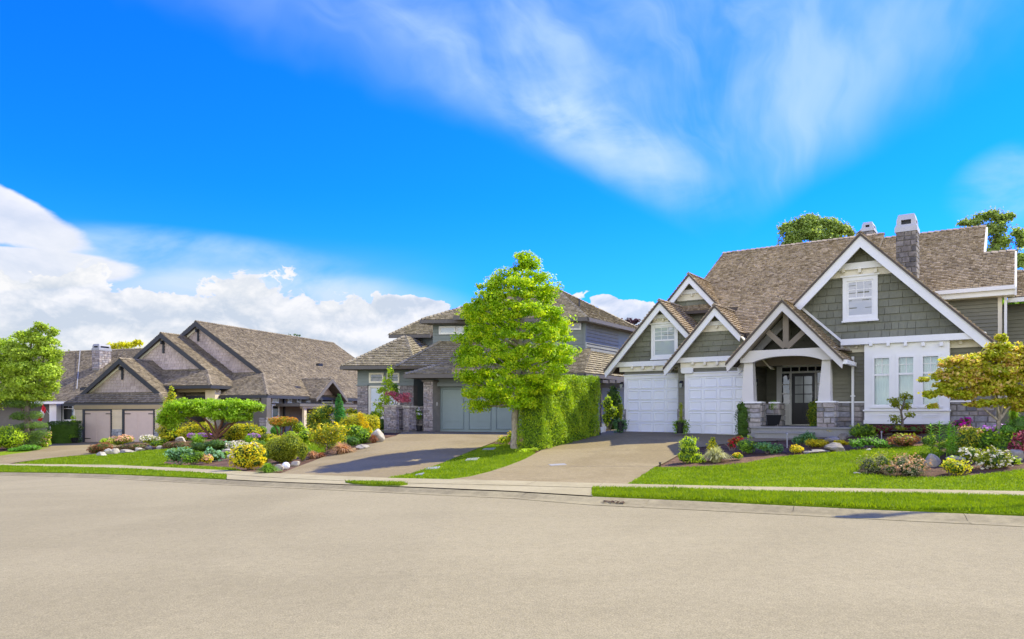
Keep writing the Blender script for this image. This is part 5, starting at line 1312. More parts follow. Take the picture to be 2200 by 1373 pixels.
# ------------------------------------------------------------------ plants
def cloud(blobs, leaf, cover=2.0, shell=0.35, elong=1.7, up=0.25, rough=0.22, droop=0.0, seed=1, cap=60000, freq=3.0, inner=0.15):
    """leaf-sized faces spread through ellipsoids; blobs: list of (centre, radii)"""
    R_ = np.random.default_rng(seed); CC, NN = [], []
    ph = R_.uniform(0, 6.28, 8); kw = R_.normal(0, 1, (8, 3))
    tot = 0
    for c_, r in blobs:
        c_, r = np.array(c_, float), np.array(r, float)
        A = 4 * np.pi * (((r[0] * r[1]) ** 1.6 + (r[0] * r[2]) ** 1.6 + (r[1] * r[2]) ** 1.6) / 3) ** (1 / 1.6)
        n = int(cover * A / (leaf * leaf * 0.5 * 1.0)) + 12
        n = min(n, cap); tot += n
        d = R_.normal(0, 1, (n, 3)); d /= np.linalg.norm(d, axis=1)[:, None]
        k_ = 1 - np.abs(R_.normal(0, 1, n)) * shell
        ins = R_.random(n) < inner; k_[ins] = R_.random(ins.sum()) ** 0.5
        k_ = np.clip(k_, 0.05, 1.15)
        p_ = d * r * k_[:, None]
        f = np.zeros(n)
        for j in range(8): f += np.sin((p_ + c_) @ (kw[j] * freq / max(r.mean(), 0.15)) + ph[j])
        p_ = p_ * (1 + rough * f / 3.0)[:, None]
        CC.append(p_ + c_); nn = d / r; NN.append(nn / np.linalg.norm(nn, axis=1)[:, None])
    P = np.vstack(CC); N = np.vstack(NN); n = len(P)
    N = N * 0.7 + R_.normal(0, 0.55, (n, 3)) + [0, 0, up]; N /= np.linalg.norm(N, axis=1)[:, None]
    a_ = np.cross(N, R_.normal(0, 1, (n, 3))); a_ /= np.linalg.norm(a_, axis=1)[:, None]
    if droop: a_ = a_ * (1 - droop) + np.array([0, 0, -1.0]) * droop; a_ /= np.linalg.norm(a_, axis=1)[:, None]
    b_ = np.cross(N, a_); b_ /= (np.linalg.norm(b_, axis=1)[:, None] + 1e-9)
    Ls = leaf * R_.uniform(0.6, 1.35, n)[:, None]; Ws = Ls / elong
    V = np.stack([P - a_ * Ls * .5, P + b_ * Ws * .5 - a_ * Ls * .05, P + a_ * Ls * .5, P - b_ * Ws * .5 - a_ * Ls * .05], 1)
    return V.reshape(-1, 3), np.arange(4 * n).reshape(-1, 4)
def px2w(px, py, Y): return ((px - CX) / FP * Y, Y, 1.6 + (HZ - py) / FP * Y)
def blobs_px(L, Y, dep=0.8, jit=0.0, seed=1):
    R_ = random.Random(seed); out = []
    for q in L:
        x, y, rx, ry = q[:4]; s_ = Y / FP; c_ = px2w(x, y, Y); rd_ = (q[4] if len(q) > 4 else rx * dep) * s_
        out.append(((c_[0], c_[1] + (R_.uniform(-1, 1) * jit), c_[2]), (rx * s_, rd_, ry * s_)))
    return out
STEMM = BARK
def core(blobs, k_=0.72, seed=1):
    """closed core of a dense shrub, coloured as its inner shade, so that one does not see through it"""
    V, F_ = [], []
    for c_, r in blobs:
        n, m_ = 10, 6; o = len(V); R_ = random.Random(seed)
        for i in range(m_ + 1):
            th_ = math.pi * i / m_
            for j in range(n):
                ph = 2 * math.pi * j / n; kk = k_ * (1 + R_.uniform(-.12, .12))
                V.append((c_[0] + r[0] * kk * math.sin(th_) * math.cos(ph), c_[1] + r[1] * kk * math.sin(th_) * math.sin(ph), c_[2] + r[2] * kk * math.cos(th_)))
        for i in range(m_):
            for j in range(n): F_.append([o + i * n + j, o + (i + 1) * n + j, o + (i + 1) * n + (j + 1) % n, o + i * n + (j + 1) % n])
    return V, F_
def bush(label, cat, base, L, mat, leaf=0.06, name='shrub', cover=1.6, group=None, accent=None, acover=0.25, stems=True, corek=0.72, Y=None, aleaf=None, atop=True, **k):
    """base: photo pixel where it stands; L: ellipses of its outline in photo pixels"""
    bx, by, bz = G(*base) if Y is None else px2w(base[0], base[1], Y)
    Y_ = by + (max(q[2] for q in L) * .5 * by / FP if Y is None else 0)
    B = blobs_px(L, Y_, k.pop('dep', 0.8), k.pop('jit', 0.0))
    sd_ = int(base[0] * 13 + base[1]) % 10000
    t_ = thing(name, (bx, Y_, bz if Y is not None else float(H(bx, Y_))), label, cat, group)
    V, F_ = cloud(B, leaf, cover, seed=sd_, **k)
    mesh('foliage', V, F_, L_[mat] if isinstance(mat, str) else mat, t_)
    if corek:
        cv, cf = core(B, corek, sd_); mesh('shade_core', cv, cf, L_['dark'], t_)  # dark core: shade inside the shrub put into its colour
    if accent:
        B2 = [((c_[0], c_[1], c_[2] + (r[2] * 0.12 if atop else 0)), tuple(q * 1.03 for q in r)) for c_, r in B]
        V, F_ = cloud(B2, aleaf or leaf * 1.15, acover, shell=0.06, inner=0, seed=sd_ + 1, up=.5, rough=k.get('rough', .22))
        if atop:
            cz_ = V.reshape(-1, 4, 3).mean(1); zmid = min(c_[2] for c_, r in B)
            keep = cz_[:, 2] > zmid; V = V.reshape(-1, 4, 3)[keep].reshape(-1, 3); F_ = np.arange(len(V)).reshape(-1, 4)
        if len(V): mesh('blossom', V, F_, L_[accent], t_)
    if stems:
        m_ = MB(); zc_ = min(c_[2] for c_, r in B)
        for i in range(3):
            m_.add(*tube([(bx + .03 * (i - 1), Y_, ORG[t_.name].z - .05), (bx + .1 * (i - 1), Y_, (zc_ + ORG[t_.name].z) / 2), (bx + .22 * (i - 1), Y_, zc_)], [.025, .02, .012], 6))
        m_.build('stem', STEMM, t_)
    return t_
def tuft(label, cat, base, w_px, h_px, mat, n=220, blade=0.016, name='grass_clump', group=None, lean=1.0, seed=0):
    bx, by, bz = G(*base); s_ = by / FP; R_ = random.Random(seed + int(base[0])); h = h_px * s_; w_ = w_px * s_ / 2
    V, F_ = [], []
    for i in range(n):
        th_ = R_.uniform(0, 6.283); r0 = R_.random() * w_ * .3; ln = h * R_.uniform(.75, 1.25); li = R_.random() * min(1, lean); sp = w_ * (.12 + 1.0 * li); ww = blade * R_.uniform(.6, 1.3)
        d = (math.cos(th_), math.sin(th_)); s2 = (-d[1] * ww, d[0] * ww); o = len(V)
        for t_, k_ in ((0, 1.0), (.4, .9), (.75, .6), (1, .08)):
            r = r0 + sp * t_ ** 1.5; z = bz - .02 + ln * (1.75 * t_ - (.75 + .85 * li) * t_ * t_)
            x, y = bx + d[0] * r, by + d[1] * r
            V += [(x - s2[0] * k_, y - s2[1] * k_, z), (x + s2[0] * k_, y + s2[1] * k_, z)]
        for j in range(3): F_.append([o + 2 * j, o + 2 * j + 1, o + 2 * j + 3, o + 2 * j + 2])
    o_ = mesh(name, V, F_, L_[mat], None, loc=(bx, by, bz)); return tag(o_, label, cat, group)
def rock(label, base, w_px, h_px, mat=None, name='rock', group=None, flat=1.0, seed=None, dep=.8):
    import bmesh
    bx, by, bz = G(*base); s_ = by / FP; w_, h = w_px * s_ / 2, h_px * s_; sd_ = seed or int(base[0] * 7 + base[1])
    bm = bmesh.new(); bmesh.ops.create_icosphere(bm, subdivisions=3, radius=1.0); R_ = random.Random(sd_)
    pl = []
    for i in range(15):
        n_ = Vector((R_.gauss(0, 1), R_.gauss(0, 1), R_.gauss(0, .8))).normalized(); pl.append((n_, R_.uniform(.55, .88)))
    V = []
    for v in bm.verts:
        c_ = v.co.copy()
        for n_, d in pl:
            e_ = c_.dot(n_) - d
            if e_ > 0: c_ -= n_ * e_
        c_ *= 1 + .09 * mnoise.noise(c_ * 2.6 + Vector((sd_ % 97, 0, 0))) + .03 * mnoise.noise(c_ * 8)
        V.append((bx + c_.x * w_ * 1.1, by + w_ * dep * .5 + c_.y * w_ * dep, bz + (c_.z * .62 + .38) * h))
    F_ = [[q.index for q in f.verts] for f in bm.faces]; bm.free()
    o = mesh(name, V, F_, mat or BOULD, None, loc=(bx, by, bz)); return tag(o, label, 'rock', group)
def trunkpx(t_, segs, Y, mat, name='trunk', n=8):
    """segs: list of polylines of (px, py, radius_px, dY)"""
    m_ = MB(); s_ = Y / FP
    for sg in segs:
        pts = [px2w(q[0], q[1], Y) for q in sg]; pts = [(p_[0], p_[1] + (q[3] if len(q) > 3 else 0), p_[2]) for p_, q in zip(pts, sg)]
        P = []; Rr = []
        for i in range(len(pts) - 1):
            for k_ in np.linspace(0, 1, 4)[: 3 if i < len(pts) - 2 else 4]:
                j = np.array(pts[i]) * (1 - k_) + np.array(pts[i + 1]) * k_; P.append(j + (np.array([math.sin(i * 5 + k_ * 6), math.cos(i * 3 + k_ * 5), 0]) * sg[i][2] * s_ * .12 if 0 < i + k_ else 0)); Rr.append((sg[i][2] * (1 - k_) + sg[i + 1][2] * k_) * s_)
        m_.add(*tube(P, Rr, n))
    return m_.build(name, mat, t_, smooth=True)

# ---- the street tree
def tree(label, base, segs, crown, mat, bark, leaf, cover=1.5, name='tree', Y=None, sub=None, n_sub=4, zf=.85, dep=.8, group=None, seed=5, cat='tree', **k):
    if Y is None: bx, by, bz = G(*base)
    else: bx, by, bz = px2w(base[0], base[1], Y)
    t_ = thing(name, (bx, by, bz), label, cat, group)
    if segs: trunkpx(t_, segs, by, bark)
    B = []; R_ = random.Random(seed)
    for c_, r in blobs_px(crown, by, dep):
        if not sub: B.append((c_, r)); continue
        for i in range(n_sub):
            th_, u_ = R_.uniform(0, 6.283), R_.uniform(-1, 1); q = math.sqrt(1 - u_ * u_); kk = R_.uniform(.35, .8)
            f = sub * R_.uniform(.7, 1.3)
            B.append(((c_[0] + r[0] * q * math.cos(th_) * kk, c_[1] + r[1] * q * math.sin(th_) * kk, c_[2] + r[2] * u_ * kk), (r[0] * f, r[1] * f, r[2] * f * zf)))
    V, F_ = cloud(B, leaf, cover, seed=seed, **k)
    mesh('crown', V, F_, L_[mat] if isinstance(mat, str) else mat, t_)
    return t_, B
Yt = G(1107, 966)[1]
def street_crown():
    """branch sprays in tiers, narrow at the top and widest two thirds of the way down"""
    R_ = random.Random(12); Lc = []
    prof = [(550, 1108, 1156), (575, 1088, 1166), (600, 1030, 1182), (625, 1010, 1200), (650, 995, 1212), (680, 986, 1222), (710, 984, 1230), (740, 978, 1234), (770, 976, 1232), (800, 984, 1222), (830, 990, 1205), (855, 1000, 1188), (874, 1030, 1150)]
    ys = [q[0] for q in prof]
    y = 553
    while y < 876:
        xl, xr = np.interp(y, ys, [q[1] for q in prof]), np.interp(y, ys, [q[2] for q in prof]); w_ = xr - xl; mid = (xl + xr) / 2
        n = max(2, int(w_ / 26))
        for i in range(n):
            f = (i + .5) / n * 2 - 1; x = mid + f * (w_ / 2 - 12) + R_.uniform(-7, 7)
            for dd in ((-1, 1) if w_ > 90 else (0,)):
                dy = dd * math.sqrt(max(.04, 1 - f * f)) * w_ / 2 * R_.uniform(.45, .8)
                rx = R_.uniform(15, 27); Lc.append((x, y + R_.uniform(-8, 8) + abs(f) * 6, rx, rx * R_.uniform(.40, .58), dy))
        y += 22
    return Lc
SC = street_crown(); t_ = thing('tree', G(1107, 966), 'bright green street tree with a layered oval crown on the lawn strip', 'tree')
s_ = Yt / FP
B = [((px2w(x, y, Yt)[0], Yt + dy * s_, px2w(x, y, Yt)[2]), (rx * s_, rx * s_ * .95, ry * s_)) for x, y, rx, ry, dy in SC]
V, F_ = cloud(B, .10, 1.9, shell=.3, elong=1.9, up=.5, rough=.4, seed=3, inner=.35, droop=.12, freq=2.2)
mesh('crown', V, F_, L_['street'], t_)
R_ = random.Random(4)
segs = [[(1106, 972, 11), (1106, 950, 8.8), (1107, 900, 8), (1108, 872, 7.4), (1112, 820, 6.2), (1120, 720, 4.2), (1128, 620, 2.2), (1132, 560, .8)]]
for x, y, rx, ry, dy in SC[::2]:
    y0 = min(868, y + 25 + abs(x - 1112) * .35); segs.append([(1108 + (872 - y0) * .06, y0, 2.6, 0), ((x + 1110) / 2, (y + y0) / 2 + 3, 1.7, dy * s_ * .5), (x, y, .6, dy * s_)])
trunkpx(t_, segs, Yt, BARKL)
t_ = bush('pale coral leaf spray sprouting at the fork of the street tree trunk', 'sucker shoot', (1120, 876), [(1119, 866, 6, 8), (1122, 876, 5, 4)], 'acer', .07, name='sucker_shoot', cover=1.3, corek=0, stems=False, Y=Yt - .25)
# root flare plants
bush('low yellow-green ground cover around the street tree trunk', 'ground cover', (1128, 974), [(1128, 968, 22, 5), (1145, 966, 12, 5)], 'lime', .06, name='ground_cover', corek=.5, stems=False)
bush('yellow-green clump where the driveway meets the tree lawn', 'ground cover', (1083, 957), [(1083, 946, 17, 9), (1098, 938, 9, 10)], 'lime', .07, name='ground_cover', accent='yellow', acover=.3, corek=.5, stems=False)
# ---- clipped conifer hedge between the two driveways
def hedge(label, A_, B_, wid, topA, topB, mat, leaf, ribs=0.0, cover=1.6, name='hedge', h0=0.0, seed=2):
    ax_, ay_, az = G(*A_); bx, by, bz = G(*B_); a_, b_ = np.array([ax_, ay_]), np.array([bx, by])
    ha = 1.6 + (HZ - topA) / FP * ay_; hb = 1.6 + (HZ - topB) / FP * by
    d = b_ - a_; Ln = np.linalg.norm(d); d /= Ln; n_ = np.array([-d[1], d[0]])
    if n_[0] > 0: n_ = -n_
    t_ = thing(name, (ax_, ay_, az), label, 'hedge'); R_ = np.random.default_rng(seed)
    area = 2 * (Ln + wid) * (ha - az) + Ln * wid; n = int(cover * area / (leaf * leaf * .5))
    s_ = R_.random(n); w_ = R_.random(n); z = R_.random(n) ** .9
    face = R_.random(n); side = 2 * (Ln + wid) * (ha - az) / area
    f1 = face < side * Ln / (Ln + wid) * .5; f2 = (~f1) & (face < side * Ln / (Ln + wid)); f3 = (~f1) & (~f2) & (face < side * (Ln + .5 * wid) / (Ln + wid)); f4 = (~f1) & (~f2) & (~f3) & (face < side)
    top = ~(f1 | f2 | f3 | f4)
    dpt = np.abs(R_.normal(0, .07, n))
    w_[f1] = 0; w_[f2] = 1; s_[f3] = 0; s_[f4] = 1; z[top] = 1
    rib = ribs * (np.abs(np.sin(s_ * Ln * np.pi / .75)) - .5) + .05 * np.sin(z * 9 + s_ * 20)
    nrm = np.zeros((n, 3)); nrm[f1, :2] = -n_; nrm[f2, :2] = n_; nrm[f3, :2] = -d; nrm[f4, :2] = d; nrm[top, 2] = 1
    htop = (ha + (hb - ha) * s_) + .05 * np.sin(s_ * 40); zb_ = az + (bz - az) * s_
    batter = np.where(z < .15, .0, 0)
    P = np.zeros((n, 3)); P[:, :2] = a_ + d * (s_ * Ln)[:, None] + n_ * (w_ * wid)[:, None]; P[:, 2] = zb_ + (htop - zb_) * z
    P += nrm * (rib - dpt)[:, None] + R_.normal(0, .02, (n, 3))
    N = nrm * .5 + R_.normal(0, .6, (n, 3)); N /= np.linalg.norm(N, axis=1)[:, None]
    a2 = R_.normal(0, .45, (n, 3)) + [0, 0, 1.0]; a2 -= N * (a2 * N).sum(1)[:, None]; a2 /= np.linalg.norm(a2, axis=1)[:, None]; b2 = np.cross(N, a2)
    Ls = leaf * R_.uniform(.6, 1.5, n)[:, None]; Ws = Ls * .5
    V = np.stack([P - a2 * Ls * .5, P + b2 * Ws * .5, P + a2 * Ls * .6, P - b2 * Ws * .5], 1).reshape(-1, 3)
    mesh('foliage', V, np.arange(4 * n).reshape(-1, 4), L_[mat], t_)
    i_ = .16; c0 = a_ + d * i_ + n_ * i_; c1_ = b_ - d * i_ + n_ * i_; c2_ = b_ - d * i_ + n_ * (wid - i_); c3_ = a_ + d * i_ + n_ * (wid - i_)
    VV = [(*c0, az), (*c1_, bz), (*c2_, bz), (*c3_, az), (*c0, ha - i_), (*c1_, hb - i_), (*c2_, hb - i_), (*c3_, ha - i_)]
    mesh('shade_core', VV, [[3, 2, 1, 0], [4, 5, 6, 7], [0, 1, 5, 4], [1, 2, 6, 5], [2, 3, 7, 6], [3, 0, 4, 7]], L_['dark'], t_)  # inner shade of the hedge, given as a dark solid colour
    return t_
hedge('tall clipped yellow-green conifer hedge between the two driveways', (1169, 968), (1289, 936), 1.05, 806, 812, 'thuja', .055, .04, 2.3)
hedge('low dark clipped hedge beside the far garage', (100, 955), (163, 953), 1.0, 907, 906, 'dark', .07, 0, 1.3)

# ---- near garden, right of the driveway
bush('weeping lime conifer at the driveway end of the near bed', 'conifer', (1478, 996), [(1480, 952, 19, 15), (1480, 968, 21, 18), (1474, 982, 21, 13), (1492, 984, 18, 12), (1508, 988, 10, 6)], 'lime', .06, name='weeping_conifer', droop=.6, rough=.3, elong=2.4)
tuft('fountain of cream striped grass beside the weeping conifer', 'ornamental grass', (1538, 992), 62, 32, 'straw', 420, .014)
bush('small golden conifer behind the striped grass', 'conifer', (1531, 968), [(1531, 947, 7, 9), (1531, 958, 13, 9), (1534, 966, 16, 8)], 'gold', .06, name='dwarf_conifer')
bush('red azalea with orange tips beside the boxwood ball', 'azalea', (1574, 968), [(1573, 953, 10, 11), (1584, 945, 9, 7), (1590, 941, 6, 4)], 'red', .07, name='azalea', accent='orange', acover=.25)
bush('round glossy green boxwood right of the red azalea', 'boxwood', (1603, 975), [(1603, 958, 22, 16)], 'green', .055, name='boxwood', accent='lime', acover=.3)
bush('orange-yellow flower cushion in front of the boxwood', 'flower clump', (1585, 989), [(1585, 981, 11, 6)], 'green', .05, name='flower_clump', accent='yellow', acover=1.6, corek=.5, stems=False)
bush('blue-green juniper next to the boxwood', 'juniper', (1655, 976), [(1640, 959, 17, 10), (1662, 964, 20, 11)], 'blue', .055, name='juniper', group='blue-green junipers in the near bed', rough=.3)
bush('blue-green juniper in front of the columnar yew by the steps', 'juniper', (1728, 955), [(1716, 945, 15, 8), (1735, 938, 18, 11), (1745, 944, 12, 8)], 'blue', .055, name='juniper', group='blue-green junipers in the near bed', rough=.3)
def colyew(label, base, x0, x1, ytop, mat):
    cx_ = (x0 + x1) / 2; w_ = (x1 - x0) / 2 * 1.4; yb = base[1]
    Lb = [(cx_ + random.uniform(-2, 2), y, w_ * random.uniform(.7, 1.0) * (0.55 if y < ytop + 12 else 1), 12) for y in np.arange(ytop + 8, yb - 4, 7)]
    Lb += [(cx_ + (i - 1) * w_ * .5, ytop + 8 + abs(i - 1) * 3, w_ * .33, 10) for i in range(3)]
    return bush(label, 'columnar yew', base, Lb, mat, .05, name='columnar_yew', cover=1.1, rough=.2, elong=2.6, droop=-.5, dep=1.0)
colyew('dark columnar yew in front of the left porch pier', (1597, 940), 1584, 1611, 863, 'dark')
colyew('yellow-tipped columnar yew before the right porch pier', (1753, 938), 1738, 1767, 859, 'olive')
bush('yellow flower mat left of the flat stones', 'flower clump', (1711, 975), [(1711, 966, 14, 8)], 'gold', .045, name='flower_clump', accent='yellow', acover=1.5, corek=.5, stems=False)
bush('yellow flower mat in front of the blue juniper', 'flower clump', (1757, 962), [(1757, 953, 21, 8), (1742, 950, 10, 5)], 'gold', .045, name='flower_clump', accent='yellow', acover=1.3, corek=.5, stems=False)
bush('small yellow azalea ball on a stem above the rocks', 'azalea', (1789, 940), [(1789, 926, 13, 6), (1783, 930, 8, 5)], 'gold', .05, name='azalea', accent='yellow', acover=1.2, corek=.5)
bush('yellow stonecrop spilling over the broad rock', 'flower clump', (1806, 957), [(1803, 950, 12, 4), (1818, 954, 8, 4)], 'gold', .045, name='flower_clump', accent='yellow', acover=1.3, corek=.5, stems=False)
rock('grey dome rock under the small yellow azalea', (1790, 953), 36, 17)
rock('broad tan rock with stonecrop at the lawn edge', (1801, 971), 46, 20)
rock('slanted grey rock behind the dome rock', (1814, 944), 24, 16)
rock('flat brown stone slab at the lawn edge', (1762, 973), 48, 7)
rock('flat pale stone slab beside the yellow flower mat', (1740, 975), 30, 6)
rock('tiny white rock under the fern-like juniper', (1867, 970), 17, 7, BOULW)
bush('bright green spreading juniper along the lawn edge', 'juniper', (1868, 966), [(1838, 952, 18, 10), (1862, 948, 22, 11), (1890, 953, 20, 9), (1908, 958, 14, 7)], leafs('fresh_green', (0.182, 0.420, 0.042)), .065, name='juniper', rough=.35, elong=2.4)
bush('dark feathery shrub below the rain pipe', 'shrub', (1810, 932), [(1808, 912, 19, 22), (1826, 905, 12, 14), (1843, 910, 14, 16)], 'dark', .06)
bush('glossy green rhododendron left of the bay windows', 'rhododendron', (1855, 940), [(1853, 925, 26, 15), (1838, 930, 14, 10), (1872, 928, 13, 12)], 'green', .09, name='rhododendron', elong=2.6, accent='lime', acover=.15)
bush('bronze dome-shaped shrub under the bay windows', 'spirea', (1943, 963), [(1943, 946, 33, 14)], 'rust', .055, name='spirea', accent='olive', acover=.35)
bush('lime ferny clump between bronze dome and tall lilies', 'fern', (1996, 958), [(1990, 948, 12, 12), (2003, 946, 10, 13)], 'lime', .06, name='fern', elong=3)
# cloud-pruned miniature pine on its slab
bt = thing('bonsai_tree', G(1938, 935), 'cloud-pruned miniature tree with five leaf pads before the bay windows', 'bonsai tree')
Yb = G(1938, 935)[1] - .3
V, F_ = cloud(blobs_px([(1944, 852, 16, 9), (1921, 862, 14, 9), (1925, 870, 12, 7), (1948, 872, 11, 9), (1955, 891, 11, 7), (1922, 900, 13, 10), (1936, 921, 13, 6)], Yb), .06, 1.5, rough=.3, seed=9)
mesh('crown', V, F_, L_['olive'], bt)
trunkpx(bt, [[(1938, 932, 3), (1939, 905, 2.6), (1936, 885, 2.1), (1942, 865, 1.6), (1944, 855, 1)], [(1938, 905, 1.8), (1950, 894, 1)], [(1938, 910, 1.6), (1925, 902, 1)], [(1937, 885, 1.5), (1926, 870, 1)], [(1939, 880, 1.3), (1948, 874, .8)]], Yb, BARK)
u0 = px2w(1938, 925, Yb); 
part('display_slab', tube([(u0[0], u0[1], u0[2] - .03), (u0[0], u0[1], u0[2] + .0)], [.34, .37], 20), BLACK, bt); part('slab_leg', tube([(u0[0], u0[1], u0[2] - .35), (u0[0], u0[1], u0[2] - .03)], .05, 8), BLACK, bt)
# dark red low hedge along the bay foot
bush('low dark maroon barberry hedge along the foot of the bay', 'barberry hedge', (1935, 935), [(1895, 924, 22, 11), (1930, 924, 25, 11), (1965, 924, 25, 11), (1995, 924, 20, 11)], 'wine', .05, name='barberry_hedge', cover=1.4)
# tall lilies
def lily(label, base, top, w_px, n_st=3):
    bx, by, bz = G(*base); s_ = by / FP; t_ = thing('lily', (bx, by, bz), label, 'lily', 'tall whorled lilies by the boulder'); R_ = random.Random(int(base[0]))
    ht = 1.6 + (HZ - top) * s_ - bz; V, F_ = [], []; m_ = MB()
    for k_ in range(n_st):
        ox = (k_ - (n_st - 1) / 2) * w_px * s_ * .36; oy = R_.uniform(-.12, .12); h = ht * R_.uniform(.9, 1.0)
        m_.add(*tube([(bx + ox * .6, by + oy, bz - .03), (bx + ox, by + oy, bz + h)], [.012, .008], 6))
        nn = 80
        for i in range(nn):
            z = h * (.16 + .84 * i / nn); th_ = i * 2.4; ln = w_px * s_ * .52 * (1 - .3 * (i / nn)) * R_.uniform(.8, 1.1); d = np.array([math.cos(th_), math.sin(th_)]); sd2 = np.array([-d[1], d[0]]) * .019; o = len(V)
            for q, hh, ww in ((0, 0, .4), (.5, .35, 1), (1, .25, .1)):
                p_ = np.array([bx + ox, by + oy]) + d * ln * q; V += [(*(p_ - sd2 * ww), bz + z + hh * ln * .6), (*(p_ + sd2 * ww), bz + z + hh * ln * .6)]
            F_ += [[o, o + 1, o + 3, o + 2], [o + 2, o + 3, o + 5, o + 4]]
    m_.build('stem', L_['green'], t_); mesh('leaves', V, F_, leafs('lily_leaf', (0.34, 0.56, 0.09)) if 'lily_leaf' not in MATS else MATS['lily_leaf'], t_)
lily('taller whorl-leaved lily left of the pair, over the boulder', (2020, 990), 905, 52)
lily('whorl-leaved lily right of the pair, leaning to the maple', (2046, 988), 912, 44, 2)
rock('big grey boulder at the foot of the tall lilies', (2006, 1003), 38, 28)
rock('pale flat boulder behind the gold cushion shrub', (2056, 993), 42, 18, BOULW)
rock('small flat stone at the tip of the heather bed', (1842, 1021), 24, 7, BOULW)
rock('dark boulder under the red laceleaf maple', (2186, 990), 40, 30)
bush('grey-brown heather at the lawn tip, left one', 'heather', (1880, 1020), [(1868, 998, 26, 20), (1895, 993, 26, 22), (1880, 1006, 36, 13)], 'heath', .05, name='heather', rough=.4, elong=3, group='heathers at the lawn tip', accent='olive', acover=.4, cover=1.4, corek=.6)
bush('brownish heather between the left heather and the boulder', 'heather', (1958, 1026), [(1942, 1000, 26, 20), (1968, 1002, 26, 22), (1955, 1012, 38, 13), (1915, 1010, 18, 12)], 'heath', .05, name='heather', rough=.4, elong=3, group='heathers at the lawn tip', accent='tan', acover=.5, cover=1.4, corek=.6)
bush('yellow-green cushion shrub right of the heathers', 'shrub', (2054, 1023), [(2054, 1004, 27, 17), (2038, 1000, 14, 12)], 'gold', .055, rough=.28, accent='lime', acover=.3)
bush('cream-flowered low shrub under the maple, front', 'shrub', (2130, 1010), [(2105, 985, 24, 16), (2135, 985, 30, 22), (2155, 990, 16, 16), (2085, 972, 18, 12)], 'olive', .07, rough=.35, accent='cream', acover=.45, elong=1.5, atop=False)
bush('yellow-green shrub behind the tall lilies', 'shrub', (2072, 978), [(2068, 952, 22, 26), (2085, 940, 18, 20), (2050, 960, 14, 16)], 'olive', .065, rough=.3, accent='gold', acover=.3)
bush('dark green low shrub around the maple trunk', 'shrub', (2125, 968), [(2110, 950, 26, 17), (2145, 955, 28, 18), (2170, 945, 22, 20), (2128, 940, 20, 14)], 'green', .075, rough=.3, accent='lime', acover=.25)
bush('magenta rhododendron bloom by the stone wall', 'rhododendron', (2060, 940), [(2062, 914, 19, 9), (2075, 905, 12, 7), (2045, 918, 9, 6)], 'green', .08, name='rhododendron', accent='magenta', acover=1.5)
bush('lilac-pink azalea behind the maple trunk', 'azalea', (2128, 945), [(2115, 926, 18, 8), (2138, 924, 14, 8), (2155, 920, 12, 7)], 'green', .07, name='azalea', accent='purple', acover=1.0)
bush('peach-tipped pieris between lilies and lilac azalea', 'shrub', (2095, 950), [(2090, 930, 18, 10), (2075, 925, 12, 10)], 'olive', .07, accent='peach', acover=.5)
bush('green bush against the stone wall right of the bay', 'shrub', (2095, 930), [(2095, 905, 22, 16), (2075, 898, 14, 10), (2120, 908, 15, 14)], 'dark', .08)
bush('crimson laceleaf maple at the right picture edge', 'dwarf maple', (2192, 985), [(2190, 955, 20, 15), (2205, 945, 22, 22), (2180, 966, 14, 10)], 'pink', .07, name='dwarf_maple', accent='wine', acover=.8, droop=.3)
bush('leafy green perennials behind the laceleaf maple', 'shrub', (2185, 960), [(2190, 915, 22, 22), (2165, 925, 20, 18), (2215, 920, 25, 40)], leafs('fresh_green2', (0.168, 0.378, 0.042)), .09, elong=2.8)
tuft('sword-leaved iris clump under the maple crown', 'iris', (2178, 935), 40, 62, 'green', 90, .02, name='iris', lean=.6)
# coral-tinted maple at right
Ym = G(2147, 953)[1]
segs = [[(2147, 958, 5), (2147, 930, 4), (2146, 905, 3.7), (2150, 890, 3)], [(2146, 905, 3), (2165, 878, 2.4), (2185, 850, 1.6), (2200, 800, 1)], [(2146, 905, 2.6), (2125, 888, 2), (2105, 870, 1.4), (2060, 830, .8)], [(2148, 897, 2.4), (2140, 860, 2), (2120, 800, 1.2), (2110, 770, .7)], [(2150, 890, 2.4), (2160, 840, 2), (2175, 780, 1.2), (2180, 740, .7)], [(2165, 878, 2), (2210, 850, 1.5), (2250, 820, .8)]]
crown = [(2052, 775, 22, 11), (2030, 785, 14, 8), (1986, 814, 9, 7), (2020, 808, 16, 9), (1995, 848, 15, 8), (2003, 872, 8, 7), (2060, 800, 30, 13), (2095, 780, 30, 15), (2045, 825, 28, 12), (2085, 812, 34, 14), (2030, 840, 18, 9), (2070, 850, 30, 11), (2105, 840, 28, 13), (2120, 765, 28, 16), (2150, 745, 22, 12), (2155, 725, 14, 8), (2175, 770, 30, 16), (2135, 795, 34, 16), (2175, 805, 32, 16), (2140, 830, 32, 15), (2180, 840, 30, 15), (2110, 868, 24, 10), (2205, 790, 30, 25), (2210, 850, 30, 24), (2150, 862, 22, 9), (2190, 875, 22, 10), (2230, 760, 30, 25), (2255, 830, 34, 26), (2195, 748, 22, 12)]
tree('low spreading maple with coral-tinted yellow-green leaves beside the bay', (2147, 955), segs, crown, 'acer', BARKL, .085, 1.0, sub=.8, n_sub=9, shell=.5, rough=.4, up=.5, seed=8, elong=1.4, dep=1.0, zf=.6)
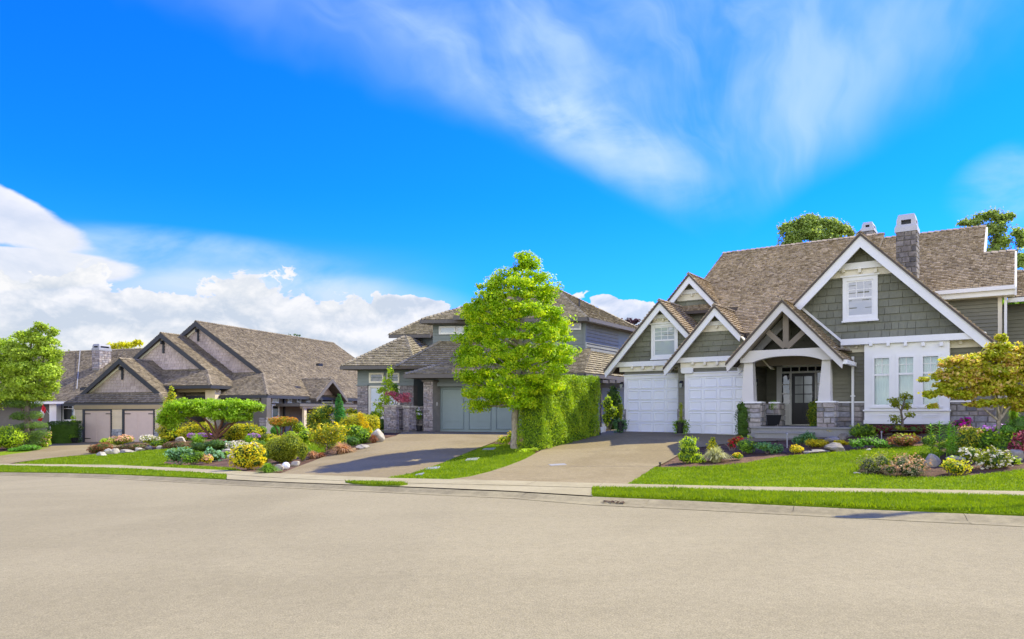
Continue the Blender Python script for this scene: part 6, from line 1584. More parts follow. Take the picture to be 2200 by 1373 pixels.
# pots
def pot(label, base, w_px, h_px, mat=BLACK, square=False, taper=.75, name='planter', plant=None, Y=None):
    bx, by, bz = G(*base) if Y is None else px2w(base[0], base[1], Y)
    s_ = by / FP; w_, h = w_px * s_ / 2, h_px * s_; o = thing(name, (bx, by, bz), label, 'planter')
    n = 4 if square else 16; k_ = math.pi / 4 if square else 0; q2 = 1.414 if square else 1
    V, F_ = [], []
    for r, z in ((w_ * taper, 0), (w_, h), (w_ * .9, h), (w_ * .88, h - .06)):
        for j in range(n): V.append((bx + r * q2 * math.cos(2 * math.pi * j / n + k_), by + w_ + r * q2 * math.sin(2 * math.pi * j / n + k_), bz + z))
    for i in range(3):
        for j in range(n): F_.append([i * n + j, i * n + (j + 1) % n, (i + 1) * n + (j + 1) % n, (i + 1) * n + j])
    F_.append([3 * n + j for j in range(n)]); part('pot', (V, F_), mat, o)
    return o, (bx, by + w_, bz + h)
def potted(label, base, w_px, h_px, topy, pw, ivy, mat='olive', plabel='', ilabel='', Y=None):
    o, tp = pot(label, base, w_px, h_px, Y=Y)
    s_ = tp[1] / FP; yb = base[1] - h_px
    Lb = [(base[0], y, pw * (.7 + .3 * math.sin(i * 2.1)), 7) for i, y in enumerate(np.arange(topy + 6, yb + 2, 5))]
    B = blobs_px(Lb, tp[1], 1.0); V, F_ = cloud(B, .045, 1.1, seed=int(base[0]), elong=2.6, droop=-.5, rough=.2)
    t2 = tag(mesh('potted_conifer', V, F_, L_[mat], None, loc=tp), plabel, 'potted conifer')
    if ivy:
        B = blobs_px([(base[0] - w_px * .55, yb + 6, 8, 10), (base[0] + w_px * .55, yb + 8, 8, 14), (base[0], yb + 1, w_px * .6, 4), (base[0] + (w_px * .45 if ivy > 1 else 0), yb + 18, 9, 12), (base[0] - w_px * .6, yb + 16, 5, 10)], tp[1] - .06, .7)
        V, F_ = cloud(B, .05, .9, seed=int(base[0]) + 3, rough=.3); tag(mesh('trailing_ivy', V, F_, L_['blue'] if ivy == 1 else L_['green'], None, loc=tp), ilabel, 'ivy')
potted('tall black planter at the left edge of the first garage door', (1334, 929), 18, 25, 866, 6, 1, 'olive', 'slim conifer in the planter left of the first garage door', 'pale ivy trailing from the planter left of the first garage door', Y=28.9)
potted('tall black planter between the two garage doors', (1463, 931), 20, 26, 864, 6, 2, 'olive', 'slim conifer in the planter between the garage doors', 'green ivy spilling over the planter between the garage doors', Y=26.9)
Yp = 25.4
o, tp = pot('tapered black square planter on the porch beside the door', (1663, 914.5), 33, 23, square=True, taper=.72, Y=Yp)
B = blobs_px([(1661, 873, 12, 13)], tp[1], 1.0); V, F_ = cloud(B, .05, 1.8, seed=5, rough=.12)
bt = thing('topiary_ball', tp, 'round clipped topiary ball on a stem in the porch planter', 'topiary'); mesh('crown', V, F_, L_['green'], bt); part('stem', tube([(tp[0], tp[1], tp[2] - .05), (px2w(1661, 880, tp[1]))], .02, 6), BARK, bt)
# gap between teal house and white garage
bush('bright green shrub in the passage behind the hedge', 'shrub', (1308, 932), [(1306, 868, 12, 18), (1312, 885, 14, 16), (1303, 900, 10, 14)], 'lime', .10, elong=1.5, Y=33)
bush('dark laurel filling the passage beside the white garage', 'laurel', (1318, 934), [(1318, 850, 14, 26), (1326, 880, 16, 30), (1318, 915, 18, 20)], 'dark', .12, name='laurel', Y=35)
bx, by, bz = px2w(1296, 925, 30.5); part('x', ([(0, 0, 0)], []), WHITE, None) if False else None
tag(mesh('bucket', *tube([(bx, by, bz - .1), (bx, by, bz + .14)], [.10, .12], 12), WHITE, None, loc=(bx, by, bz)), 'small white tub on the ground behind the hedge', 'tub')
# ---- planting between the driveways, far to near
bush('lilac azaleas', 'x', (0, 0), [], 'green') if False else None
bush('large clipped dark-olive dome at the driveway edge', 'clipped shrub', (612, 994), [(600, 966, 36, 27), (622, 955, 27, 24), (610, 975, 30, 18)], 'olive', .06, name='clipped_shrub', rough=.08, shell=.15, cover=1.9)
bush('small clipped ball touching the large dome', 'clipped shrub', (650, 992), [(650, 970, 12, 20)], 'olive', .055, name='clipped_shrub', rough=.06, shell=.15, cover=1.9)
bush('golden yellow spirea in front of the dome', 'spirea', (530, 1011), [(520, 975, 24, 20), (542, 972, 24, 22), (525, 992, 30, 16), (545, 992, 24, 14)], 'yellow', .075, name='spirea', rough=.3, accent='chart', acover=.35)
bush('olive shrub wedged between golden spirea and dome', 'shrub', (563, 1000), [(568, 978, 16, 18), (556, 995, 16, 12)], 'olive', .07, rough=.3)
tuft('round tuft of green grass at the pavement corner', 'ornamental grass', (577, 1017), 50, 22, 'green', 520, .018)
tuft('tan feather grass at the driveway edge by the small ball', 'ornamental grass', (672, 985), 38, 17, 'tan', 300, .018)
tuft('reddish grass tuft right of the tan feather grass', 'ornamental grass', (691, 983), 24, 12, 'rust', 200, .018)
tuft('large russet grass mound before the green shrubs', 'ornamental grass', (735, 975), 62, 24, 'tan', 420, .018)
tuft('orange-brown grass leaning on the pale boulder', 'ornamental grass', (803, 952), 28, 20, 'rust', 300, .018)
bush('open yellow-green azalea with bare stems by the path light', 'azalea', (700, 976), [(682, 935, 22, 20), (708, 930, 28, 20), (722, 945, 20, 16), (695, 950, 24, 14), (730, 925, 16, 12)], 'olive', .075, name='azalea', cover=.9, corek=0, rough=.35, accent='yellow', acover=.25)
bush('lime hydrangea behind the open azalea', 'hydrangea', (642, 962), [(640, 945, 22, 14), (655, 935, 20, 14), (625, 935, 18, 8), (640, 955, 20, 10)], 'lime', .09, name='hydrangea', elong=1.5)
bush('orange-topped ball shrub under the mounded pine', 'shrub', (669, 942), [(669, 931, 15, 9)], 'olive', .06, accent='orange', acover=.7, rough=.1)
bush('mounded olive pine left of the bright cone', 'mountain pine', (688, 935), [(675, 915, 20, 16), (700, 912, 22, 20), (690, 890, 24, 16), (705, 880, 16, 12), (672, 900, 16, 12)], 'olive', .085, name='mountain_pine', rough=.3, accent='gold', acover=.2, elong=3)
bush('bright green cone conifer before the small gable', 'conifer', (729, 925), [(728, 858, 6, 12), (728, 870, 10, 12), (729, 884, 14, 14), (730, 898, 17, 14), (730, 912, 18, 12)], leafs('cone_green', (0.070, 0.308, 0.042)), .07, name='conifer', rough=.12, shell=.2)
bush('wide clipped yellow-green mound above the boulder', 'clipped shrub', (782, 940), [(750, 915, 24, 18), (775, 908, 32, 20), (797, 912, 20, 22), (770, 925, 30, 14)], 'gold', .065, name='clipped_shrub', rough=.1, shell=.18, accent='olive', acover=.4)
bush('cascade of yellow leaves down the clipped mound', 'golden shrub', (795, 942), [(774, 893, 8, 8), (779, 903, 8, 9), (786, 914, 9, 9), (792, 924, 10, 9), (797, 934, 8, 7)], 'yellow', .07, name='golden_shrub', corek=0, Y=G(782, 940)[1] - .9, stems=False)
bush('fresh green bush in front of the yellow cascade', 'shrub', (770, 955), [(760, 925, 20, 12), (775, 935, 24, 16), (782, 945, 18, 12)], 'green', .085, rough=.3, accent='lime', acover=.2)
bush('dark green dwarf pine tuft by the white stone ball', 'dwarf pine', (757, 963), [(757, 948, 18, 12)], leafs('pine_green', (0.098, 0.238, 0.028)), .06, name='dwarf_pine', elong=3.4, droop=-.3)
bush('olive perennials left of the stone gate pier', 'shrub', (815, 930), [(808, 905, 12, 14), (818, 912, 14, 16)], 'olive', .08, rough=.3)
tuft('striped grass at the foot of the gate pier', 'ornamental grass', (822, 926), 34, 30, 'straw', 160, .02, lean=.7)
rock('large pale boulder at the top of the driveway bed', (812, 951), 36, 30, BOULW)
rock('flat grey rock near the white ball', (778, 966), 30, 12, BOULW)
rock('low grey stone between dome and driveway', (633, 1002), 24, 12, BOULW)
rock('block of pale stone behind the grass tuft', (600, 1012), 22, 15, BOULW)
for lb, x, y, r in (('white globe lamp by the pavement corner', 614, 1009, 8.5), ('small white globe lamp beside the pale boulder', 785, 951, 6)):
    bx, by, bz = G(x, y); rr = r * by / FP; V, F_ = core([((bx, by, bz + rr * .9), (rr, rr, rr))], 1.0)
    V = [(bx + (a_ - bx) , b_, c_) for a_, b_, c_ in V]
    o = mesh('globe_lamp', *(lambda n, m_: ([(bx + rr * math.sin(math.pi * i / m_) * math.cos(2 * math.pi * j / n), by + rr * math.sin(math.pi * i / m_) * math.sin(2 * math.pi * j / n), bz + rr * .92 + rr * math.cos(math.pi * i / m_)) for i in range(m_ + 1) for j in range(n)], [[i * n + j, (i + 1) * n + j, (i + 1) * n + (j + 1) % n, i * n + (j + 1) % n] for i in range(m_) for j in range(n)]))(20, 12), WHITE, None, True, (bx, by, bz)); tag(o, lb, 'lamp')
# under the flat-topped maple
Yf = G(466, 950)[1]
segs = [[(466, 953, 6), (466, 940, 5), (470, 925, 3.5), (478, 905, 2.5), (485, 888, 1.4)], [(466, 942, 4), (458, 925, 3), (448, 908, 2.4), (430, 890, 1.2)], [(464, 946, 4), (450, 935, 2.6), (438, 922, 2), (425, 908, 1.6), (400, 895, 1)], [(468, 940, 3.6), (484, 926, 2.4), (496, 914, 1.8), (520, 898, 1)], [(467, 935, 3), (464, 915, 2.2), (458, 893, 1.2)], [(470, 930, 2.8), (490, 912, 1.8), (510, 905, 1)]]
crown = [(352, 888, 19, 22), (372, 878, 24, 18), (360, 905, 18, 14), (398, 872, 26, 15), (425, 869, 26, 14), (455, 868, 26, 13), (485, 868, 28, 14), (515, 870, 28, 15), (540, 878, 22, 15), (556, 874, 13, 12), (410, 888, 26, 14), (445, 888, 28, 14), (480, 890, 28, 15), (515, 892, 26, 14), (530, 896, 16, 8), (390, 896, 20, 10)]
tree('flat-topped spreading green maple in the middle of the far garden', (466, 952), segs, crown, leafs('maple_green', (0.32, 0.50, 0.02)), BARKR, .12, 1.1, sub=.55, n_sub=7, rough=.4, up=.5, seed=21, dep=1.3)
bush('golden conifer cone left of the flat-topped maple', 'conifer', (369, 948), [(368, 838, 4, 10), (368, 850, 9, 10), (366, 866, 15, 14), (364, 885, 19, 16), (364, 905, 22, 17), (364, 925, 26, 15), (366, 937, 26, 10)], 'gold', .09, name='conifer', rough=.25, accent='lime', acover=.3, Y=None)
bush('weeping gold cypress left behind the maple trunk', 'cypress', (425, 945), [(415, 932, 25, 22), (440, 925, 26, 18), (402, 945, 14, 13)], 'gold', .08, name='cypress', droop=.5, rough=.25, accent='olive', acover=.4)
bush('weeping gold cypress right of the maple trunk', 'cypress', (523, 945), [(510, 928, 28, 18), (535, 930, 26, 20), (500, 942, 20, 10)], 'gold', .08, name='cypress', droop=.5, rough=.25, accent='olive', acover=.4)
bush('small green topiary ball next to the gold cypress', 'topiary', (564, 937), [(563, 924, 11, 9)], 'green', .06, name='topiary_ball', rough=.06, shell=.15)
bush('bright green topiary ball beside the flat red shrub', 'topiary', (592, 938), [(592, 926, 12, 11)], leafs('ball_green', (0.112, 0.364, 0.028)), .06, name='topiary_ball', rough=.06, shell=.15)
bush('low olive mat under the topiary balls', 'ground cover', (577, 950), [(575, 940, 24, 10), (562, 944, 14, 8)], 'olive', .07, name='ground_cover', stems=False)
bush('low yellow spreading conifer before the large dome', 'juniper', (600, 953), [(585, 940, 12, 8), (600, 943, 26, 7), (620, 940, 22, 6)], 'gold', .07, name='juniper', rough=.2)
Yr = G(607, 945)[1]
t_, _b = tree('flat orange-topped shrub on bare red stems', (607, 944), [[(600, 946, 1.6), (596, 925, 1.4), (588, 912, 1)], [(607, 946, 1.6), (609, 925, 1.4), (612, 912, 1)], [(615, 946, 1.6), (622, 925, 1.4), (628, 912, 1)], [(603, 946, 1.3), (602, 915, 1)]], [(590, 906, 14, 9), (608, 904, 18, 9), (628, 906, 14, 9), (606, 911, 24, 6)], 'olive', BARKR, .08, 1.3, name='shrub', cat='shrub', rough=.15, seed=31)
V, F_ = cloud([((c_[0], c_[1], c_[2] + r[2] * .4), (r[0], r[1], r[2] * .7)) for c_, r in _b], .08, .7, shell=.1, inner=0, seed=32); mesh('blossom', V, F_, L_['orange'], t_)
bush('lime shrub right of the orange-topped shrub', 'shrub', (640, 938), [(640, 918, 15, 12), (650, 925, 12, 10)], 'lime', .09, rough=.3)
tuft('purple-flowered iris bed left of the maple trunk', 'iris', (425, 968), 56, 34, 'green', 260, .022, name='iris', lean=.6)
bush('lilac iris flowers above the left iris leaves', 'iris', (430, 952), [(415, 936, 14, 5), (438, 934, 16, 4)], 'green', .06, name='iris_flowers', accent='purple', acover=1.3, cover=.3, corek=0, stems=False, atop=False)
bush('lilac iris flowers right of the maple trunk', 'iris', (545, 955), [(545, 936, 14, 5)], 'green', .06, name='iris_flowers', accent='purple', acover=1.3, cover=.4, corek=0, stems=False, atop=False)
tuft('iris leaves at the right of the maple trunk', 'iris', (535, 957), 46, 22, 'green', 200, .022, name='iris', lean=.7)
bush('dark green hellebores under the maple', 'hellebore', (440, 978), [(435, 960, 26, 12), (465, 955, 28, 10), (420, 968, 16, 9)], 'dark', .09, name='hellebore')
bush('blue-green hydrangea at the bed tip near the lawn', 'hydrangea', (383, 999), [(378, 980, 20, 14), (395, 972, 16, 11), (368, 974, 12, 8)], 'blue', .085, name='hydrangea', accent='pale', acover=.5, rough=.35)
bush('green perennials right of the blue-green hydrangea', 'shrub', (412, 1000), [(408, 985, 20, 13), (424, 978, 14, 10)], 'green', .08, rough=.35)
bush('pale hosta under the maple, upper clump', 'hosta', (478, 973), [(475, 960, 24, 11), (490, 956, 16, 8)], 'pale', .14, name='hosta', elong=1.4, cover=1.2)
bush('pale hosta at the lower edge of the bed', 'hosta', (463, 992), [(462, 980, 20, 12), (452, 970, 12, 8)], 'pale', .14, name='hosta', elong=1.4, cover=1.2)
bush('peach and yellow flower clump in front of the hostas', 'flower clump', (444, 997), [(444, 987, 15, 8)], 'gold', .07, name='flower_clump', accent='peach', acover=.9, corek=.5, stems=False)
bush('cream rhododendron bloom above the stones', 'rhododendron', (512, 972), [(508, 958, 20, 10), (525, 962, 14, 10)], 'olive', .08, name='rhododendron', accent='cream', acover=1.2)
bush('white rose flowers behind the golden spirea', 'rose', (544, 970), [(540, 960, 12, 9), (552, 966, 9, 7)], 'olive', .075, name='rose_bush', accent='white', acover=1.3)
rock('long pale stone among the hostas', (488, 978), 26, 14, BOULW); rock('rounded tan stone left of the golden spirea', (500, 988), 28, 14, BOULW); rock('small white stone below the cream rhododendron', (497, 984), 12, 8, BOULW)
# pale rockery by the far garage
for lb, x, y, w_, h_, mt in (('first pale rock at the left end of the rockery row', 214, 981, 24, 11, BOULW), ('second pale rock of the rockery row', 231, 978, 22, 15, BOULW), ('tall white rock beneath the peach azalea', 246, 977, 20, 14, BOULW), ('long dark brown rock in the rockery row', 271, 974, 40, 9, BOULD), ('pale rock right of the long dark one', 297, 971, 26, 11, BOULW), ('squat grey rock under the cream azalea', 315, 968, 20, 12, BOULD), ('last white rock of the row beside the brown mat', 342, 966, 18, 9, BOULW), ('white rocks behind the golden cone conifer', 385, 952, 24, 14, BOULW)):
    rock(lb, (x, y), w_, h_, mt, group='rockery stones before the far garage')
bush('rust-red heather mound at the rockery end', 'heather', (215, 975), [(203, 965, 16, 10), (222, 960, 22, 10)], 'rust', .07, name='heather', rough=.12)
bush('lime cushion behind the rust heather', 'ground cover', (232, 960), [(232, 948, 18, 8)], 'lime', .07, name='ground_cover', stems=False, rough=.08)
bush('peach azalea on the rockery', 'azalea', (262, 962), [(256, 948, 18, 10), (272, 944, 14, 8)], 'olive', .08, name='azalea', accent='peach', acover=1.3)
bush('brown heather in front of the peach azalea', 'heather', (285, 971), [(268, 962, 20, 8), (295, 960, 26, 9)], 'brown', .07, name='heather', rough=.12)
bush('cream and coral azalea right on the rockery', 'azalea', (325, 958), [(318, 944, 18, 8), (332, 946, 14, 8)], 'olive', .08, name='azalea', accent='cream', acover=1.3)
bush('lime mat behind the last white rock', 'ground cover', (345, 962), [(338, 953, 18, 7), (352, 948, 10, 6)], 'lime', .07, name='ground_cover', stems=False)
bush('flat brown heather mat at the lawn edge', 'heather', (379, 964), [(366, 957, 17, 7), (388, 956, 20, 8)], 'brown', .07, name='heather', rough=.08, shell=.15)
# left edge
bush('round bright green shrub at the left picture edge', 'shrub', (18, 968), [(18, 940, 42, 26), (-30, 935, 40, 30)], 'lime', .10, rough=.12, elong=1.5)
bush('flat green mat beside the driveway curve', 'ground cover', (66, 970), [(62, 962, 24, 7), (38, 966, 20, 5)], leafs('mat_green', (0.140, 0.336, 0.028)), .07, name='ground_cover', stems=False, rough=.06)
bush('lime perennials at the driveway curve', 'shrub', (97, 962), [(98, 948, 10, 12), (90, 958, 12, 7), (104, 936, 6, 8)], 'lime', .08, accent='peach', acover=.2)
Yc = G(70, 962)[1] + .5
pads = [(45, 866, 42, 13), (28, 860, 26, 10), (60, 892, 34, 10), (40, 896, 20, 8), (72, 914, 30, 9), (50, 918, 20, 8), (84, 931, 25, 9), (70, 940, 22, 9), (78, 950, 26, 9)]
tree('dark cloud-pruned pine with flat stacked pads', (72, 962), [[(70, 965, 5), (62, 940, 4), (72, 915, 4), (55, 890, 3.4), (40, 868, 2)], [(68, 930, 2.5), (84, 932, 1.6)], [(60, 896, 2.4), (70, 912, 1.5)], [(64, 945, 2.5), (78, 950, 1.5)]], pads, leafs('pine_olive', (0.140, 0.238, 0.042)), BARK, .09, 1.6, name='pine_tree', rough=.12, elong=3.2, dep=1.0, seed=41)
Yl = 44.0
tree('big rounded light green tree at the left picture edge', (55, 955), [[(60, 960, 6), (58, 900, 5.5), (60, 850, 5)], [(60, 870, 4), (30, 820, 3), (15, 780, 1.5)], [(60, 860, 4), (85, 810, 2.4), (95, 760, 1.2)], [(58, 850, 4), (60, 790, 2.4), (70, 720, 1)], [(55, 865, 3), (100, 830, 2), (118, 800, 1)]], [(88, 706, 16, 14), (112, 716, 12, 12), (60, 722, 24, 18), (95, 735, 28, 18), (25, 740, 28, 22), (60, 755, 38, 24), (105, 765, 26, 22), (10, 775, 34, 26), (50, 790, 40, 26), (95, 795, 34, 24), (15, 815, 34, 24), (60, 825, 42, 24), (100, 828, 24, 18), (30, 848, 34, 14), (75, 850, 30, 14), (-20, 790, 40, 50), (-20, 850, 40, 25)], leafs('left_tree_leaf', (0.40, 0.52, 0.05)), BARK, .14, 1.2, sub=.55, n_sub=11, rough=.35, seed=51, Y=Yl, dep=.9)
# flag on the porch
f0 = L.Q(83, 868, 4.2); 
ft = thing('flag', f0, 'red and white flag hanging beside the white porch pillar', 'flag')
def fl(u): return (f0[0] + u[0], f0[1] + u[1], f0[2] + u[2])
REDF = paint('flag_red', (.65, .03, .04), .8, .05); 
def cloth(a_, b_, mat, nm):
    V, F_ = [], []; n = 8; P = [L.Q(*q, 4.2) for q in ((92, 868), (100, 880), (88, 905), (80, 903))]
    P = [np.array(q) for q in P]
    for i in range(n + 1):
        for k_ in (a_, b_):
            s_ = i / n; top = P[0] * (1 - s_) + P[1] * s_; bot = P[3] * (1 - s_) + P[2] * s_; q = top * (1 - k_) + bot * k_; V.append(tuple(q + np.array([0, .06 * math.sin(i * 1.6 + k_ * 2), 0])))
    F_ = [[2 * i, 2 * i + 2, 2 * i + 3, 2 * i + 1] for i in range(n)]; mesh(nm, V, F_, mat, ft)
cloth(0, .34, REDF, 'red_stripe'); cloth(.34, .72, WHITE, 'white_field'); cloth(.72, 1, REDF, 'red_stripe')
part('flag_pole', tube([L.Q(106, 890, 5.2), L.Q(88, 866, 4.1)], .02, 6), WHITE, ft)
# pots at the far garage and the teal house
o, tp = pot('dark tub with flowers left of the far garage doors', (156, 951), 15, 10, Y=46.5); B = blobs_px([(156, 938, 8, 5)], tp[1]); V, F_ = cloud(B, .08, 1.4, seed=3)
tag(mesh('potted_plant', V, F_, L_['green'], None, loc=tp), 'green plant in the tub left of the far garage doors', 'potted plant')
bush('small lime standard ball before the porch window', 'topiary', (158, 912), [(158, 897, 5, 4), (158, 905, 5, 3)], 'lime', .09, name='topiary_ball', Y=46.8, corek=0)
# stone gate piers, iron gate, shrubs at the teal house entry
def pier(label, x0, x1, yt, yb, Y, name='gate_pier', d_=.7):
    a0, b0 = px2w(x0, yb, Y), px2w(x1, yt, Y); t_ = thing(name, ((a0[0] + b0[0]) / 2, Y, a0[2]), label, 'stone pier')
    Fp = Frame(0, 0, O=(a0[0], Y), v=M.v, ux=M.u); wd = b0[0] - a0[0]
    z0, z1 = a0[2], b0[2]; part('pier_body', box(Fp, 0, wd, 0, d_, z0 - .1, z1 - .08), MORTAR, t_)
    ps = wallp(Fp, 0, [(0, z0), (wd, z0), (wd, z1 - .08), (0, z1 - .08)], .075, .2, .03, kind='stone', gap=.008, cv=.3, seed=int(x0)) + sidep(Fp, wd, [(0, z0), (d_, z0), (d_, z1 - .08), (0, z1 - .08)], .075, .2, .03, kind='stone', gap=.008, cv=.3, seed=int(x1))
    lay(ps, 'ledge_stone', STONEM, t_, 0); part('pier_cap', box(Fp, -.06, wd + .06, -.06, d_ + .06, z1 - .08, z1), BOULW, t_)
Yg = 34.2
pier('wide ledge-stone pier left of the iron gate', 825, 851, 870, 925, Yg); pier('narrow sunlit stone pier at the iron gate', 866, 879, 872, 924, Yg + .3, d_=.5); pier('stone pier half hidden by the pale hydrangea', 893, 908, 873, 922, Yg + 1.2, d_=.5)
gt = thing('iron_gate', px2w(860, 924, Yg), 'narrow wrought iron gate between two stone piers', 'gate')
for i in range(5):
    a_ = px2w(853 + i * 3.1, 924, Yg + .1); b_ = px2w(853 + i * 3.1, 878, Yg + .1); part('bar', tube([a_, b_], .014, 6), IRON, gt)
for y in (880, 920): part('rail', tube([px2w(851, y, Yg + .1), px2w(867, y, Yg + .1)], .016, 6), IRON, gt)
bush('pink laceleaf maple above the stone pier', 'dwarf maple', (850, 870), [(840, 846, 14, 6), (856, 853, 16, 9), (872, 850, 12, 8), (868, 860, 16, 6)], 'pink', .08, name='dwarf_maple', corek=0, cover=1.1, Y=Yg + .4, rough=.3)
bush('light green climbing tree before the tall window', 'small tree', (830, 900), [(838, 800, 8, 14), (834, 820, 12, 14), (822, 838, 14, 10), (840, 835, 10, 12), (830, 855, 16, 14), (815, 872, 14, 12), (835, 880, 14, 14), (812, 890, 12, 12)], 'lime', .11, name='small_tree', corek=0, cover=1.0, Y=Yg + .9, rough=.3, elong=1.5)
bush('dark shrub behind the climbing tree', 'shrub', (845, 880), [(848, 840, 10, 18), (805, 892, 14, 10)], 'green', .1, Y=Yg + 1.3)
bush('white hydrangea leaning over the hidden pier', 'hydrangea', (893, 900), [(890, 884, 14, 9), (898, 892, 10, 10)], 'green', .09, name='hydrangea', accent='white', acover=.7, Y=Yg + .8, corek=.5)
pot('round black pot beside the stone garage pier', (900, 927), 15, 13, Y=33.6)
bush('clipped yellow hedge before the left stone bay', 'hedge', (760, 905), [(752, 884, 12, 8), (768, 886, 10, 8)], 'gold', .08, name='hedge', Y=39)
# trees and shrubs behind the houses
tree('dense broadleaf tree rising behind the main roof', (1745, 600), None, [(1690, 490, 16, 12), (1700, 510, 20, 14), (1720, 480, 22, 16), (1745, 475, 22, 14), (1775, 482, 22, 14), (1800, 490, 20, 14), (1822, 496, 16, 12), (1740, 500, 30, 16), (1780, 505, 30, 14), (1700, 525, 22, 10), (1735, 468, 12, 8), (1735, 560, 60, 40)], 'far', BARK, .16, .75, Y=48, sub=.75, n_sub=16, rough=.5, shell=.6, seed=61)
tree('tall open tree behind the right end of the roof', (2160, 640), [[(2165, 640, 5), (2150, 560, 3.5), (2135, 510, 2), (2130, 470, 1)], [(2160, 600, 3), (2185, 540, 2), (2200, 500, 1.2)], [(2150, 560, 2), (2110, 490, 1)]], [(2075, 478, 14, 9), (2100, 472, 16, 10), (2125, 462, 20, 12), (2150, 470, 18, 12), (2168, 464, 12, 10), (2140, 490, 24, 14), (2110, 495, 24, 12), (2150, 515, 22, 16), (2185, 500, 14, 10), (2195, 520, 16, 16), (2140, 540, 26, 16), (2190, 560, 16, 18), (2160, 575, 16, 14)], 'far', BARK, .15, .65, Y=44, sub=.75, n_sub=14, rough=.5, shell=.6, seed=62)
tree('leafy tree filling the gap at the right picture edge', (2190, 780), None, [(2190, 610, 18, 26), (2195, 660, 20, 34), (2188, 705, 18, 26), (2215, 640, 30, 80), (2195, 560, 24, 24), (2215, 720, 40, 50)], 'far', BARK, .15, .6, Y=38, sub=.6, n_sub=10, rough=.5, shell=.6, seed=63)
tree('plum-leaved tree between the teal house and the white gables', (1352, 840), [[(1352, 860, 4), (1352, 740, 3), (1350, 700, 1.5)]], [(1350, 693, 14, 9), (1360, 705, 16, 12), (1343, 712, 14, 12), (1335, 728, 14, 12), (1365, 690, 8, 6), (1350, 735, 22, 14), (1332, 742, 10, 10), (1345, 760, 18, 20)], 'plum', BARK, .2, .9, Y=46, sub=.6, n_sub=7, rough=.4, seed=64)
tree('yellow-green treetop behind the long roof', (268, 800), None, [(240, 745, 14, 6), (262, 742, 18, 8), (285, 740, 16, 8), (298, 736, 8, 6), (268, 770, 40, 24)], 'chart', BARK, .25, 1.0, Y=72, sub=.6, n_sub=7, rough=.4, seed=65, name='tree')
tree('bare-twigged treetop just over the long ridge', (633, 760), None, [(622, 720, 5, 2.5), (634, 719, 6, 3), (642, 721, 5, 2.5)], 'dark', BARK, .2, .18, Y=80, rough=.5, seed=66)
# ---- small things
def stake(label, x, yb, yt, mat=METAL, w_px=1.2, name='path_light', cap=True, cat='path light'):
    bx, by, bz = G(x, yb); s_ = by / FP; h = (yb - yt) * s_; t_ = thing(name, (bx, by, bz), label, cat)
    part('post', tube([(bx, by, bz - .05), (bx, by, bz + h)], w_px * s_, 8), mat, t_)
    if cap: part('lamp_head', tube([(bx, by, bz + h * .78), (bx, by, bz + h * .92), (bx, by, bz + h)], [w_px * s_ * 1.5, w_px * s_ * 1.9, w_px * s_ * .7], 10), BLACK if mat is BLACK else METAL, t_)
stake('short black bollard light at the driveway corner of the bed', 1418, 1005, 993, BLACK, 1.7)
stake('thin grey metal stake near the yellow flower mat', 1691, 962, 930); stake('thin metal stake beside the maroon hedge', 1894, 944, 926)
stake('tiny black path light near the porch steps', 1669, 951, 946, BLACK, 1.5); stake('slim metal path light at the driveway edge by the open azalea', 725, 971, 957)
for lb, pts in (('rusty rectangular utility lid on the near driveway', [(1178, 1000), (1212, 998), (1218, 1001), (1184, 1003)]), ('flat grey utility lid nearest the street tree', [(1040, 967), (1066, 965), (1060, 969), (1036, 970)]), ('flat grey utility lid in the middle of the tree lawn', [(1004, 989), (1030, 987), (1024, 992), (1000, 993)]), ('flat grey utility lid low on the tree lawn', [(918, 1009), (946, 1006), (942, 1011), (914, 1013)]), ('small pale utility lid near the pavement point', [(896, 1023), (912, 1020), (908, 1024), (892, 1025)])):
    P = gp(pts); sh_ = sheet('utility_lid', P, METAL if 'grey' in lb or 'pale' in lb else CONC, .062 if 'lawn' in lb or 'tree' in lb or 'point' in lb else .034, .3, skirt=.03, label=lb, kind='thing'); sh_['category'] = 'utility lid'
# dry leaves caught in the gutter
V, F_ = [], []; R_ = random.Random(5)
for i in range(130):
    f = R_.random(); x_ = 1292 + 50 * R_.random() ** .8; k_ = .45 + R_.uniform(-.12, .12)
    gx, gy = on_street(x_, lerp_list(KERB, x_) * (1 - k_) + lerp_list(GUT, x_) * k_); z_ = -.052 + R_.random() * .02; r = R_.uniform(.012, .03); t0 = R_.uniform(0, 6.28); o = len(V)
    for j in range(3): V.append((gx + r * math.cos(t0 + 2.1 * j), gy + r * math.sin(t0 + 2.1 * j), z_ + R_.uniform(0, .02)))
    F_.append([o, o + 1, o + 2])
tag(mesh('leaf_litter', V, F_, MULCH), 'dark dry leaves gathered in the gutter at the verge end', 'leaf litter', kind='stuff')
# saw joints of the near driveway
for a_, b_ in (((1262, 972), (1458, 970)), ((1150, 1004), (1408, 1005)), ((1215, 945), (1475, 950))):
    pa_, pb_ = G(*a_), G(*b_); n = 14; V = []
    for i in range(n + 1):
        x, y = pa_[0] + (pb_[0] - pa_[0]) * i / n, pa_[1] + (pb_[1] - pa_[1]) * i / n; z = float(H(x, y)) + .0325; V += [(x, y - .012, z), (x, y + .012, z)]
    j_ = mesh('expansion_joint', V, [[2 * i, 2 * i + 2, 2 * i + 3, 2 * i + 1] for i in range(n)], BROWNT, bpy.data.objects['driveway'])
# street lamp and kerbside tree just outside the frame; their shadows cross the kerb
def shadow_base(px, py, h):
    x, y = on_street(px, py); k_ = h / SUN.z; return x + SUN.x * k_, y + SUN.y * k_

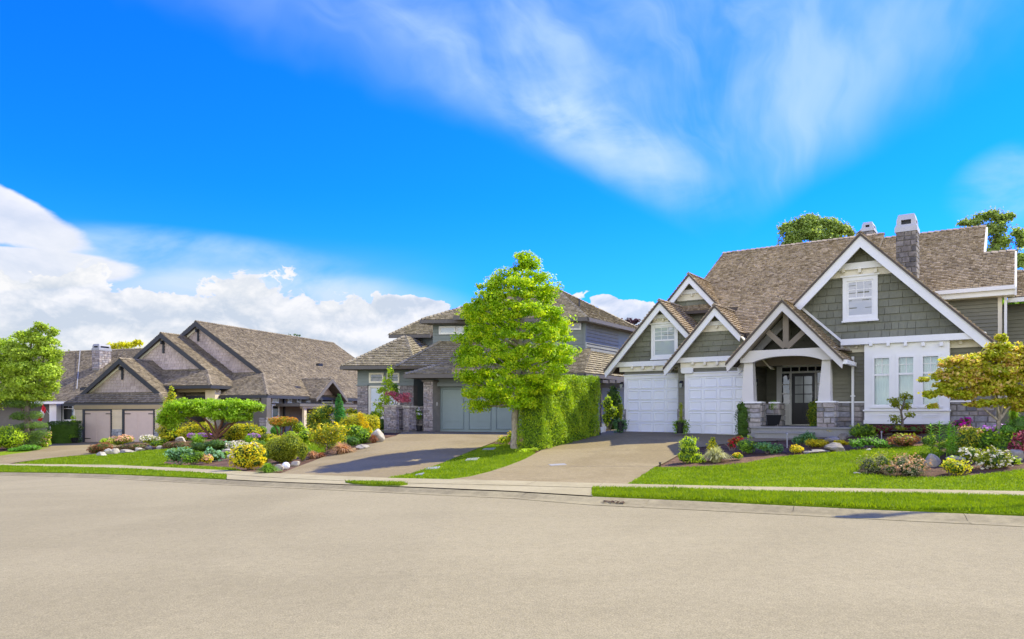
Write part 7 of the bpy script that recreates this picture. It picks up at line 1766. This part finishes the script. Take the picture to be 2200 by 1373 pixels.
# street lamp on the verge, just past the right edge of the view; its shadow crosses the kerb
lz = 7.5; lx, ly = 14.0, 15.7; lb = float(H(lx, ly))
lt = thing('street_lamp', (lx, ly, lb), 'tall grey street lamp on the near verge with a long arm over the street', 'street lamp')
part('pole', tube([(lx, ly, lb - .1), (lx, ly, 3.0), (lx, ly, lz - .4), (lx - .15, ly, lz - .1), (lx - .5, ly, lz)], [.10, .08, .06, .05, .045], 10), METAL, lt)
part('arm', tube([(lx - .5, ly, lz), (lx - 1.9, ly, lz + .05)], .06, 8), METAL, lt)
part('lamp_head', tube([(lx - 1.85, ly, lz + .05), (lx - 2.0, ly, lz + .06), (lx - 2.35, ly, lz + .05), (lx - 2.6, ly, lz + .03), (lx - 2.68, ly, lz + .02)], [.05, .14, .17, .12, .03], 12), METAL, lt)

# the garden goes on past the right edge of the view
LX = gp([(2720, 1008), (2330, 1000), (2280, 960), (2300, 945)]) + [(30, 24), (60, 30), (60, 6)] + swb(2980, 2720)
sheet('lawn', LX, TURF, 0.03, 1.0, skirt=0.05, label='side lawn right of the porch house', kind='structure')
for i, (x_, y_, c_, lb) in enumerate(((19.5, 27, 'green', 'rounded green tree at the right corner of the porch house'), (25, 24, 'far', 'broad pale green tree on the side lawn'), (31, 29, 'green', 'wide green tree at the end of the side lawn'))):
    zb_ = float(H(x_, y_)); R_ = random.Random(i); t_ = thing('tree', (x_, y_, zb_), lb, 'tree')
    part('trunk', tube([(x_, y_, zb_ - .1), (x_ + .1, y_, zb_ + 1.5), (x_, y_, zb_ + 3.2)], [.16, .13, .08], 8), BARK, t_)
    Bq = [((x_ + R_.uniform(-1.5, 1.5), y_ + R_.uniform(-1.5, 1.5), zb_ + 3.2 + R_.uniform(-1.4, 1.6)), (1.3, 1.3, .9)) for _ in range(12)]
    V, F_ = cloud(Bq, .2, .8, shell=.5, rough=.4, seed=80 + i); mesh('crown', V, F_, L_[c_], t_)
# leafy fillers between the named shrubs of the beds
for lb, x, y, m_ in (('low lime perennial behind the large clipped dome', 590, 958, 'lime'), ('lime perennial between the clipped dome and the lime hydrangea', 628, 972, 'lime'), ('green perennial under the mounded olive pine', 660, 955, 'green'),
                     ('lime perennial at the foot of the bright green cone', 735, 950, 'lime'), ('olive perennial between the open azalea and the russet grass', 715, 968, 'olive'), ('green perennial between cone conifer and yellow-green mound', 745, 930, 'green'),
                     ('green perennial beside the tan feather grass', 655, 975, 'green'), ('green perennial behind the golden spirea', 560, 962, 'green'), ('lime perennial between the tan stone and the lower hosta', 486, 985, 'lime'), ('golden perennial left of the peach flower clump', 430, 992, 'gold'),
                     ('green perennial right of the yellow-green cushion shrub', 2068, 990, 'green'), ('green perennial in front of the maple trunk', 2150, 975, 'green'), ('lime perennial below the dark boulder', 2175, 998, 'lime'), ('olive perennial right behind the tall lilies', 2030, 962, 'olive'), ('lime perennial between olive shrub and maple trunk', 2100, 962, 'lime')):
    k_ = 1.0 if x < 1000 else 1.1
    bush(lb, 'perennial', (x, y), [(x, y - 8 * k_, 15 * k_, 9 * k_), (x + 8, y - 5, 10 * k_, 7 * k_)], m_, .08, name='perennial', rough=.35, elong=2.2)
